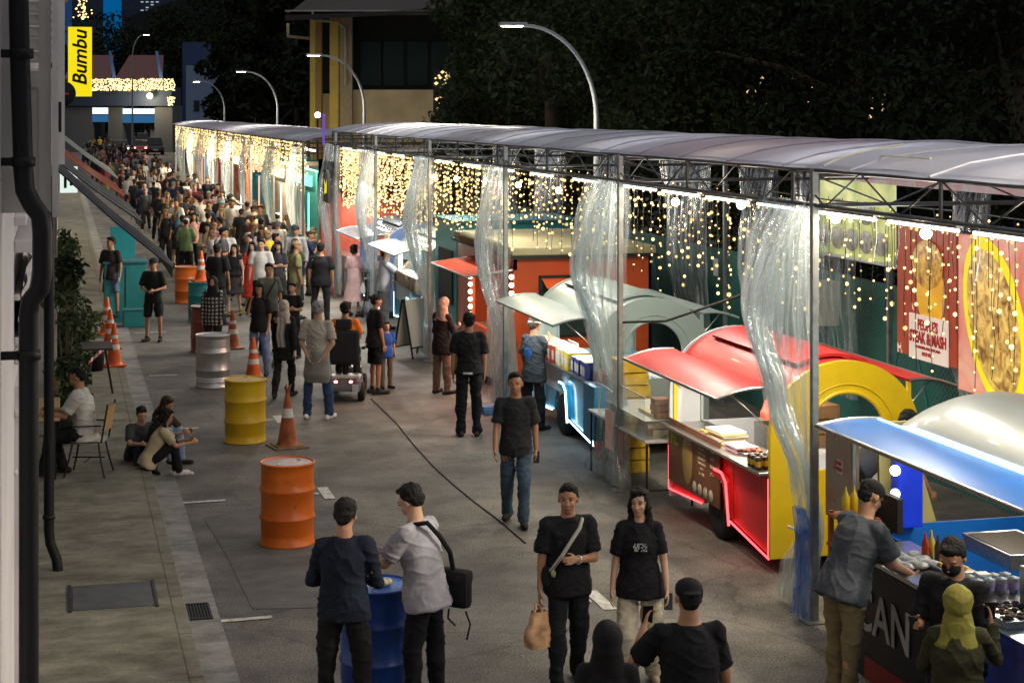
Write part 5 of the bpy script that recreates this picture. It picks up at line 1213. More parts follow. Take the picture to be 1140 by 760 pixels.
# poses: arm = (upper, fore) and leg = (thigh, shin) directions for the right side (x outward); mirrored for the left
POSES={
 'stand': dict(aR=((.22,.02,-1),(.06,.16,-1)),aL=((.24,-.02,-1),(.05,.22,-1)),lR=((.10,.02,-1),(.04,-.03,-1)),lL=((.12,-.02,-1),(.03,-.02,-1))),
 'still': dict(aR=((.16,.02,-1),(.02,.2,-1)),aL=((.16,.02,-1),(.02,.2,-1)),lR=((.05,.02,-1),(.02,-.02,-1)),lL=((.05,.0,-1),(.02,-.02,-1))),
 'walk': dict(lean=3,aR=((.16,-.32,-1),(.05,-.05,-1)),aL=((.16,.28,-1),(.02,.55,-1)),lR=((.03,.36,-1),(.0,.05,-1)),lL=((.03,-.12,-1),(.0,-.50,-1))),
 'walk2': dict(lean=3,aR=((.16,.22,-1),(.02,.5,-1)),aL=((.18,-.22,-1),(.05,.02,-1)),lR=((.03,-.10,-1),(.0,-.42,-1)),lL=((.03,.28,-1),(.0,.02,-1))),
 'stroll': dict(lean=1,aR=((.20,.10,-1),(.10,.20,-1)),aL=((.14,.25,-.95),(-.75,.70,.12)),lR=((.04,.26,-1),(.03,.03,-1)),lL=((.04,-.08,-1),(.02,-.35,-1))),
 'stroll2': dict(lean=1,aR=((.20,.05,-1),(.14,.30,-1)),aL=((.22,.05,-1),(.10,.45,-.9)),lR=((.04,.26,-1),(.03,.03,-1)),lL=((.04,-.08,-1),(.02,-.35,-1))),
 'phone': dict(head=28,aR=((.20,.25,-1),(-.25,.85,.25)),aL=((.20,.20,-1),(-.35,.85,.15)),lR=((.08,.02,-1),(.03,-.03,-1)),lL=((.08,.02,-1),(.03,-.03,-1))),
 'shoot': dict(aR=((.25,.75,-.6),(-.15,.75,.55)),aL=((.25,.75,-.6),(-.15,.75,.55)),lR=((.08,.02,-1),(.03,-.03,-1)),lL=((.08,.02,-1),(.03,-.03,-1))),
 'behind': dict(aR=((.25,-.18,-1),(-.55,-.35,-.85)),aL=((.25,-.18,-1),(-.55,-.35,-.85)),lR=((.14,.02,-1),(.06,-.02,-1)),lL=((.14,.02,-1),(.06,-.02,-1))),
 'front': dict(head=12,aR=((.30,.10,-1),(-.55,.75,-.15)),aL=((.30,.10,-1),(-.55,.75,-.15)),lR=((.11,.02,-1),(.03,-.03,-1)),lL=((.11,.02,-1),(.03,-.03,-1))),
 'reach': dict(lean=10,head=24,aR=((.15,.45,-.85),(-.10,.95,-.10)),aL=((.15,.55,-.85),(-.2,.95,-.05)),lR=((.08,-.02,-1),(.03,-.03,-1)),lL=((.08,.10,-1),(.03,-.02,-1))),
 'lean': dict(lean=22,head=26,aR=((.10,.35,-.9),(-.1,.9,-.45)),aL=((.15,.35,-.9),(-.2,.9,-.35)),lR=((.08,-.1,-1),(.03,-.08,-1)),lL=((.08,.05,-1),(.03,-.02,-1))),
 'bend': dict(lean=62,head=10,aR=((.15,.3,-.9),(0,.5,-.8)),aL=((.15,.3,-.9),(0,.5,-.8)),lR=((.08,.02,-1),(.03,-.03,-1)),lL=((.08,.02,-1),(.03,-.03,-1))),
 'film': dict(head=2,lean=4,aR=((.2,.1,-1),(.1,.4,-.8)),aL=((.55,.35,-.75),(-.35,.62,.72)),lR=((.12,.02,-1),(.03,-.03,-1)),lL=((.12,.02,-1),(.03,-.03,-1))),
 'holdup': dict(head=10,aR=((.4,.55,-.7),(-.1,.45,.9)),aL=((.25,.35,-.9),(-.3,.8,.2)),lR=((.12,.02,-1),(.03,-.03,-1)),lL=((.12,.02,-1),(.03,-.03,-1))),
 'face': dict(head=8,aR=((.12,.55,-.85),(-.35,.35,.95)),aL=((.2,.05,-1),(-.1,.2,-1)),lR=((.08,.02,-1),(.03,-.03,-1)),lL=((.08,.02,-1),(.03,-.03,-1))),
 'fold': dict(head=4,aR=((.25,.15,-1),(-.95,.35,.1)),aL=((.25,.15,-1),(-.95,.42,.0)),lR=((.12,.02,-1),(.03,-.03,-1)),lL=((.12,.02,-1),(.03,-.03,-1))),
 'sit': dict(lean=8,head=14,aR=((.15,.5,-.8),(-.1,1,.05)),aL=((.15,.5,-.8),(-.1,1,.05)),lR=((.12,1,-.12),(.0,-.25,-1)),lL=((.12,1,-.08),(.0,.2,-1))),
 'drive': dict(lean=-3,aR=((.20,.45,-.85),(-.15,1,-.1)),aL=((.20,.45,-.85),(-.15,1,-.1)),lR=((.15,1,.0),(.0,.15,-1)),lL=((.15,1,.0),(.0,.15,-1))),
 'kerb': dict(lean=24,head=15,aR=((.2,.6,-.7),(-.35,.9,.1)),aL=((.2,.6,-.7),(-.4,.8,.1)),lR=((.10,.80,.60),(.0,.22,-1)),lL=((.12,.84,.52),(.0,.10,-1))),
}
def skeleton(pose, fem=False, build=1.0, twist=0):
    P=POSES[pose]; lean=R(P.get('lean',1)); S=Vector((0,math.sin(lean),math.cos(lean))); Fv=Vector((0,math.cos(lean),-math.sin(lean))); X=Vector((1,0,0))
    k={}; k['S'],k['F'],k['X']=S,Fv,X; p0=Vector((0,0,0)); k['p0']=p0
    hw=.088 if not fem else .09; sw=(.168 if not fem else .148)*build**.5
    for s_,sg in (('R',1),('L',-1)):
        up,fo=P['a'+s_]; m=lambda v:Vector((v[0]*sg,v[1],v[2])).normalized()
        sh=S*.447+X*sw*sg; el=sh+m(up)*.285; wr=el+m(fo)*.245; k['sh'+s_],k['el'+s_],k['wr'+s_],k['hd'+s_]=sh,el,wr,m(fo)
        th,sn=P['l'+s_]; hp=X*hw*sg+Vector((0,0,-.03)); kn=hp+m(th)*.42; an=kn+m(sn)*.405; k['hp'+s_],k['kn'+s_],k['an'+s_]=hp,kn,an
    k['zoff']=-min(k['anR'].z,k['anL'].z)+.085
    k['neck']=S*.515; hp=R(P.get('head',0))+lean*.35; hd=Vector((0,math.sin(hp*.5+.06),math.cos(hp*.5+.06))); k['hc']=k['neck']+hd*.150
    k['Mh']=Matrix.Rotation(R(twist),3,'Z')@Matrix.Rotation(-hp,3,'X')
    return k
def make_body(k,fem,build,vox,fingers):
    mb=MB(); S,F,X=k['S'],k['F'],k['X']; b=build
    T=[(-.10,.10,.085),(-.05,.148,.10),(.03,.148,.102),(.12,.134,.098),(.20,.135,.098),(.30,.155,.11),(.38,.162,.108),(.43,.140,.092),(.475,.098,.074),(.515,.066,.062),(.58,.057,.060)]
    if fem: T=[(-.10,.10,.09),(-.05,.16,.115),(.03,.158,.115),(.12,.125,.095),(.20,.115,.088),(.30,.135,.108),(.38,.140,.105),(.43,.120,.086),(.475,.080,.064),(.515,.052,.052),(.58,.048,.050)]
    loft(mb,[(S*t,X,F,rx*(b if t<.46 else 1),ry*(b if t<.46 else 1)) for t,rx,ry in T])
    a=.86 if fem else 1.0; a*=b**.5
    for s_,sg in (('R',1),('L',-1)):
        cone(mb,k['sh'+s_],k['el'+s_],.054*a,.039*a); cone(mb,k['el'+s_],k['wr'+s_],.040*a,.026*a)
        cone(mb,k['sh'+s_]-X*sg*.07+S*.0,k['sh'+s_],.05*a,.054*a)
        cone(mb,k['hp'+s_],k['kn'+s_],.083*b**.5,.054*a); cone(mb,k['kn'+s_],k['an'+s_],.053*a,.036*a)
        cone(mb,k['kn'+s_]+(k['an'+s_]-k['kn'+s_])*.28+Vector((0,-.014,0)),k['kn'+s_]+(k['an'+s_]-k['kn'+s_])*.5,.047*a,.038*a)
        f=Vector((sg*.18,1,0)).normalized(); cone(mb,k['an'+s_]+Vector((0,0,-.045)),k['an'+s_]+f*.12+Vector((0,0,-.06)),.034,.026)
        # hand: palm, four fingers of unequal length with a bend, thumb off the side
        d=k['hd'+s_]; wr=k['wr'+s_]; side=Vector((-sg,0,0)); side=(side-d*side.dot(d)); side=side.normalized() if side.length>.1 else Vector((0,0,1))
        ax=d.cross(side).normalized()*(sg)            # across the palm, towards the thumb side
        if ax.y<0 and abs(d.z)>.6: ax=-ax
        pc=wr+d*.045
        for j in range(4): cone(mb,wr+d*.012+ax*(.012-.008*j)*.8,wr+d*.082+ax*(.027-.018*j),.0135,.0115,8)
        fr=.0088 if fingers else .0105
        for j,ln in enumerate((.068,.076,.071,.056)):
            a0=wr+d*.084+ax*(.028-.0185*j); a1=a0+(d*.9+side*.28+ax*(.06-.04*j)).normalized()*ln*.55; a2=a1+(d*.62+side*.78).normalized()*ln*.5
            cone(mb,a0,a1,fr,fr*.92,8); cone(mb,a1,a2,fr*.92,fr*.72,8)
        t0=wr+d*.028+ax*.026; t1=t0+(ax*.62+d*.72+side*.3).normalized()*.042; t2=t1+(ax*.15+d*.9+side*.45).normalized()*.032
        cone(mb,t0,t1,.0135,.0115,8); cone(mb,t1,t2,.0112,.0085,8)
    c=k['hc']; Mh=k['Mh']; hs=1.0 if fem else 1.06
    E=lambda o,r: ell(mb,c+Mh@(Vector(o)*hs),tuple(x*hs for x in r),Mh)
    E((0,-.012,.022),(.074,.092,.088)); E((0,.022,-.03),(.060,.070,.075)); E((0,.045,-.085),(.034,.034,.026)); E((0,.02,-.062),(.052,.058,.042))
    E((0,.086,-.012),(.011,.014,.026)); E((0,.098,-.030),(.015,.014,.011)); E((.076,-.008,-.008),(.010,.018,.028)); E((-.076,-.008,-.008),(.010,.018,.028))
    E((.030,.075,.022),(.022,.013,.010)); E((-.030,.075,.022),(.022,.013,.010)); E((0,.084,-.062),(.022,.011,.011)); E((.038,.062,-.028),(.018,.018,.018)); E((-.038,.062,-.028),(.018,.018,.018))
    cone(mb,S*.48,c+Mh@Vector((0,-.01,-.05)),.057 if not fem else .047,.055 if not fem else .046)
    for sg in (1,-1): cone(mb,S*.50+X*.02*sg,S*.455+X*.12*sg,.036,.036)
    return fuse(mb,'body',vox,3 if vox>.01 else 4)
def make_shirt(k,fem,build,sleeve,vox,seed,hem=-.13,loose=1.0):
    mb=MB(); S,F,X=k['S'],k['F'],k['X']; b=build
    T=[(hem,.190,.150),(-.02,.184,.142),(.08,.168,.128),(.2,.162,.125),(.3,.172,.130),(.38,.172,.126),(.43,.152,.106),(.475,.110,.086),(.505,.074,.072)]
    if fem: T=[(hem,.186,.152),(-.02,.178,.142),(.08,.152,.122),(.2,.142,.116),(.3,.152,.128),(.38,.150,.122),(.43,.130,.100),(.475,.092,.078),(.500,.062,.062)]
    loft(mb,[(S*t,X,F,rx*b*(loose if t<.35 else 1),ry*b*(loose if t<.35 else 1)) for t,rx,ry in T],24)
    for s_,sg in (('R',1),('L',-1)):
        sh,el,wr=k['sh'+s_],k['el'+s_],k['wr'+s_]; r0=.066 if not fem else .057
        cone(mb,sh-X*sg*.08,sh,r0*.9,r0)
        if sleeve=='short': cone(mb,sh,sh+(el-sh)*.35,r0,r0*1.02); cone(mb,sh+(el-sh)*.25,sh+(el-sh)*.80,r0*1.02,r0*1.08,16,True)
        elif sleeve=='long': cone(mb,sh,el,r0,.052); cone(mb,el,el+(wr-el)*.9,.053,.040,14); cone(mb,el+(wr-el)*.8,wr,.042,.040,14,True)
        elif sleeve=='none': pass
    for sg in (1,-1): cone(mb,S*.475+X*.04*sg,S*.452+X*.135*sg,.045,.050)
    return fuse(mb,'shirt',vox,3,.0065,seed,9)
def make_trousers(k,fem,build,kind,vox,seed):
    mb=MB(); S,F,X=k['S'],k['F'],k['X']; b=build
    loft(mb,[(S*t,X,F,rx*b,ry*b) for t,rx,ry in ((-.11,.10,.10),(-.06,.162,.116),(.02,.160,.114),(.07,.145,.100))])
    for s_ in 'RL':
        hp,kn,an=k['hp'+s_],k['kn'+s_],k['an'+s_]
        wd={'trousers':1,'wide':1.3,'slim':.88,'shorts':1.15}[kind]
        if kind=='shorts': cone(mb,hp,hp+(kn-hp)*.5,.095*b,.088); cone(mb,hp+(kn-hp)*.4,hp+(kn-hp)*.92,.09,.086,16,True)
        else:
            cone(mb,hp,kn,.088*b,.070*wd,14); cone(mb,kn,kn+(an-kn)*.85,.069*wd,.056*wd,14); cone(mb,kn+(an-kn)*.7,an+(an-kn)*.08,.058*wd,.060*wd,14,True)
    return fuse(mb,{'trousers':'trousers','wide':'trousers','slim':'trousers','shorts':'shorts'}[kind],vox,3,.0065,seed+3,12)
def make_skirt(k,length,vox,seed,top=.08,flare=1.0):
    mb=MB(); S,F,X=k['S'],k['F'],k['X']; zf=min(k['anR'].z,k['anL'].z); z1=.06-(.06-zf)*length
    kc=(k['knR']+k['knL'])/2
    rings=[(S*top,X,F,.15,.115),(Vector((0,0,-.03)),X,Vector((0,1,0)),.178,.14)]
    for i in range(1,6):
        t=i/5; z=-.03+(z1+.03)*t; rings.append((Vector((0,kc.y*.4*t,z)),X,Vector((0,1,0)),.178+.075*t*flare,.14+.09*t*flare))
    loft(mb,rings,28); return fuse(mb,'skirt',vox,2,.010,seed,7)
def make_shoes(k,vox,sg,s_,boot=False):
    mb=MB(); an=k['an'+s_]; f=Vector((sg*.18,1,0)).normalized(); sole=an.z-.085
    for o,r0 in ((-.055,.038),(.02,.042),(.09,.046),(.155,.036)):
        c=an+f*o; c=Vector((c.x,c.y,sole+.036)); mb.ball(c,(r0,.065,.036 if o>.05 else .044),12,8,T=Matrix.Rotation(math.atan2(-f.x,f.y),4,'Z'))
    cone(mb,Vector((an.x,an.y,sole+.07)),Vector((an.x,an.y,sole+.10)),.042,.042)
    me=fuse(mb,'shoe',max(vox,.009),2); n=len(me.vertices); co=np.empty(n*3); me.vertices.foreach_get('co',co); co=co.reshape(-1,3); co[:,2]=np.maximum(co[:,2],sole+.002); me.vertices.foreach_set('co',co.reshape(-1)); me.update(); return me
def make_hair(k,fem,kind,vox,seed):
    mb=MB(); c=k['hc']; Mh=k['Mh']; hs=1.0 if fem else 1.06
    E=lambda o,r: ell(mb,c+Mh@(Vector(o)*hs),tuple(x*hs for x in r),Mh)
    S=k['S']; nm='hair'; wr=.0038
    if kind=='short': E((0,-.026,.052),(.080,.088,.074)); E((0,-.055,.002),(.069,.054,.068)); E((0,.030,.096),(.056,.045,.026)); E((.03,.052,.090),(.030,.022,.018)); E((-.022,.050,.092),(.026,.020,.016)); E((.070,-.018,.02),(.012,.024,.036)); E((-.070,-.018,.02),(.012,.024,.036))
    elif kind=='crop': E((0,-.020,.038),(.078,.090,.076)); E((0,-.05,-.004),(.066,.052,.06))
    elif kind in('long','bob'):
        E((0,-.028,.042),(.086,.094,.084)); E((0,-.06,-.02),(.084,.056,.09)); E((.074,-.008,-.02),(.018,.040,.08)); E((-.074,-.008,-.02),(.018,.040,.08)); E((.03,.03,.090),(.045,.04,.022)); E((-.03,.03,.090),(.045,.04,.022))
        if kind=='long':
            base=c+Mh@Vector((0,-.065,-.06)); end=S*.26-k['F']*.135; cone(mb,base,(base+end)/2-k['F']*.03,.075,.085,14,fl=.55); cone(mb,(base+end)/2-k['F']*.03,end,.085,.055,14,fl=.5)
            for sg in (1,-1): cone(mb,c+Mh@Vector((.070*sg,-.02,-.05)),S*.36+k['X']*.10*sg+k['F']*.07,.034,.036,10,fl=.7)
        wr=.005
    elif kind=='bun': E((0,-.020,.038),(.080,.092,.078)); E((0,-.055,0),(.068,.052,.066)); E((0,-.10,.06),(.040,.038,.036)); E((0,.03,.078),(.06,.045,.03))
    elif kind=='tail': E((0,-.020,.038),(.080,.092,.078)); E((0,-.055,0),(.068,.052,.066)); cone(mb,c+Mh@Vector((0,-.10,.02)),S*.36-k['F']*.15,.032,.018,10)
    elif kind=='hijab':
        nm='headscarf'; E((0,-.030,.018),(.094,.106,.112)); E((0,-.005,-.075),(.078,.075,.055)); cone(mb,c+Mh@Vector((0,-.02,-.06)),S*.46,.085,.125,16,fl=.85); cone(mb,S*.47,S*.38,.13,.165,18,True,fl=.78); wr=.005
    elif kind=='hood':
        nm='hood'; E((0,-.02,.02),(.100,.115,.120)); E((0,-.05,-.06),(.09,.08,.08)); cone(mb,c+Mh@Vector((0,-.03,-.05)),S*.44,.09,.13,16,fl=.85)
    elif kind in('cap','backcap'):
        nm='cap'; E((0,-.014,.052),(.084,.098,.068)); sg=1 if kind=='cap' else -1
        ell(mb,c+Mh@Vector((0,.10*sg-.01,.050)),(.062,.072,.010),Mh); cone(mb,c+Mh@Vector((0,-.014,.02)),c+Mh@Vector((0,-.014,.055)),.084,.085,18,True); wr=0
    return fuse(mb,nm,vox,1,wr,seed,55 if nm=='hair' else 14)
SKIN={'tan':(.40,.21,.125),'light':(.52,.31,.21),'brown':(.24,.12,.07),'dark':(.12,.06,.035)}
def mskin(t): return M('skin '+t,SKIN[t],rough=.5,var=.06,nscale=12,spec=.35)
def mcl(c,name='cloth'):
    key='%s %.3f %.3f %.3f'%((name,)+tuple(c)); return M(key,c,rough=.88,var=.22,nscale=6,bump=.9,spec=.25)
BLK=(.016,.016,.019)
HAIRC={'black':(.010,.009,.009),'grey':(.28,.27,.26),'brown':(.05,.025,.015),'blond':(.25,.16,.08)}
PCACHE={}
def person(x,y,face,label,pose='stand',fem=False,h=1.70,build=1.0,top=BLK,sleeve='short',bottom='trousers',bcol=BLK,hair='short',haircol='black',skin='tan',shoe=(.03,.03,.03),q=1,twist=0,z=0,hem=-.13,loose=1.0,group=None,extra=None,abs_z=None,seed=None,img=True):
    """face: bearing of the facing direction, 0 = away from the camera axis, 90 = to the right of the picture, 180 = towards the camera"""
    vox={0:.030,1:.017,2:.0075}[q]; vc={0:.032,1:.018,2:.0105}[q]
    sd=seed if seed is not None else (int(abs(x*37+y*11))%5 if q<2 else int(abs(x*131+y*17)))
    if q<2: sd=sd%2
    kk=(pose,fem,q,twist); k=PCACHE.get(kk)
    if k is None: k=PCACHE[kk]=skeleton(pose,fem,build,twist)
    def cached(tag_,fn):
        key=(tag_,kk)
        if key not in PCACHE: PCACHE[key]=fn()
        return PCACHE[key]
    me=cached(('body',build),lambda:make_body(k,fem,build,vox,q==2))
    root=bpy.data.objects.new('person',me); COL.objects.link(root)
    sc=h/1.71; root.scale=(sc,)*3
    base=z-(0) ; root.location=(x,y,base+k['zoff']*sc if abs_z is None else abs_z)
    root.rotation_euler=(0,0,-(AZ+R(face)) if img else -R(face))
    tag(root,label,'person',group)
    def part(me,mat,nm=None):
        o=bpy.data.objects.new(nm or me.name.split('.')[0],me); COL.objects.link(o); o.parent=root
        o.material_slots[0].link='OBJECT'; o.material_slots[0].material=mat; return o
    root.material_slots[0].link='OBJECT'; root.material_slots[0].material=mskin(skin)
    if sleeve!='bare': part(cached(('shirt',build,sleeve,hem,loose,sd),lambda:make_shirt(k,fem,build,sleeve,vc,sd,hem,loose)),mcl(top))
    if bottom in('trousers','wide','slim','shorts'): part(cached(('tr',build,bottom,sd),lambda:make_trousers(k,fem,build,bottom,vc,sd)),mcl(bcol))
    elif bottom=='skirt': part(cached(('sk',.5,sd),lambda:make_skirt(k,.48,vc,sd)),mcl(bcol))
    elif bottom=='long': part(cached(('sk',1,sd),lambda:make_skirt(k,.94,vc,sd)),mcl(bcol))
    elif bottom=='dress': part(cached(('sk',.7,sd),lambda:make_skirt(k,.70,vc,sd,.2)),mcl(bcol),'dress_skirt')
    part(cached(('hair',hair,sd),lambda:make_hair(k,fem,hair,{0:.026,1:.014,2:.0085}[q],sd)),M('hair '+haircol,HAIRC[haircol],rough=.75,var=.5,nscale=60,bump=.8,spec=.25) if hair not in('hijab','hood','cap','backcap') else mcl(haircol if isinstance(haircol,tuple) else BLK,'headwear'))
    if hair in('cap','backcap'): part(cached(('hair','crop',sd),lambda:make_hair(k,fem,'crop',{0:.026,1:.014,2:.0085}[q],sd)),M('hair black',HAIRC['black'],rough=.75,var=.5,nscale=60,bump=.8,spec=.25))
    if q>0:
        for s_,sg in (('R',1),('L',-1)): part(cached(('shoe',s_),lambda:make_shoes(k,vox,sg,s_)),mcl(shoe,'shoe'))
        def face_():
            c=k['hc'];Mh=k['Mh'];hs=1.0 if fem else 1.06; out=[]
            e=MB(); 
            for sg in (1,-1): ell(e,c+Mh@(Vector((.030*sg,.0855,.006))*hs),(.012,.006,.0048),Mh,8,6)
            b=MB()
            for sg in (1,-1): b.tube([c+Mh@(Vector((.014*sg,.090,.027))*hs),c+Mh@(Vector((.032*sg,.088,.033))*hs),c+Mh@(Vector((.050*sg,.074,.027))*hs)],.0035,5)
            l=MB(); ell(l,c+Mh@(Vector((0,.0925,-.058))*hs),(.021,.006,.0042),Mh,8,6); ell(l,c+Mh@(Vector((0,.0925,-.065))*hs),(.016,.006,.0045),Mh,8,6)
            return e.mesh('eyes'),b.mesh('eyebrows'),l.mesh('lips')
        e,b,l=cached('face',face_)
        for me_,mt in ((e,M('eye dark',(.015,.01,.008),rough=.2)),(b,M('brow',(.02,.013,.01))),(l,M('lips',(.28,.10,.08),rough=.4))):
            o=bpy.data.objects.new(me_.name.split('.')[0],me_); COL.objects.link(o); o.parent=root
            if not me_.materials: me_.materials.append(mt)
    root['_k']=0; del root['_k']
    return root,k
def on(root,p):
    """place of a body point in the street"""
    bpy.context.view_layer.update(); return root.matrix_world@Vector(p)
# ================================================================ the people of the photo
def P(px,fy,face,label,**kw):
    g=G(px,fy); return person(g.x,g.y,face,label,**kw)
grey=(.12,.12,.13)
# --- foreground
r1,k1=P(574,583,184,'man in black t-shirt and blue jeans walking alone in the middle of the road',pose='walk2',h=1.70,top=(.022,.024,.028),bcol=(.045,.08,.12),shoe=(.02,.02,.02),q=2,skin='tan')
r2,k2=P(383,812,8,'man in a navy long-sleeved top seen from behind, standing left of the blue barrel',pose='front',h=1.71,top=(.008,.012,.024),sleeve='long',bcol=(.008,.008,.009),q=2,build=1.05,hem=-.10)
r3,k3=P(474,792,-62,'man in pale grey shirt with black shoulder bag, right of the blue barrel',pose='reach',h=1.74,top=(.36,.35,.39),bcol=(.008,.008,.010),q=2,hem=-.14,loose=1.10,skin='light')
r4,k4=P(632,762,172,'man in black with a pale chest strap, carrying an orange plastic bag',pose='stroll',h=1.62,top=(.012,.012,.014),bcol=(.012,.013,.016),q=2,build=1.06,twist=-14,skin='tan')
r5,k5=P(712,764,184,'long-haired woman in black t-shirt and beige trousers beside the man with the orange bag',pose='stroll2',fem=True,h=1.60,top=(.010,.010,.012),bottom='wide',bcol=(.46,.41,.31),hair='long',q=2,hem=-.13,loose=1.12,shoe=(.22,.18,.14),skin='light',twist=-16)
r6,k6=P(768,950,-4,'man in black cap and black t-shirt filming with a raised phone',pose='film',h=1.70,top=(.010,.010,.012),hair='backcap',haircol=(.012,.012,.014),q=2,build=1.12)
r7,k7=P(676,980,0,'person in a black hood left of the man filming with a phone',pose='still',h=1.55,fem=True,top=(.008,.008,.009),sleeve='long',hair='hood',haircol=(.008,.008,.009),bottom='long',q=1)
r8,k8=P(941,788,62,'man in a grey shirt and black cap with khaki trousers leaning toward the serving counter',pose='lean',h=1.78,top=(.075,.085,.10),hair='cap',haircol=(.012,.012,.013),bcol=(.22,.17,.085),q=2,build=1.16,skin='tan')
r9,k9=P(1064,880,215,'masked man in a black t-shirt looking down at his phone in front of the counter',pose='phone',h=1.72,top=(.010,.010,.012),q=2,build=1.08,skin='tan')
r10,k10=P(1066,925,12,'woman in an olive headscarf and dark olive coat seen from behind at the bottom right',pose='holdup',fem=True,h=1.56,top=(.035,.035,.015),sleeve='long',hair='hijab',haircol=(.23,.21,.045),bottom='long',bcol=(.03,.03,.015),q=2,build=1.12,loose=1.1)
# --- middle distance
r11,k11=P(522,485,-4,'man all in black with a white belt line, back turned, near the red hatch',pose='still',h=1.74,top=(.012,.012,.014),bcol=(.010,.010,.012),q=2,skin='tan',hem=-.06,build=1.02)
r12,k12=P(492,438,40,'woman in a taupe headscarf and black top holding a phone beside the sandwich board',pose='phone',fem=True,h=1.56,top=(.015,.013,.015),sleeve='long',hair='hijab',haircol=(.30,.22,.18),bottom='trousers',bcol=(.20,.13,.10),q=2,hem=-.22)
r13,k13=P(594,478,40,'person in dark tee with round blue print at the counter of the white trailer',pose='face',fem=False,h=1.62,top=(.05,.055,.06),hair='short',haircol='brown',bcol=(.012,.012,.014),q=2,hem=-.2,loose=1.1)
r14,k14=P(418,438,62,'woman in black t-shirt and knee shorts standing next to the mobility scooter',pose='still',fem=True,h=1.62,top=(.012,.012,.014),bottom='shorts',bcol=(.012,.012,.012),hair='bun',q=2,build=1.12,skin='tan')
r15,k15=P(430,432,150,'small boy in a blue t-shirt and camouflage trousers partly behind the woman in black',pose='still',h=1.10,top=(.02,.08,.35),bcol=(.16,.12,.08),q=1,skin='light')
r16,k16=P(354,466,12,'grey-haired man with hands behind his back and a jacket tied at his waist',pose='behind',h=1.76,top=(.42,.38,.33),bcol=(.03,.06,.14),haircol='grey',shoe=(.6,.6,.6),q=2,skin='light',hem=-.02)
r17,k17=P(316,442,8,'woman in black with a long pale grey headscarf down her back walking away',pose='walk',fem=True,h=1.58,top=(.012,.012,.014),sleeve='long',hair='hijab',haircol=(.40,.35,.31),bottom='slim',q=2,hem=-.25)
r18,k18=P(289,418,190,'woman in black t-shirt and jeans holding her hand to her face',pose='face',fem=True,h=1.62,top=(.012,.012,.014),bcol=(.14,.20,.36),hair='long',q=1,skin='tan')
r19,k19=P(299,393,150,'man in grey-green polo shirt with a dark chest strap, looking right',pose='stand',h=1.70,top=(.10,.11,.09),bcol=(.012,.012,.014),q=1,twist=-30,skin='tan')
r20,k20=P(326,398,200,'boy in a black printed t-shirt looking down at his hands',pose='fold',h=1.40,top=(.012,.012,.014),q=1,skin='light')
r21,k21=P(237,402,185,'woman in a black headscarf and black and white plaid shirt behind the silver barrel',pose='still',fem=True,h=1.56,top=(.16,.16,.17),sleeve='long',hair='hijab',haircol=(.012,.010,.011),q=1,hem=-.2,loose=1.1)
r22,k22=P(171,380,188,'man in black cap and black shorts holding a camera by the kerb',pose='front',h=1.66,top=(.012,.016,.016),bottom='shorts',bcol=(.012,.012,.014),hair='cap',haircol=(.012,.012,.013),q=1)
gk=G(124,352,PW)
r23,k23=person(gk.x,gk.y,200,'man in a brown t-shirt and denim shorts standing on the pavement by the teal cabinet',pose='stand',h=1.72,top=(.035,.025,.022),bottom='shorts',bcol=(.10,.15,.24),q=1,z=PW,twist=-20,skin='tan')
r26,k26=P(357,360,6,'broad man in a black t-shirt seen from behind near the middle of the road',pose='stand',h=1.74,top=(.010,.010,.012),build=1.14,q=1)
r27,k27=P(394,352,25,'woman in a long pale pink dress standing behind the black stroller',pose='still',fem=True,h=1.60,top=(.62,.40,.42),bottom='dress',bcol=(.55,.38,.38),hair='bob',q=1,skin='tan')
r28,k28=P(428,366,70,'man in white t-shirt and black cap raising a camera beside the caravan',pose='shoot',h=1.70,top=(.50,.50,.54),bcol=(.35,.34,.33),hair='cap',haircol=(.015,.015,.018),q=1,skin='tan')
r29,k29=P(329,355,70,'man in an olive t-shirt and tan cap turned to the right',pose='still',h=1.72,top=(.22,.21,.10),bcol=(.13,.12,.08),hair='cap',haircol=(.30,.20,.12),q=1)
r30,k30=P(242,362,20,'bearded man in a black t-shirt beside the teal barrel, seen from behind',pose='stand',h=1.74,top=(.010,.010,.012),q=1,skin='brown')
r31,k31=P(261,352,182,'woman in a black crop top and dark flared skirt walking toward the camera',pose='stroll2',fem=True,h=1.62,top=(.012,.012,.014),sleeve='none',bottom='skirt',bcol=(.035,.03,.028),hair='long',skin='light',q=1,hem=.10)
r32,k32=P(281,346,190,'woman in a bright red dress behind the man in the white t-shirt',pose='stroll2',fem=True,h=1.60,top=(.60,.05,.03),bottom='dress',bcol=(.60,.05,.03),hair='long',q=1,skin='light',shoe=(.5,.5,.5))
r33,k33=P(291,352,186,'man in a white t-shirt just behind the man in the grey-green polo',pose='stand',h=1.72,top=(.60,.58,.55),q=1,skin='light')
r34,k34=P(310,347,186,'long-haired woman in a black top with pale sleeves left of the man in olive',pose='fold',fem=True,h=1.62,top=(.05,.05,.06),hair='long',bcol=(.03,.03,.03),q=1,skin='light')
r35,k35=P(300,318,175,'person in a loose white outfit with a thin dark strap across the chest',pose='still',fem=True,h=1.66,top=(.58,.54,.48),bottom='wide',bcol=(.50,.46,.40),hair='tail',q=1,skin='light',loose=1.2)
r36,k36=P(251,330,5,'man in a white t-shirt with a black sling bag, seen from behind',pose='stand',h=1.72,top=(.58,.56,.56),bcol=(.08,.12,.2),q=1)
r37,k37=P(231,318,182,'woman in a beige shawl over a long black dress',pose='fold',fem=True,h=1.64,top=(.40,.32,.20),sleeve='long',bottom='long',bcol=(.010,.010,.012),hair='long',q=1,skin='light')
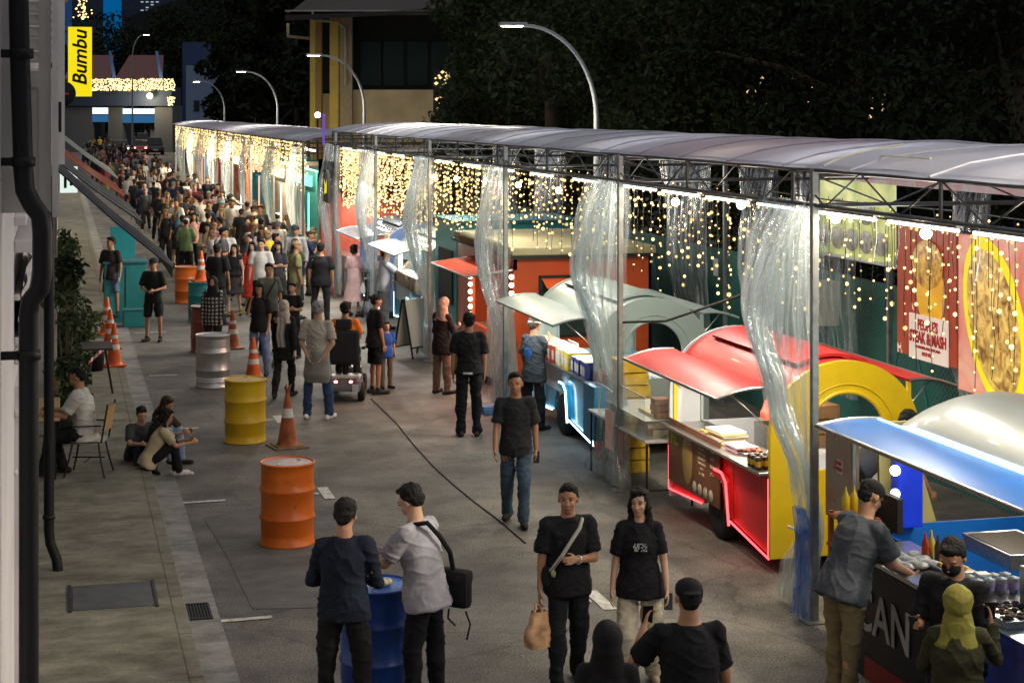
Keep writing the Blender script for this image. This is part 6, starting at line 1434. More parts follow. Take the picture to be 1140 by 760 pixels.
r38,k38=P(207,312,4,'man in a green polo shirt and white cap with black trousers, back to the camera',pose='front',h=1.68,top=(.16,.24,.10),hair='cap',haircol=(.6,.58,.55),q=1)
r39,k39=P(212,262,184,'woman in teal with dark hair, face toward the camera in the crowd',pose='still',fem=True,h=1.62,top=(.02,.12,.20),hair='long',q=1,skin='light')
r40,k40=P(214,290,182,'long-haired woman in a grey top raising a hand to her face in the crowd',pose='face',fem=True,h=1.62,top=(.24,.23,.17),bottom='wide',bcol=(.2,.2,.18),hair='long',q=1,skin='light')
# man behind glass of yellow end and cook at the right
r41,k41=person(7.70,15.85,70,'worker in a dark t-shirt bending over behind the yellow arched window',pose='bend',h=1.7,top=(.03,.035,.045),bcol=(.45,.42,.36),q=1,z=.22,skin='tan')
r42,k42=person(7.75,10.9,250,'cook in dark clothes working behind the steam table at the right edge',pose='reach',h=1.66,top=(.02,.022,.03),q=1,z=.1,skin='tan')
# seated: man at the cafe table, three on the kerb, scooter rider
CH=G(97,528,PW)
r24,k24=person(CH.x-.02,CH.y,-90,'man in a white t-shirt sitting on a chair at the pavement table on the left',pose='sit',h=1.70,top=(.55,.53,.50),bcol=(.012,.012,.014),q=2,z=PW,img=True,skin='tan',shoe=(.03,.02,.02))
kb1=G(166,535)
def kerbsit(dx,dy,face,label,**kw): return person(1.02+dx,YX(170,1.05)+dy,face,label,pose='kerb',z=.0,**kw)
Yk=G(172,530).y
r51,k51=person(1.12,Yk-.10,75,'long-haired girl in a cream vest sitting on the kerb with her back to the camera',pose='kerb',fem=True,h=1.45,top=(.45,.38,.25),bottom='trousers',bcol=(.010,.010,.012),hair='long',q=1,shoe=(.65,.62,.6),skin='tan')
r52,k52=person(.98,Yk+.45,150,'boy in dark grey sitting on the kerb to the left of the girl in cream',pose='kerb',h=1.40,top=(.06,.06,.065),bcol=(.03,.03,.04),hair='short',q=1,skin='light')
r53,k53=person(1.22,Yk+.85,115,'girl with brown hair and light jeans sitting on the kerb behind the girl in cream',pose='kerb',fem=True,h=1.48,top=(.05,.045,.04),bcol=(.20,.28,.40),hair='long',haircol='brown',q=1,skin='tan')
# plaid shirt
mpl=bpy.data.materials.new('plaid flannel'); mpl.use_nodes=True
def setup_plaid(m):
    nt=m.node_tree; L=nt.links; b=nt.nodes['Principled BSDF']; tc=nt.nodes.new('ShaderNodeTexCoord')
    prev=None
    for ax in ('X','Z'):
        w_=nt.nodes.new('ShaderNodeTexWave'); w_.bands_direction=ax; w_.inputs['Scale'].default_value=4.2; w_.inputs['Distortion'].default_value=1.2; w_.inputs['Detail'].default_value=1; L.new(tc.outputs['Object'],w_.inputs['Vector'])
        r=nt.nodes.new('ShaderNodeValToRGB'); r.color_ramp.elements[0].position=.42; r.color_ramp.elements[1].position=.58; r.color_ramp.elements[0].color=(.07,.07,.08,1); r.color_ramp.elements[1].color=(.60,.60,.58,1); L.new(w_.outputs['Fac'],r.inputs[0])
        if prev is None: prev=r.outputs[0]
        else:
            x=nt.nodes.new('ShaderNodeMixRGB'); x.blend_type='MULTIPLY'; x.inputs[0].default_value=1; L.new(prev,x.inputs[1]); L.new(r.outputs[0],x.inputs[2]); prev=x.outputs[0]
    L.new(prev,b.inputs['Base Color']); b.inputs['Roughness'].default_value=.9
setup_plaid(mpl)
for c_ in r21.children:
    if c_.name.startswith('shirt'): c_.material_slots[0].material=mpl
# --- accessories
def strap_tube(root,pts,r,name,mat,parent=None):
    P_=[on(root,p) for p in pts]; return MB().tube(P_,r,6)
# waist jacket of grey-haired man, long scarf tail
mg2=mcl((.23,.22,.21))
def child(mb,name,root,mat):
    o=mb.build(name,root,mat); return o
j=MB(); loft(j,[(Vector((0,-.01,.06)),Vector((1,0,0)),Vector((0,1,0)),.172,.125),(Vector((0,-.03,-.10)),Vector((1,0,0)),Vector((0,1,0)),.19,.130),(Vector((0,-.05,-.28)),Vector((1,0,0)),Vector((0,1,0)),.20,.13),(Vector((0,-.05,-.40)),Vector((1,0,0)),Vector((0,1,0)),.18,.10)])
o=link_mesh('tied_jacket',fuse(j,'tied_jacket',.014,2,.008,4,9),r16); o.material_slots[0].link='OBJECT'; o.material_slots[0].material=mg2
j=MB(); hc=k17['hc']; j.grid(lambda u,v:(-.07+.14*u+.01*math.sin(v*8),-.155-.03*math.sin(v*3)-.012*math.cos(u*12),.50-.52*v),8,14)
child(j,'scarf_tail',r17,mcl((.40,.35,.31),'headwear'))
# white belt band on man with back
j=MB(); j.grid(lambda u,v:(.09-.18*u,-.135-.03*math.sin(PI*u),-.055+.028*v),10,1); child(j,'belt_print',r11,M('white print',(.6,.6,.6),var=.4,nscale=60))
# chest print on the woman, chest mark on the man
pr=MB(); rr=random.Random(2)
for a in range(11):
    for b in range(7):
        if rr.random()<.62:
            x=.055-.011*a; z=.345-.010*b; y=.1560-.8*x*x; pr.add([(x,y,z),(x-.009,y,z),(x-.009,y,z-.008),(x,y,z-.008)],[(0,1,2,3)])
child(pr,'chest_print',r5,M('print white',(.6,.58,.55)))
blp=MB(); blp.lathe([(0,.004),(.085,.003),(.09,0)],18,T=Matrix.Translation((0,-.137,.25))@Matrix.Rotation(R(90),4,'X'),sx=.9); child(blp,'round_print',r13,splotch('blue print',[(.05,.2,.5),(.3,.5,.6),(.02,.05,.2)],20,1))
hd_=MB(); c=k13['hc']; hd_.tube([c+k13['Mh']@Vector((.088*math.cos(a),-.01+.10*math.sin(a),.045)) for a in [i*2*PI/16 for i in range(16)]],.012,6,closed=True); child(hd_,'headband',r13,M('pale headband',(.6,.5,.42)))
# mask of man 9
c=k9['hc']; mk_=MB(); ell(mk_,c+k9['Mh']@Vector((0,.055,-.045)),(.066,.060,.056),k9['Mh'],16,12); child(mk_,'face_mask',r9,mcl((.01,.01,.012),'mask'))
# face glasses for man 8
c=k8['hc']; gm=MB(); Mh=k8['Mh']
for sg in (1,-1):
    gm.tube([c+Mh@Vector((.032*sg+.02*math.cos(a),.097,.006+.015*math.sin(a))) for a in [i*2*PI/10 for i in range(10)]],.0022,4,closed=True); gm.tube([c+Mh@Vector((.052*sg,.095,.01)),c+Mh@Vector((.078*sg,.0,.01))],.002,4)
child(gm,'glasses',r8,m_iron)
# held and worn things are objects of their own
def thing_at(mb,name,mat,label,cat,loc=(0,0,0)):
    o=mb.build(name,None,mat); o.location=loc; return tag(o,label,cat)
def hand(root,k,s,ext=.09): return on(root,k['wr'+s]+k['hd'+s]*ext)
bpy.context.view_layer.update()
# orange plastic carrier bag held by man 4 in his right hand
h_=hand(r4,k4,'R',.10)
ob=bag('carrier_bag',(h_.x,h_.y,h_.z-.36),'thin plastic carrier bag with orange contents in the walking man\'s hand',M('orange carrier plastic',(.66,.38,.20),rough=.25,var=.55,nscale=9,bump=.8),.25,.33,.15,rz=.4)
# crossbody strap and pouch of man 4
sp=MB(); pts=[(-.10,.06,.50),(-.07,.115,.44),(0,.147,.34),(.07,.152,.22),(.14,.12,.10),(.19,.02,.02),(.15,-.10,.08),(.0,-.145,.26),(-.08,-.09,.43),(-.105,.0,.50)]
sl=MB().tube([on(r4,(p[0]*1.13,p[1]*1.14,p[2])) for p in pts],.016,6,closed=True); o=sl.build('sling_bag',None,M('pale strap webbing',(.45,.43,.38),rough=.8)); tag(o,'pale crossbody strap with a small dark pouch worn by the man with the orange bag','bag')
pb_=MB().ball(on(r4,(.20,.09,.03)),(.045,.045,.09),12,8).build('pouch',o,mcl(BLK)); 
ch_=MB().ball(on(r4,(.15,.16,.07)),(.022,.022,.03),8,6).build('charm',o,M('charm green',(.40,.42,.20)))
wt=MB(); w0=k4['wrL']; d=k4['hdL']; x_,y_=basis(d); wt.tube([on(r4,w0-d*.02+(x_*math.cos(a)+y_*math.sin(a))*.032) for a in [i*2*PI/12 for i in range(12)]],.009,6,closed=True); tag(wt.build('wristwatch',None,M('watch silver',(.6,.6,.58),metal=.6,rough=.3)),'silver wristwatch of the man with the pale strap','watch')
# shoulder bag of man 3
sb=empty('shoulder_bag',on(r3,(.21,-.13,.02)),r3.rotation_euler.z,'black shoulder bag with dangling straps on the man in the pale grey shirt','bag')
MB().box(-.06,.06,-.14,.14,-.20,.09,.05).build('pouch',sb,mcl((.012,.012,.014),'bag')); MB().box(-.066,.066,-.145,.145,-.02,.10,.045).build('flap',sb,mcl((.018,.018,.02),'bag'))
inv=lambda p: Matrix.Rotation(-sb.rotation_euler.z,4,'Z')@(on(r3,p)-sb.location)
MB().tube([inv(p) for p in [(.19,-.13,.12),(.10,-.155,.27),(-.02,-.13,.42),(-.08,-.06,.52),(-.07,.06,.49),(.04,.14,.38),(.15,.13,.2),(.2,.0,.1)]],.020,6).build('strap',sb,mcl((.012,.012,.014),'bag'))
MB().tube([(0,-.10,-.22),(.02,-.13,-.32),(.0,-.11,-.44)],.008,5).tube([(0,.05,-.22),(.02,.07,-.30),(.05,.02,-.36)],.008,5).build('loose_strap',sb,mcl((.012,.012,.014),'bag'))
# phones
def phone(root,k,s,label,tilt=(0,0,0),sc=1):
    p=hand(root,k,s,.10); o=MB().box(-.034,.034,-.004,.004,-.065,.065,.003).build('phone',None,M('phone black',(.02,.02,.022),rough=.2)); o.location=p; o.rotation_euler=(R(20)+tilt[0],tilt[1],root.rotation_euler.z+tilt[2]); return tag(o,label,'phone')
phone(r6,k6,'L','phone held up by the man in the black cap'); phone(r9,k9,'R','phone held by the masked man in the black t-shirt',(R(-50),0,0)); phone(r10,k10,'R','phone raised by the woman in the olive headscarf')
phone(r12,k12,'R','phone held by the woman in the taupe headscarf',(R(-50),0,0)); phone(r5,k5,'L','phone carried by the woman in beige trousers'); phone(r1,k1,'L','phone carried by the man walking alone')
cmx=on(r28,(0,.42,.50)); o=MB().box(-.06,.06,-.03,.03,-.04,.04,.01).lathe([(.03,.03),(.032,.08),(.0,.08)],12,T=Matrix.Rotation(R(-90),4,'X')).build('camera',None,m_iron); o.location=cmx; o.rotation_euler=r28.rotation_euler; tag(o,'black camera raised by the man in the white t-shirt','camera')
cmx=on(r22,(0,.26,.10)); o=MB().box(-.07,.07,-.03,.03,-.045,.045,.012).lathe([(.035,.03),(.037,.10),(.0,.10)],12,T=Matrix.Rotation(R(-90),4,'X')).build('camera',None,m_iron); o.location=cmx; o.rotation_euler=r22.rotation_euler; tag(o,'black camera held at the waist by the man in the cap near the kerb','camera')
for rt,kk_,lab in ((r36,k36,'black sling bag on the back of the man in white'),(r19,k19,'dark crossbody strap bag of the man in grey-green'),(r35,k35,'thin dark crossbody strap of the person in loose white')):
    m_=MB().tube([on(rt,(p[0]*1.1,p[1]*1.16,p[2])) for p in pts],.014 if rt is not r36 else .018,5,closed=True)
    q_=on(rt,(.10,-.17,.05)) if rt is r36 else on(rt,(.19,.06,.0)); m_.ball(q_,(.11,.11,.08) if rt is r36 else (.05,.05,.07),10,6); tag(m_.build('sling_bag',None,mcl(BLK,'bag')),lab,'bag')
gq=hand(r17,k17,'L',.1); ob=bag('carrier_bag',(gq.x,gq.y,gq.z-.30),'grey translucent carrier bag in the hand of the woman with the long grey scarf',M('grey carrier plastic',(.3,.3,.3),rough=.3,var=.4),.18,.28,.12)
# ================================================================ crowd farther up the street
SH=[('black',BLK),('white',(.55,.53,.50)),('dark grey',(.07,.07,.075)),('cream',(.42,.36,.26)),('navy',(.02,.03,.08)),('yellow',(.60,.42,.03)),('teal',(.04,.22,.22)),('pink',(.50,.26,.26)),('orange',(.60,.16,.04)),('light grey',(.30,.30,.30)),('olive',(.14,.14,.06)),('brown',(.13,.07,.04)),('sky blue',(.18,.32,.45)),('maroon',(.14,.02,.03))]
wts=[38,15,12,3,8,2,3,4,2,6,4,5,3,4]
rc=random.Random(42)
spots=[]
taken=[(r_.location.x,r_.location.y) for r_ in (r22,r23,r26,r27,r28,r29,r30,r31,r32,r33,r34,r35,r36,r37,r38,r39,r40,r19,r18,r20,r21)]
def lim(fy):  # left and right picture limits of the crowd at this foot row
    f=lambda pts:next(a[1]+(b[1]-a[1])*(fy-a[0])/(b[0]-a[0]) for a,b in zip(pts,pts[1:]) if a[0]<=fy<=b[0])
    return f([(165,100),(180,92),(200,98),(230,128),(260,165),(300,188),(345,250)]), f([(165,186),(180,196),(200,222),(230,262),(260,305),(300,345),(345,345)])
fy=341.0; tries=0
used_lab={}
while len(spots)<215 and tries<30000:
    tries+=1
    u=rc.random(); fy=168+172*u**1.55
    a,b=lim(fy); px=a+(b-a)*rc.random(); g=G(px,fy)
    if g.x<(.25 if g.y>44 else 1.6) or g.x>6.1 or .95<g.x<1.5: continue
    md=.50 if fy<250 else .62
    if all((g.x-q[0])**2+(g.y-q[1])**2>md**2 for q in taken):
        taken.append((g.x,g.y)); spots.append((px,fy,g))
poses=['stand','still','walk','walk2','phone','fold','face','behind']
ph={'stand':'standing','still':'standing still','walk':'walking','walk2':'striding','phone':'using a phone','fold':'with folded arms','face':'raising a hand','behind':'hands back'}
for i,(px,fy,g) in enumerate(sorted(spots,key=lambda s:-s[1])):
    fem=rc.random()<.5; nm,c=rc.choices(SH,wts)[0]; bn,bc=rc.choices(SH[:5]+[SH[10]],[46,4,12,2,12,4])[0]
    hk=rc.choice(['long','long','bob','hijab','tail','bun']) if fem else rc.choice(['short','short','short','crop','cap'])
    if fem: bt_=rc.choice(['trousers','wide','skirt','long'])
    else: bt_=rc.choice(['trousers','trousers','shorts'])
    po=rc.choice(poses) if fy>215 else rc.choice(['stand','still','walk'])
    fc=rc.choice([0,10,-15,180,170,195,90,-80,20,185])
    back=('facing away' if abs(fc)<40 else 'facing camera' if fc>150 else 'turned sideways')
    hn={'long':'long hair','bob':'bobbed hair','hijab':'a headscarf','tail':'tied-back hair','bun':'a hair bun','short':'short hair','crop':'cropped hair','cap':'a cap'}[hk]
    where=('crowd front' if fy>290 else 'mid-crowd' if fy>235 else 'crowd depth' if fy>200 else 'near far cars')
    sd_=('by the left awnings' if g.x<2.9 else 'by the stalls' if g.x>4.7 else 'in mid-street')
    lab='%s in %s, %s, %s %s, %s %s'%('woman' if fem else 'man',nm,hn,back,ph[po] if fy>215 else '',where,sd_)
    lab=' '.join(lab.split()).replace(' ,',',')
    lab=lab.replace('seen ','')
    if lab in used_lab: lab=lab.replace(', ',', %s bottoms, '%bn,1)
    if len(lab.split())>16: lab=lab.replace(' bottoms','')
    used_lab[lab]=1
    person(g.x,g.y,fc,lab,z=PW if g.x<1.0 else 0,pose=po,fem=fem,h=rc.uniform(1.54,1.68) if fem else rc.uniform(1.64,1.8),top=c,sleeve='short' if rc.random()<.75 else 'long',bottom=bt_,bcol=bc,hair=hk,haircol=(rc.choice([(.3,.25,.2),(.5,.45,.4),(.02,.02,.02),(.1,.25,.3),(.4,.2,.25)]) if hk in('hijab','cap') else rc.choice(['black','black','black','brown','grey'] if not fem else ['black','black','brown','blond'])),skin=rc.choice(['tan','light','tan','brown']),q=1 if fy>290 else 0,group='people in the crowd filling the street',seed=0)
# a few people at the second canopy and awning edges
# ================================================================ oil barrels
def barrel(px,py,label,mat,lid,rz=0,dent=0,ribs=(.295,.59),tilt=0,silver=False,loc=None,scuff=True):
    g=G(px,py) if loc is None else Vector(loc)
    r=empty('oil_barrel',(g.x,g.y,0),rz,label,'barrel')
    r.rotation_euler=(0,R(tilt),rz)
    rr_=.286; pr=[(.27,.006),(rr_-.002,.0),(rr_+.008,.006),(rr_+.008,.02),(rr_-.003,.03)]
    for z in (.10,.14,.18) if silver else (.11,): pr+=[(rr_-.003,z-.02),(rr_-.010,z),(rr_-.003,z+.02)]
    for z in ribs: pr+=[(rr_-.002,z-.03),(rr_+.011,z-.010),(rr_+.013,z),(rr_+.011,z+.010),(rr_-.002,z+.03)]
    for z in (.68,.72,.76,.80) if silver else (.70,.76): pr+=[(rr_-.003,z-.018),(rr_-(.010 if silver else .004),z),(rr_-.003,z+.018)]
    pr+=[(rr_-.003,.855),(rr_+.008,.862),(rr_+.008,.878),(rr_-.004,.882),(rr_-.012,.872),(rr_-.014,.862)]
    pr=sorted(pr[:5],key=lambda a:a[1])[0:0]+pr
    MB().lathe(pr,44).build('drum',r,mat)
    MB().lathe([(0,.868),(rr_-.05,.868),(rr_-.0145,.864)],40).build('lid',r,lid)
    b=MB(); b.lathe([(0,.875),(.028,.875),(.03,.862)],14,(.17,.05,0)).lathe([(0,.872),(.018,.872),(.02,.862)],12,(-.15,-.1,0)); b.build('bung',r,m_steel)
    return r
def worn(key,col,rust=(.10,.045,.02),amt=.62):
    m=bpy.data.materials.new(key); m.use_nodes=True; nt=m.node_tree; L=nt.links; b=nt.nodes['Principled BSDF']; tc=nt.nodes.new('ShaderNodeTexCoord')
    n=nt.nodes.new('ShaderNodeTexNoise'); n.inputs['Scale'].default_value=9; n.inputs['Detail'].default_value=9; n.inputs['Roughness'].default_value=.7; L.new(tc.outputs['Object'],n.inputs['Vector'])
    r=nt.nodes.new('ShaderNodeValToRGB'); r.color_ramp.elements[0].position=amt; r.color_ramp.elements[0].color=col+(1,); r.color_ramp.elements[1].position=amt+.06; r.color_ramp.elements[1].color=rust+(1,); L.new(n.outputs['Fac'],r.inputs[0])
    n2=nt.nodes.new('ShaderNodeTexNoise'); n2.inputs['Scale'].default_value=2.5; n2.inputs['Detail'].default_value=6; L.new(tc.outputs['Object'],n2.inputs['Vector'])
    x=nt.nodes.new('ShaderNodeMixRGB'); x.blend_type='OVERLAY'; x.inputs[0].default_value=.45; L.new(r.outputs[0],x.inputs[1]); L.new(n2.outputs['Fac'],x.inputs[2]); L.new(x.outputs[0],b.inputs['Base Color'])
    b.inputs['Roughness'].default_value=.38; bp=nt.nodes.new('ShaderNodeBump'); bp.inputs['Strength'].default_value=.12; bp.inputs['Distance'].default_value=.02; L.new(n2.outputs['Fac'],bp.inputs['Height']); L.new(bp.outputs[0],b.inputs['Normal'])
    return m
m_bo=worn('barrel orange',(.62,.13,.008),amt=.635); m_by=worn('barrel yellow',(.66,.42,.01),amt=.65); m_bb=worn('barrel blue',(.008,.05,.26),(.12,.14,.16),amt=.63); m_bt=worn('barrel teal',(.02,.20,.21),amt=.8); m_bn=worn('barrel brown',(.16,.04,.02),amt=.7)
m_bs=M('barrel bare steel',(.50,.50,.50),rough=.38,metal=.8,var=.15,nscale=3)
m_lid=worn('worn lid',(.45,.30,.26),(.55,.55,.58),.52)
barrel(320,604,'orange oil barrel with a worn lid, nearest of the barrels along the parking bays',m_bo,m_lid,.3)
barrel(273,491,'bright yellow oil barrel between the orange and the silver one',m_by,worn('yellow lid',(.60,.40,.08),(.6,.58,.5),.55),1.1)
barrel(237,430,'bare silver oil barrel behind the yellow one',m_bs,m_bs,2,silver=True)
barrel(419,772,'blue oil barrel used as a standing table by the two men in the foreground',m_bb,worn('blue lid',(.01,.10,.42),(.55,.6,.7),.60),.7)
barrel(208,337,'orange oil barrel beside the teal one at the edge of the crowd',m_bo,m_lid,.2)
barrel(224,358,'teal oil barrel with a traffic cone standing on it',m_bt,worn('white lid',(.6,.6,.6),(.3,.3,.3),.6),.9)
barrel(229,391,'reddish brown oil barrel behind the woman in plaid',m_bn,worn('pale lid',(.5,.45,.42),(.2,.1,.08),.6),.4)
barrel(138,232,'orange and blue oil barrel far up the street beneath the awnings',m_bo,m_lid,.4)
# things on barrel lids
gb_=G(419,772); o=MB().ball((0,0,.03),(.08,.05,.03),12,6).ball((.06,.04,.03),(.05,.06,.025),10,6).build('paper_packet',None,M('crumpled wrapper',(.55,.5,.3),rough=.5,bump=.8,nscale=20,var=.5)); o.location=(gb_.x+.02,gb_.y-.05,.865); tag(o,'crumpled food wrapper on the blue barrel','wrapper')
# ================================================================ traffic cones
m_cone=M('cone orange',(.60,.10,.015),rough=.5,var=.2,nscale=6); m_cdirty=M('dirty cone orange',(.34,.09,.03),rough=.7,var=.45,nscale=7); m_refl=M('reflective white',(.62,.60,.55),rough=.4,var=.1)
def cone_obj(X,Y,z,label,h=.74,mat=None,group=None,bands=((.40,.52),(.66,.74)),rz=.2):
    r=empty('traffic_cone',(X,Y,z),rz,label,'traffic cone',group); mat=mat or m_cone
    MB().box(-.19,.19,-.19,.19,0,.035,.012).build('base',r,mat if mat is m_cone else M('dirty rubber base',(.20,.12,.07),rough=.8,var=.3))
    rad=lambda t:.145*(1-t)+.028*t
    MB().lathe([(rad(0)+.01,.035),(rad(.05),.06)]+[(rad(t/10),h*t/10) for t in range(1,11)]+[(.02,h+.01),(0,h+.01)],24).build('cone',r,mat)
    b=MB()
    for a,c in bands: b.lathe([(rad(a)+.003,h*a),(rad(c)+.003,h*c)],24)
    b.build('reflective_band',r,m_refl); return r
def cone_px(px,py,*a,**k): g=G(px,py,k.get('z',0)); k.pop('z',None); return cone_obj(g.x,g.y,*a,**k)
c_=cone_px(320,497,0,'dirty orange cone with a bent brown tip beside the yellow barrel',h=.74,mat=m_cdirty,bands=((.55,.72),))
MB().tube([(0,0,.73),(.02,0,.80),(.06,.01,.86)],[.030,.024,.008],8).tube([(0,0,.73),(-.03,0,.82),(-.01,0,.86)],[.02,.018,.006],8).build('bent_tip',c_,M('brown tape',(.20,.06,.02)))
MB().box(-.24,.24,-.24,.24,.0,.02,.006).build('foot',c_,M('dirty rubber base'))
cone_px(282,424,0,'clean orange cone with two white bands behind the yellow barrel')
cn=cone_px(259,388,0,'dull red cone with yellow tape ends behind the woman in plaid',mat=m_cdirty)
MB().add([(0,0,.66),(.24,-.05,.70),(.22,-.05,.74)],[(0,1,2)]).add([(0,0,.66),(-.16,.05,.70),(-.15,.05,.73)],[(0,1,2)]).build('tape_end',cn,M('yellow tape',(.65,.6,.05),emit=.1))
g_=G(224,358); cone_obj(g_.x,g_.y,.884,'orange cone standing on top of the teal barrel',h=.66)
for px,py,lb in ((133,407,'nearest of the orange cones clustered at the kerb edge'),(128,388,'middle cone of the cluster at the kerb edge'),(122,372,'farthest cone of the cluster at the kerb edge')):
    g_=G(px,py,PW); cone_obj(min(g_.x,.95),g_.y,PW,'orange traffic cone, '+lb)
tp=MB(); m_tapew=M('barrier tape white',(.55,.55,.55)); m_taper=M('barrier tape red',(.5,.03,.03))
a=at_px(66,352,32); b=G(133,407,PW); b=Vector((.9,b.y,PW+.45)); A=Vector((0.05,29.0,1.25)); Bm=Vector((.45,27.6,.75)); 
pts_=[A.lerp(Bm,i/12) for i in range(12)]+[Bm.lerp(Vector((.92,b.y,PW+.42)),i/12) for i in range(13)]
for i in range(len(pts_)-1):
    p,q=pts_[i],pts_[i+1]; tp.mat(m_tapew if i%2 else m_taper).add([p,q,q+Vector((0,0,.06)),p+Vector((0,0,.06))],[(0,1,2,3)])
tag(tp.build('barrier_tape'),'red and white barrier tape strung from the cones to the wall','tape')
# ================================================================ cafe tables and chairs on the pavement
m_ply=M('plywood',(.45,.30,.14),rough=.5,var=.15,nscale=3)
def cafe_chair(X,Y,rz,label,z=PW):
    r=empty('chair',(X,Y,z),rz,label,'chair')   # faces local +y
    MB().grid(lambda u,v:(-.21+.42*u,-.20+.40*v,.45-.015*math.sin(PI*u)-.02*v*v),8,8).grid(lambda u,v:(-.21+.42*u,-.20+.40*v,.43-.015*math.sin(PI*u)-.02*v*v),8,8).build('seat',r,M('pale seat',(.5,.48,.42)))
    MB().grid(lambda u,v:(-.20+.40*u,-.22-.05*v-.04*math.sin(PI*u),.58+.30*v),8,6).grid(lambda u,v:(-.20+.40*u,-.235-.05*v-.04*math.sin(PI*u),.58+.30*v),8,6).build('backrest',r,m_ply)
    for sx_ in (-1,1):
        for sy_ in (-1,1): MB().tube([(.17*sx_,.16*sy_,.42),(.21*sx_,.20*sy_,.2),(.24*sx_,.25*sy_,.01)],.012,6).build('leg',r,m_iron)
    MB().tube([(-.2,-.2,.43),(-.2,-.28,.9)],.012,6).tube([(.2,-.2,.43),(.2,-.28,.9)],.012,6).tube([(-.2,.0,.2),(.2,0,.2)],.01,6).tube([(.0,-.2,.22),(.0,.2,.22)],.01,6).tube([(-.2,-.2,.64),(-.26,.12,.64),(-.2,.18,.43)],.010,6).tube([(.2,-.2,.64),(.26,.12,.64),(.2,.18,.43)],.010,6).build('frame',r,m_iron)
    return r
cafe_chair(CH.x+.02,CH.y-.02,-(AZ+R(-90)),'plywood-backed chair with thin black legs under the seated man')
cafe_chair(.18,CH.y+2.3,R(-170),'plywood-backed chair across the table from the seated man')
ta=empty('table',(-.28,CH.y+.1,PW),0,'wooden cafe table in front of the seated man, cut by the facade','table')
MB().box(-.4,.30,-.35,1.3,.72,.75,.006).build('tabletop',ta,m_ply); 
for a_,b_ in ((-.35,-.3),(.24,-.3),(-.35,1.24),(.24,1.24)): MB().box(a_-.015,a_+.015,b_-.015,b_+.015,0,.72).build('leg',ta,m_iron)
tb=empty('table',(.42,29.0,PW),0,'dark folding table with splayed legs in front of the bushes','table')
MB().box(-.42,.42,-.45,.45,.70,.73,.004).build('tabletop',tb,M('dark tabletop',(.05,.045,.04),rough=.4))
for a_ in (-.38,.38):
    for b_ in (-.4,.4): MB().tube([(a_*.8,b_*.9,.7),(a_*1.1,b_,.0)],.018,6).build('leg',tb,m_iron)
MB().box(-.5,-.46,-.4,.4,.02,.68).build('side_sheet',tb,M('black cloth',(.02,.02,.02)))
bp=MB().lathe([(0,0),(.13,0),(.17,.34),(.16,.36),(0,.34)],20).build('bin'); bp.data.materials.append(m_iron); bp.location=(.62,31.2,PW); tag(bp,'small black bin beside the table in front of the bushes','bin')
# ================================================================ bushes in planters along the left facade
def bush(X,Y,h,rad,label,n,size,mat,seed,pot=True,spiky=False):
    rng=np.random.default_rng(seed); rr_=random.Random(seed); r=empty('potted_bush',(X,Y,PW),0,label,'plant')
    cl=[(rad*.5*math.cos(a)*rr_.random(),rad*.5*math.sin(a)*rr_.random(),.35+(h-.5)*rr_.random(),rad*.5) for a in [rr_.random()*6.3 for _ in range(16)]]
    link_mesh('foliage',leaf_mesh('foliage',cl,n,size,rng,mat),r)
    st=MB()
    for i in range(9): c=cl[i]; st.tube([(0,0,.3),(c[0]*.5,c[1]*.5,(c[2]+.3)/2),(c[0],c[1],c[2])],[.02,.014,.006],5)
    st.build('stem',r,m_bark); MB().lathe([(0,0),(.15,0),(.20,.32),(.21,.34),(.18,.34),(.17,.30),(0,.30)],20).build('pot',r,M('dark pot',(.03,.03,.03),rough=.5))
m_bush=M('bush leaves',(.05,.085,.03),rough=.5,var=.5,nscale=3); m_bush2=M('feathery leaves',(.12,.16,.07),rough=.6,var=.4,nscale=4)
bush(.10,27.0,1.6,.42,'dark leafy potted bush closest under the near awning',2600,.055,m_bush,1); bush(.12,30.8,2.0,.45,'tall leafy potted bush behind the first one',3000,.055,m_bush,2)
bush(.35,30.0,1.3,.42,'feathery grey-green potted shrub beside the barrier tape',4200,.04,m_bush2,3); bush(.0,34.0,2.2,.6,'leafy bush farther along under the awnings',2600,.06,m_bush,4)
bush(.1,24.6,2.6,.35,'slim potted plant beside the facade under the near awning',1500,.05,m_bush,5)
# teal cabinets at the kerb
uc=empty('utility_cabinet',(1.42,39.6,0),0,'teal utility cabinet at the kerb behind the man in the brown t-shirt','cabinet')
MB().box(-.45,.45,-.4,.5,.0,1.28,.02).build('case',uc,m_bt); MB().box(-.48,.48,-.43,.53,1.28,1.33,.01).build('top',uc,M('teal dark')); MB().box(-.01,.01,-.408,-.40,.1,1.2).build('door_gap',uc,m_iron)
ucb=empty('utility_box',(1.62,38.4,0),0,'low teal box standing in front of the teal utility cabinet','box'); MB().box(-.28,.25,-.2,.25,0,.36,.02).build('case',ucb,m_bt); MB().box(-.29,.26,-.21,.26,.36,.38).build('lid',ucb,M('teal dark'))
tm=MB().box(-.3,.3,-.03,.03,.0,1.75,.01).build('kerb_panel',None,m_teal); tm.location=(1.55,44.5,.0); tag(tm,'upright teal panel under the awnings','panel')
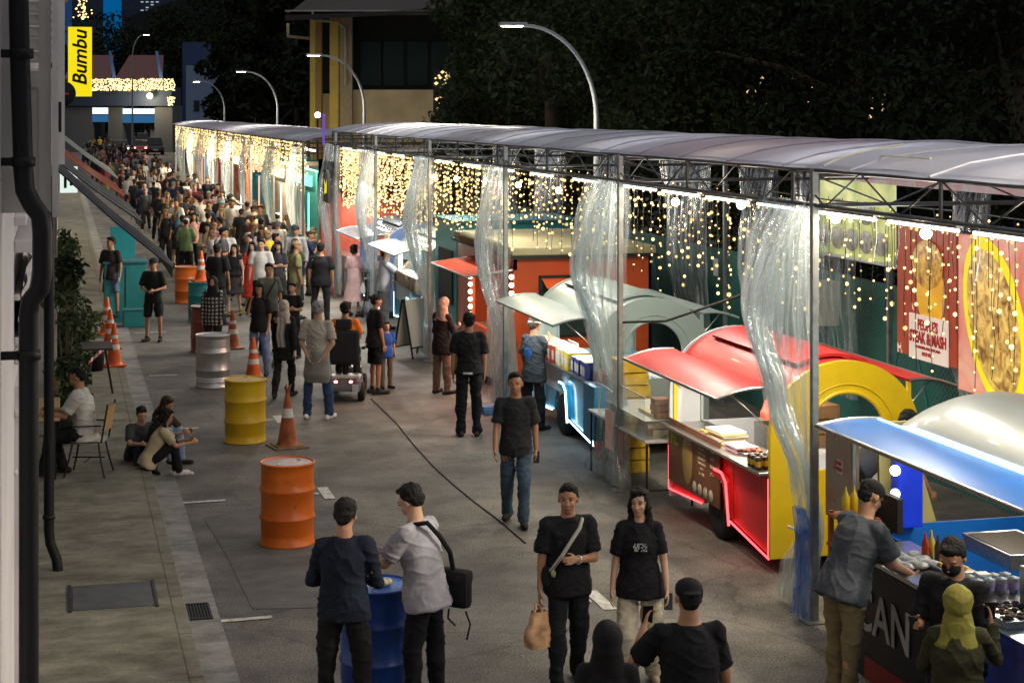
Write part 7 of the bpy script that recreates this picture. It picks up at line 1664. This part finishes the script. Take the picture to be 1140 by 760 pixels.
# ================================================================ mobility scooter with rider
sg_=G(389,447); sr=empty('mobility_scooter',(sg_.x,sg_.y+.35,0),-(AZ+R(0)),'grey and black mobility scooter with lit red tail lights seen from behind','scooter')
m_sg=M('scooter grey',(.16,.16,.17),rough=.35,coat=.3); m_sl=M('scooter pale trim',(.45,.44,.42),rough=.35)
MB().box(-.27,.27,-.42,.10,.16,.40,.06).build('rear_shell',sr,m_sg); MB().box(-.25,.25,-.44,-.30,.38,.43,.015).build('rear_trim',sr,m_sl)
MB().box(-.24,.24,.05,.62,.14,.19,.02).box(-.2,.2,.55,.85,.16,.42,.05).build('floor_board',sr,m_sg)
for sx_ in (-1,1):
    for yy in (-.22,.72):
        w_=empty('wheel',(.27*sx_ if yy<0 else .22*sx_,yy,.15)); w_.parent=sr; T=Matrix.Rotation(R(90),4,'Y'); MB().lathe([(.08,-.05),(.135,-.05),(.15,-.03),(.15,.03),(.135,.05),(.08,.05)],22,T=T).build('tyre',w_,m_tyre); MB().lathe([(0,-.04),(.085,-.045),(.085,.045),(0,.04)],18,T=T).build('rim',w_,m_rim)
    MB().box(.07*sx_-.0 if sx_>0 else -.19,.19 if sx_>0 else -.07,-.435,-.42,.31,.355,.004).build('tail_light_case',sr,M('tail case',(.25,.01,.01)))
    MB().ball((.12*sx_,-.44,.332),(.030,.012,.020),10,6).build('tail_light',sr,EM('tail light',(1,.25,.2),14))
MB().box(.14,.24,-.445,-.43,.17,.29).build('number_plate',sr,M('plate',(.45,.45,.5)))
MB().tube([(0,-.08,.40),(0,-.08,.58)],.05,10).build('seat_post',sr,m_iron); MB().box(-.24,.24,-.30,.16,.58,.68,.035).build('seat',sr,M('seat vinyl',(.015,.015,.017),rough=.4))
MB().box(-.25,.25,-.38,-.28,.62,1.14,.045).build('backrest',sr,M('seat vinyl')); MB().box(-.13,.13,-.39,-.30,1.15,1.32,.035).build('headrest',sr,M('seat vinyl'))
for sx_ in (-1,1): MB().box(sx_*.30-.03,sx_*.30+.03,-.26,.12,.82,.87,.015).build('armrest',sr,m_iron)
MB().tube([(0,.70,.35),(0,.62,.9),(0,.50,1.02)],.025,8).tube([(-.25,.45,1.0),(0,.5,1.03),(.25,.45,1.0)],.016,8).build('tiller',sr,m_iron)
bpy.context.view_layer.update(); sp_=sr.matrix_world@Vector((0,-.10,0)); 
r50,k50=person(sp_.x,sp_.y,0,'man in an orange t-shirt riding the mobility scooter, seen from behind',pose='drive',h=1.66,top=(.62,.17,.02),bcol=(.03,.03,.03),q=1,abs_z=.80)
# ================================================================ stroller
st=G(418,352); so=empty('stroller',(st.x,st.y,0),R(-20),'black baby stroller with a tall hood in front of the woman in pink','stroller')
MB().grid(lambda u,v:(-.22+.44*v,.30*math.cos(R(20)+R(120)*u),.62+.45*math.sin(R(20)+R(120)*u)),12,4).build('hood',so,mcl(BLK)); MB().box(-.2,.2,-.25,.25,.36,.42,.02).box(-.2,.2,-.28,-.2,.38,.85,.02).build('seat',so,mcl((.02,.02,.02)))
MB().tube([(-.22,-.45,1.02),(-.22,.3,.12)],.014,6).tube([(.22,-.45,1.02),(.22,.3,.12)],.014,6).tube([(-.22,.1,.6),(-.24,-.3,.12)],.014,6).tube([(.22,.1,.6),(.24,-.3,.12)],.014,6).tube([(-.22,-.45,1.02),(.22,-.45,1.02)],.014,6).build('frame',so,m_iron)
for sx_ in (-1,1):
    for yy in (-.3,.3): MB().lathe([(0,-.02),(.08,-.02),(.085,0),(.08,.02),(0,.02)],16,T=Matrix.Translation((sx_*.24,yy,.09))@Matrix.Rotation(R(90),4,'Y')).build('wheel',so,m_tyre)
bag('shopping_bag',(st.x-.25,st.y-.15,.55),'white shopping bag hanging at the stroller handle',m_white,.25,.32,.1)
# ================================================================ parked cars far up the street
def car(X,Y,rz,label,col,suv=False,tail=False,head=False):
    r=empty('parked_car',(X,Y,0),rz,label,'car'); mat=M('car paint %s'%label[:14],col,rough=.2,metal=.3,coat=.7,var=.03); L_=4.3; W_=1.75
    h1=.95 if not suv else 1.05; h2=1.45 if not suv else 1.72
    def prof(z0,pts,w,inset=0): 
        mb=MB(); n=len(pts)
        mb.prism([(-w/2,y_,z_) for y_,z_ in pts],(w,0,0)); return mb
    bd=prof(0,[(-2.1,.35),(-2.15,.6),(-2.08,.88),(-1.6,h1),(1.0,h1),(1.9,.80),(2.15,.62),(2.12,.32),(1.75,.22),(-1.8,.22)],W_); o=bd.build('body',r,mat); add_mod_bevel(o,.07,3)
    ca=MB(); b0,b1,t0,t1=(-1.75 if suv else -1.45,1.05,-1.5 if suv else -.95,.35)
    vs=[(-.80,b0,h1-.02),(.80,b0,h1-.02),(.80,b1,h1-.02),(-.80,b1,h1-.02),(-.62,t0,h2),(.62,t0,h2),(.62,t1,h2),(-.62,t1,h2)]
    ca.add(vs,[(0,1,5,4),(1,2,6,5),(2,3,7,6),(3,0,4,7)]); ca.build('window',r,M('car glass',(.015,.02,.025),rough=.08))
    rf=MB().box(-.63,.63,t0-.02,t1+.02,h2-.01,h2+.04,.02).build('roof',r,mat)
    for sx_ in (-1,1):
        for yy in (-1.3,1.32): MB().lathe([(0,-.1),(.2,-.11),(.22,-.1),(.31,-.1),(.33,-.07),(.33,.07),(.31,.1),(.22,.1),(.2,.11),(0,.1)],20,T=Matrix.Translation((sx_*.80,yy,.33))@Matrix.Rotation(R(90),4,'Y')).build('wheel',r,m_tyre)
        MB().box(sx_*.62-.16,sx_*.62+.16,-2.19,-2.10,.66,.80,.01).build('tail_light',r,EM('car tail lit',(1,.25,.15),9) if tail else M('tail glass',(.3,.01,.01),rough=.2))
        MB().box(sx_*.62-.16,sx_*.62+.16,2.05,2.14,.58,.70,.01).build('headlight',r,EM('headlight lit',(1,.97,.85),8) if head else M('lamp glass',(.5,.5,.5),rough=.1))
    MB().box(-.26,.26,-2.18,-2.14,.45,.57).build('number_plate',r,m_white)
for px,fy_,lb,col,kw in ((155,172,'red car with glowing tail lights',(.35,.02,.02),dict(tail=True)),(134,172,'silver car with headlights on at the left',(.35,.37,.40),dict(head=True,rz=PI)),(172,172,'black and white patterned van by the fairy lights',(.04,.04,.05),dict(suv=True)),(118,166,'black van under the awnings',(.02,.025,.03),dict(suv=True)),(158,164,'silver van behind the red car',(.40,.42,.45),dict(suv=True)),(137,164,'dark car behind the silver one',(.03,.03,.04),dict(suv=True)),(100,164,'dark blue car half hidden by the left facade',(.02,.04,.10),dict()),(126,181,'blue car with a lit rear nearest the crowd',(.02,.05,.14),dict(tail=True))):
    g_=G(px,fy_); rz=kw.pop('rz',0); car(g_.x,g_.y,rz,lb,col,**kw)
# small litter on the road
for i,(px,py,lb) in enumerate(((536,460,'blue and white box lying by the foot of the plastic curtain'),)):
    g_=G(px,py); o=MB().box(-.2,.2,-.15,.15,0,.12,.01).mat(m_blue).build('carton'); o.data.materials.clear(); o.data.materials.append(M('blue white carton',(.12,.25,.45),var=.6,nscale=8)); o.location=(g_.x+.2,g_.y,0.001); tag(o,lb,'box')
lb_=MB(); q_=random.Random(12)
for i in range(34):
    x=q_.uniform(-.0,6); y=q_.uniform(13,40); s_=q_.uniform(.008,.025); lb_.add([(x,y,.006),(x+s_,y+s_*.3,.007),(x+s_*.8,y+s_,.006),(x-s_*.2,y+s_*.8,.008)],[(0,1,2,3)])
tag(lb_.build('litter',None,M('litter pale',(.4,.38,.33))),'tiny scraps of litter scattered on the asphalt','litter',kind='stuff')
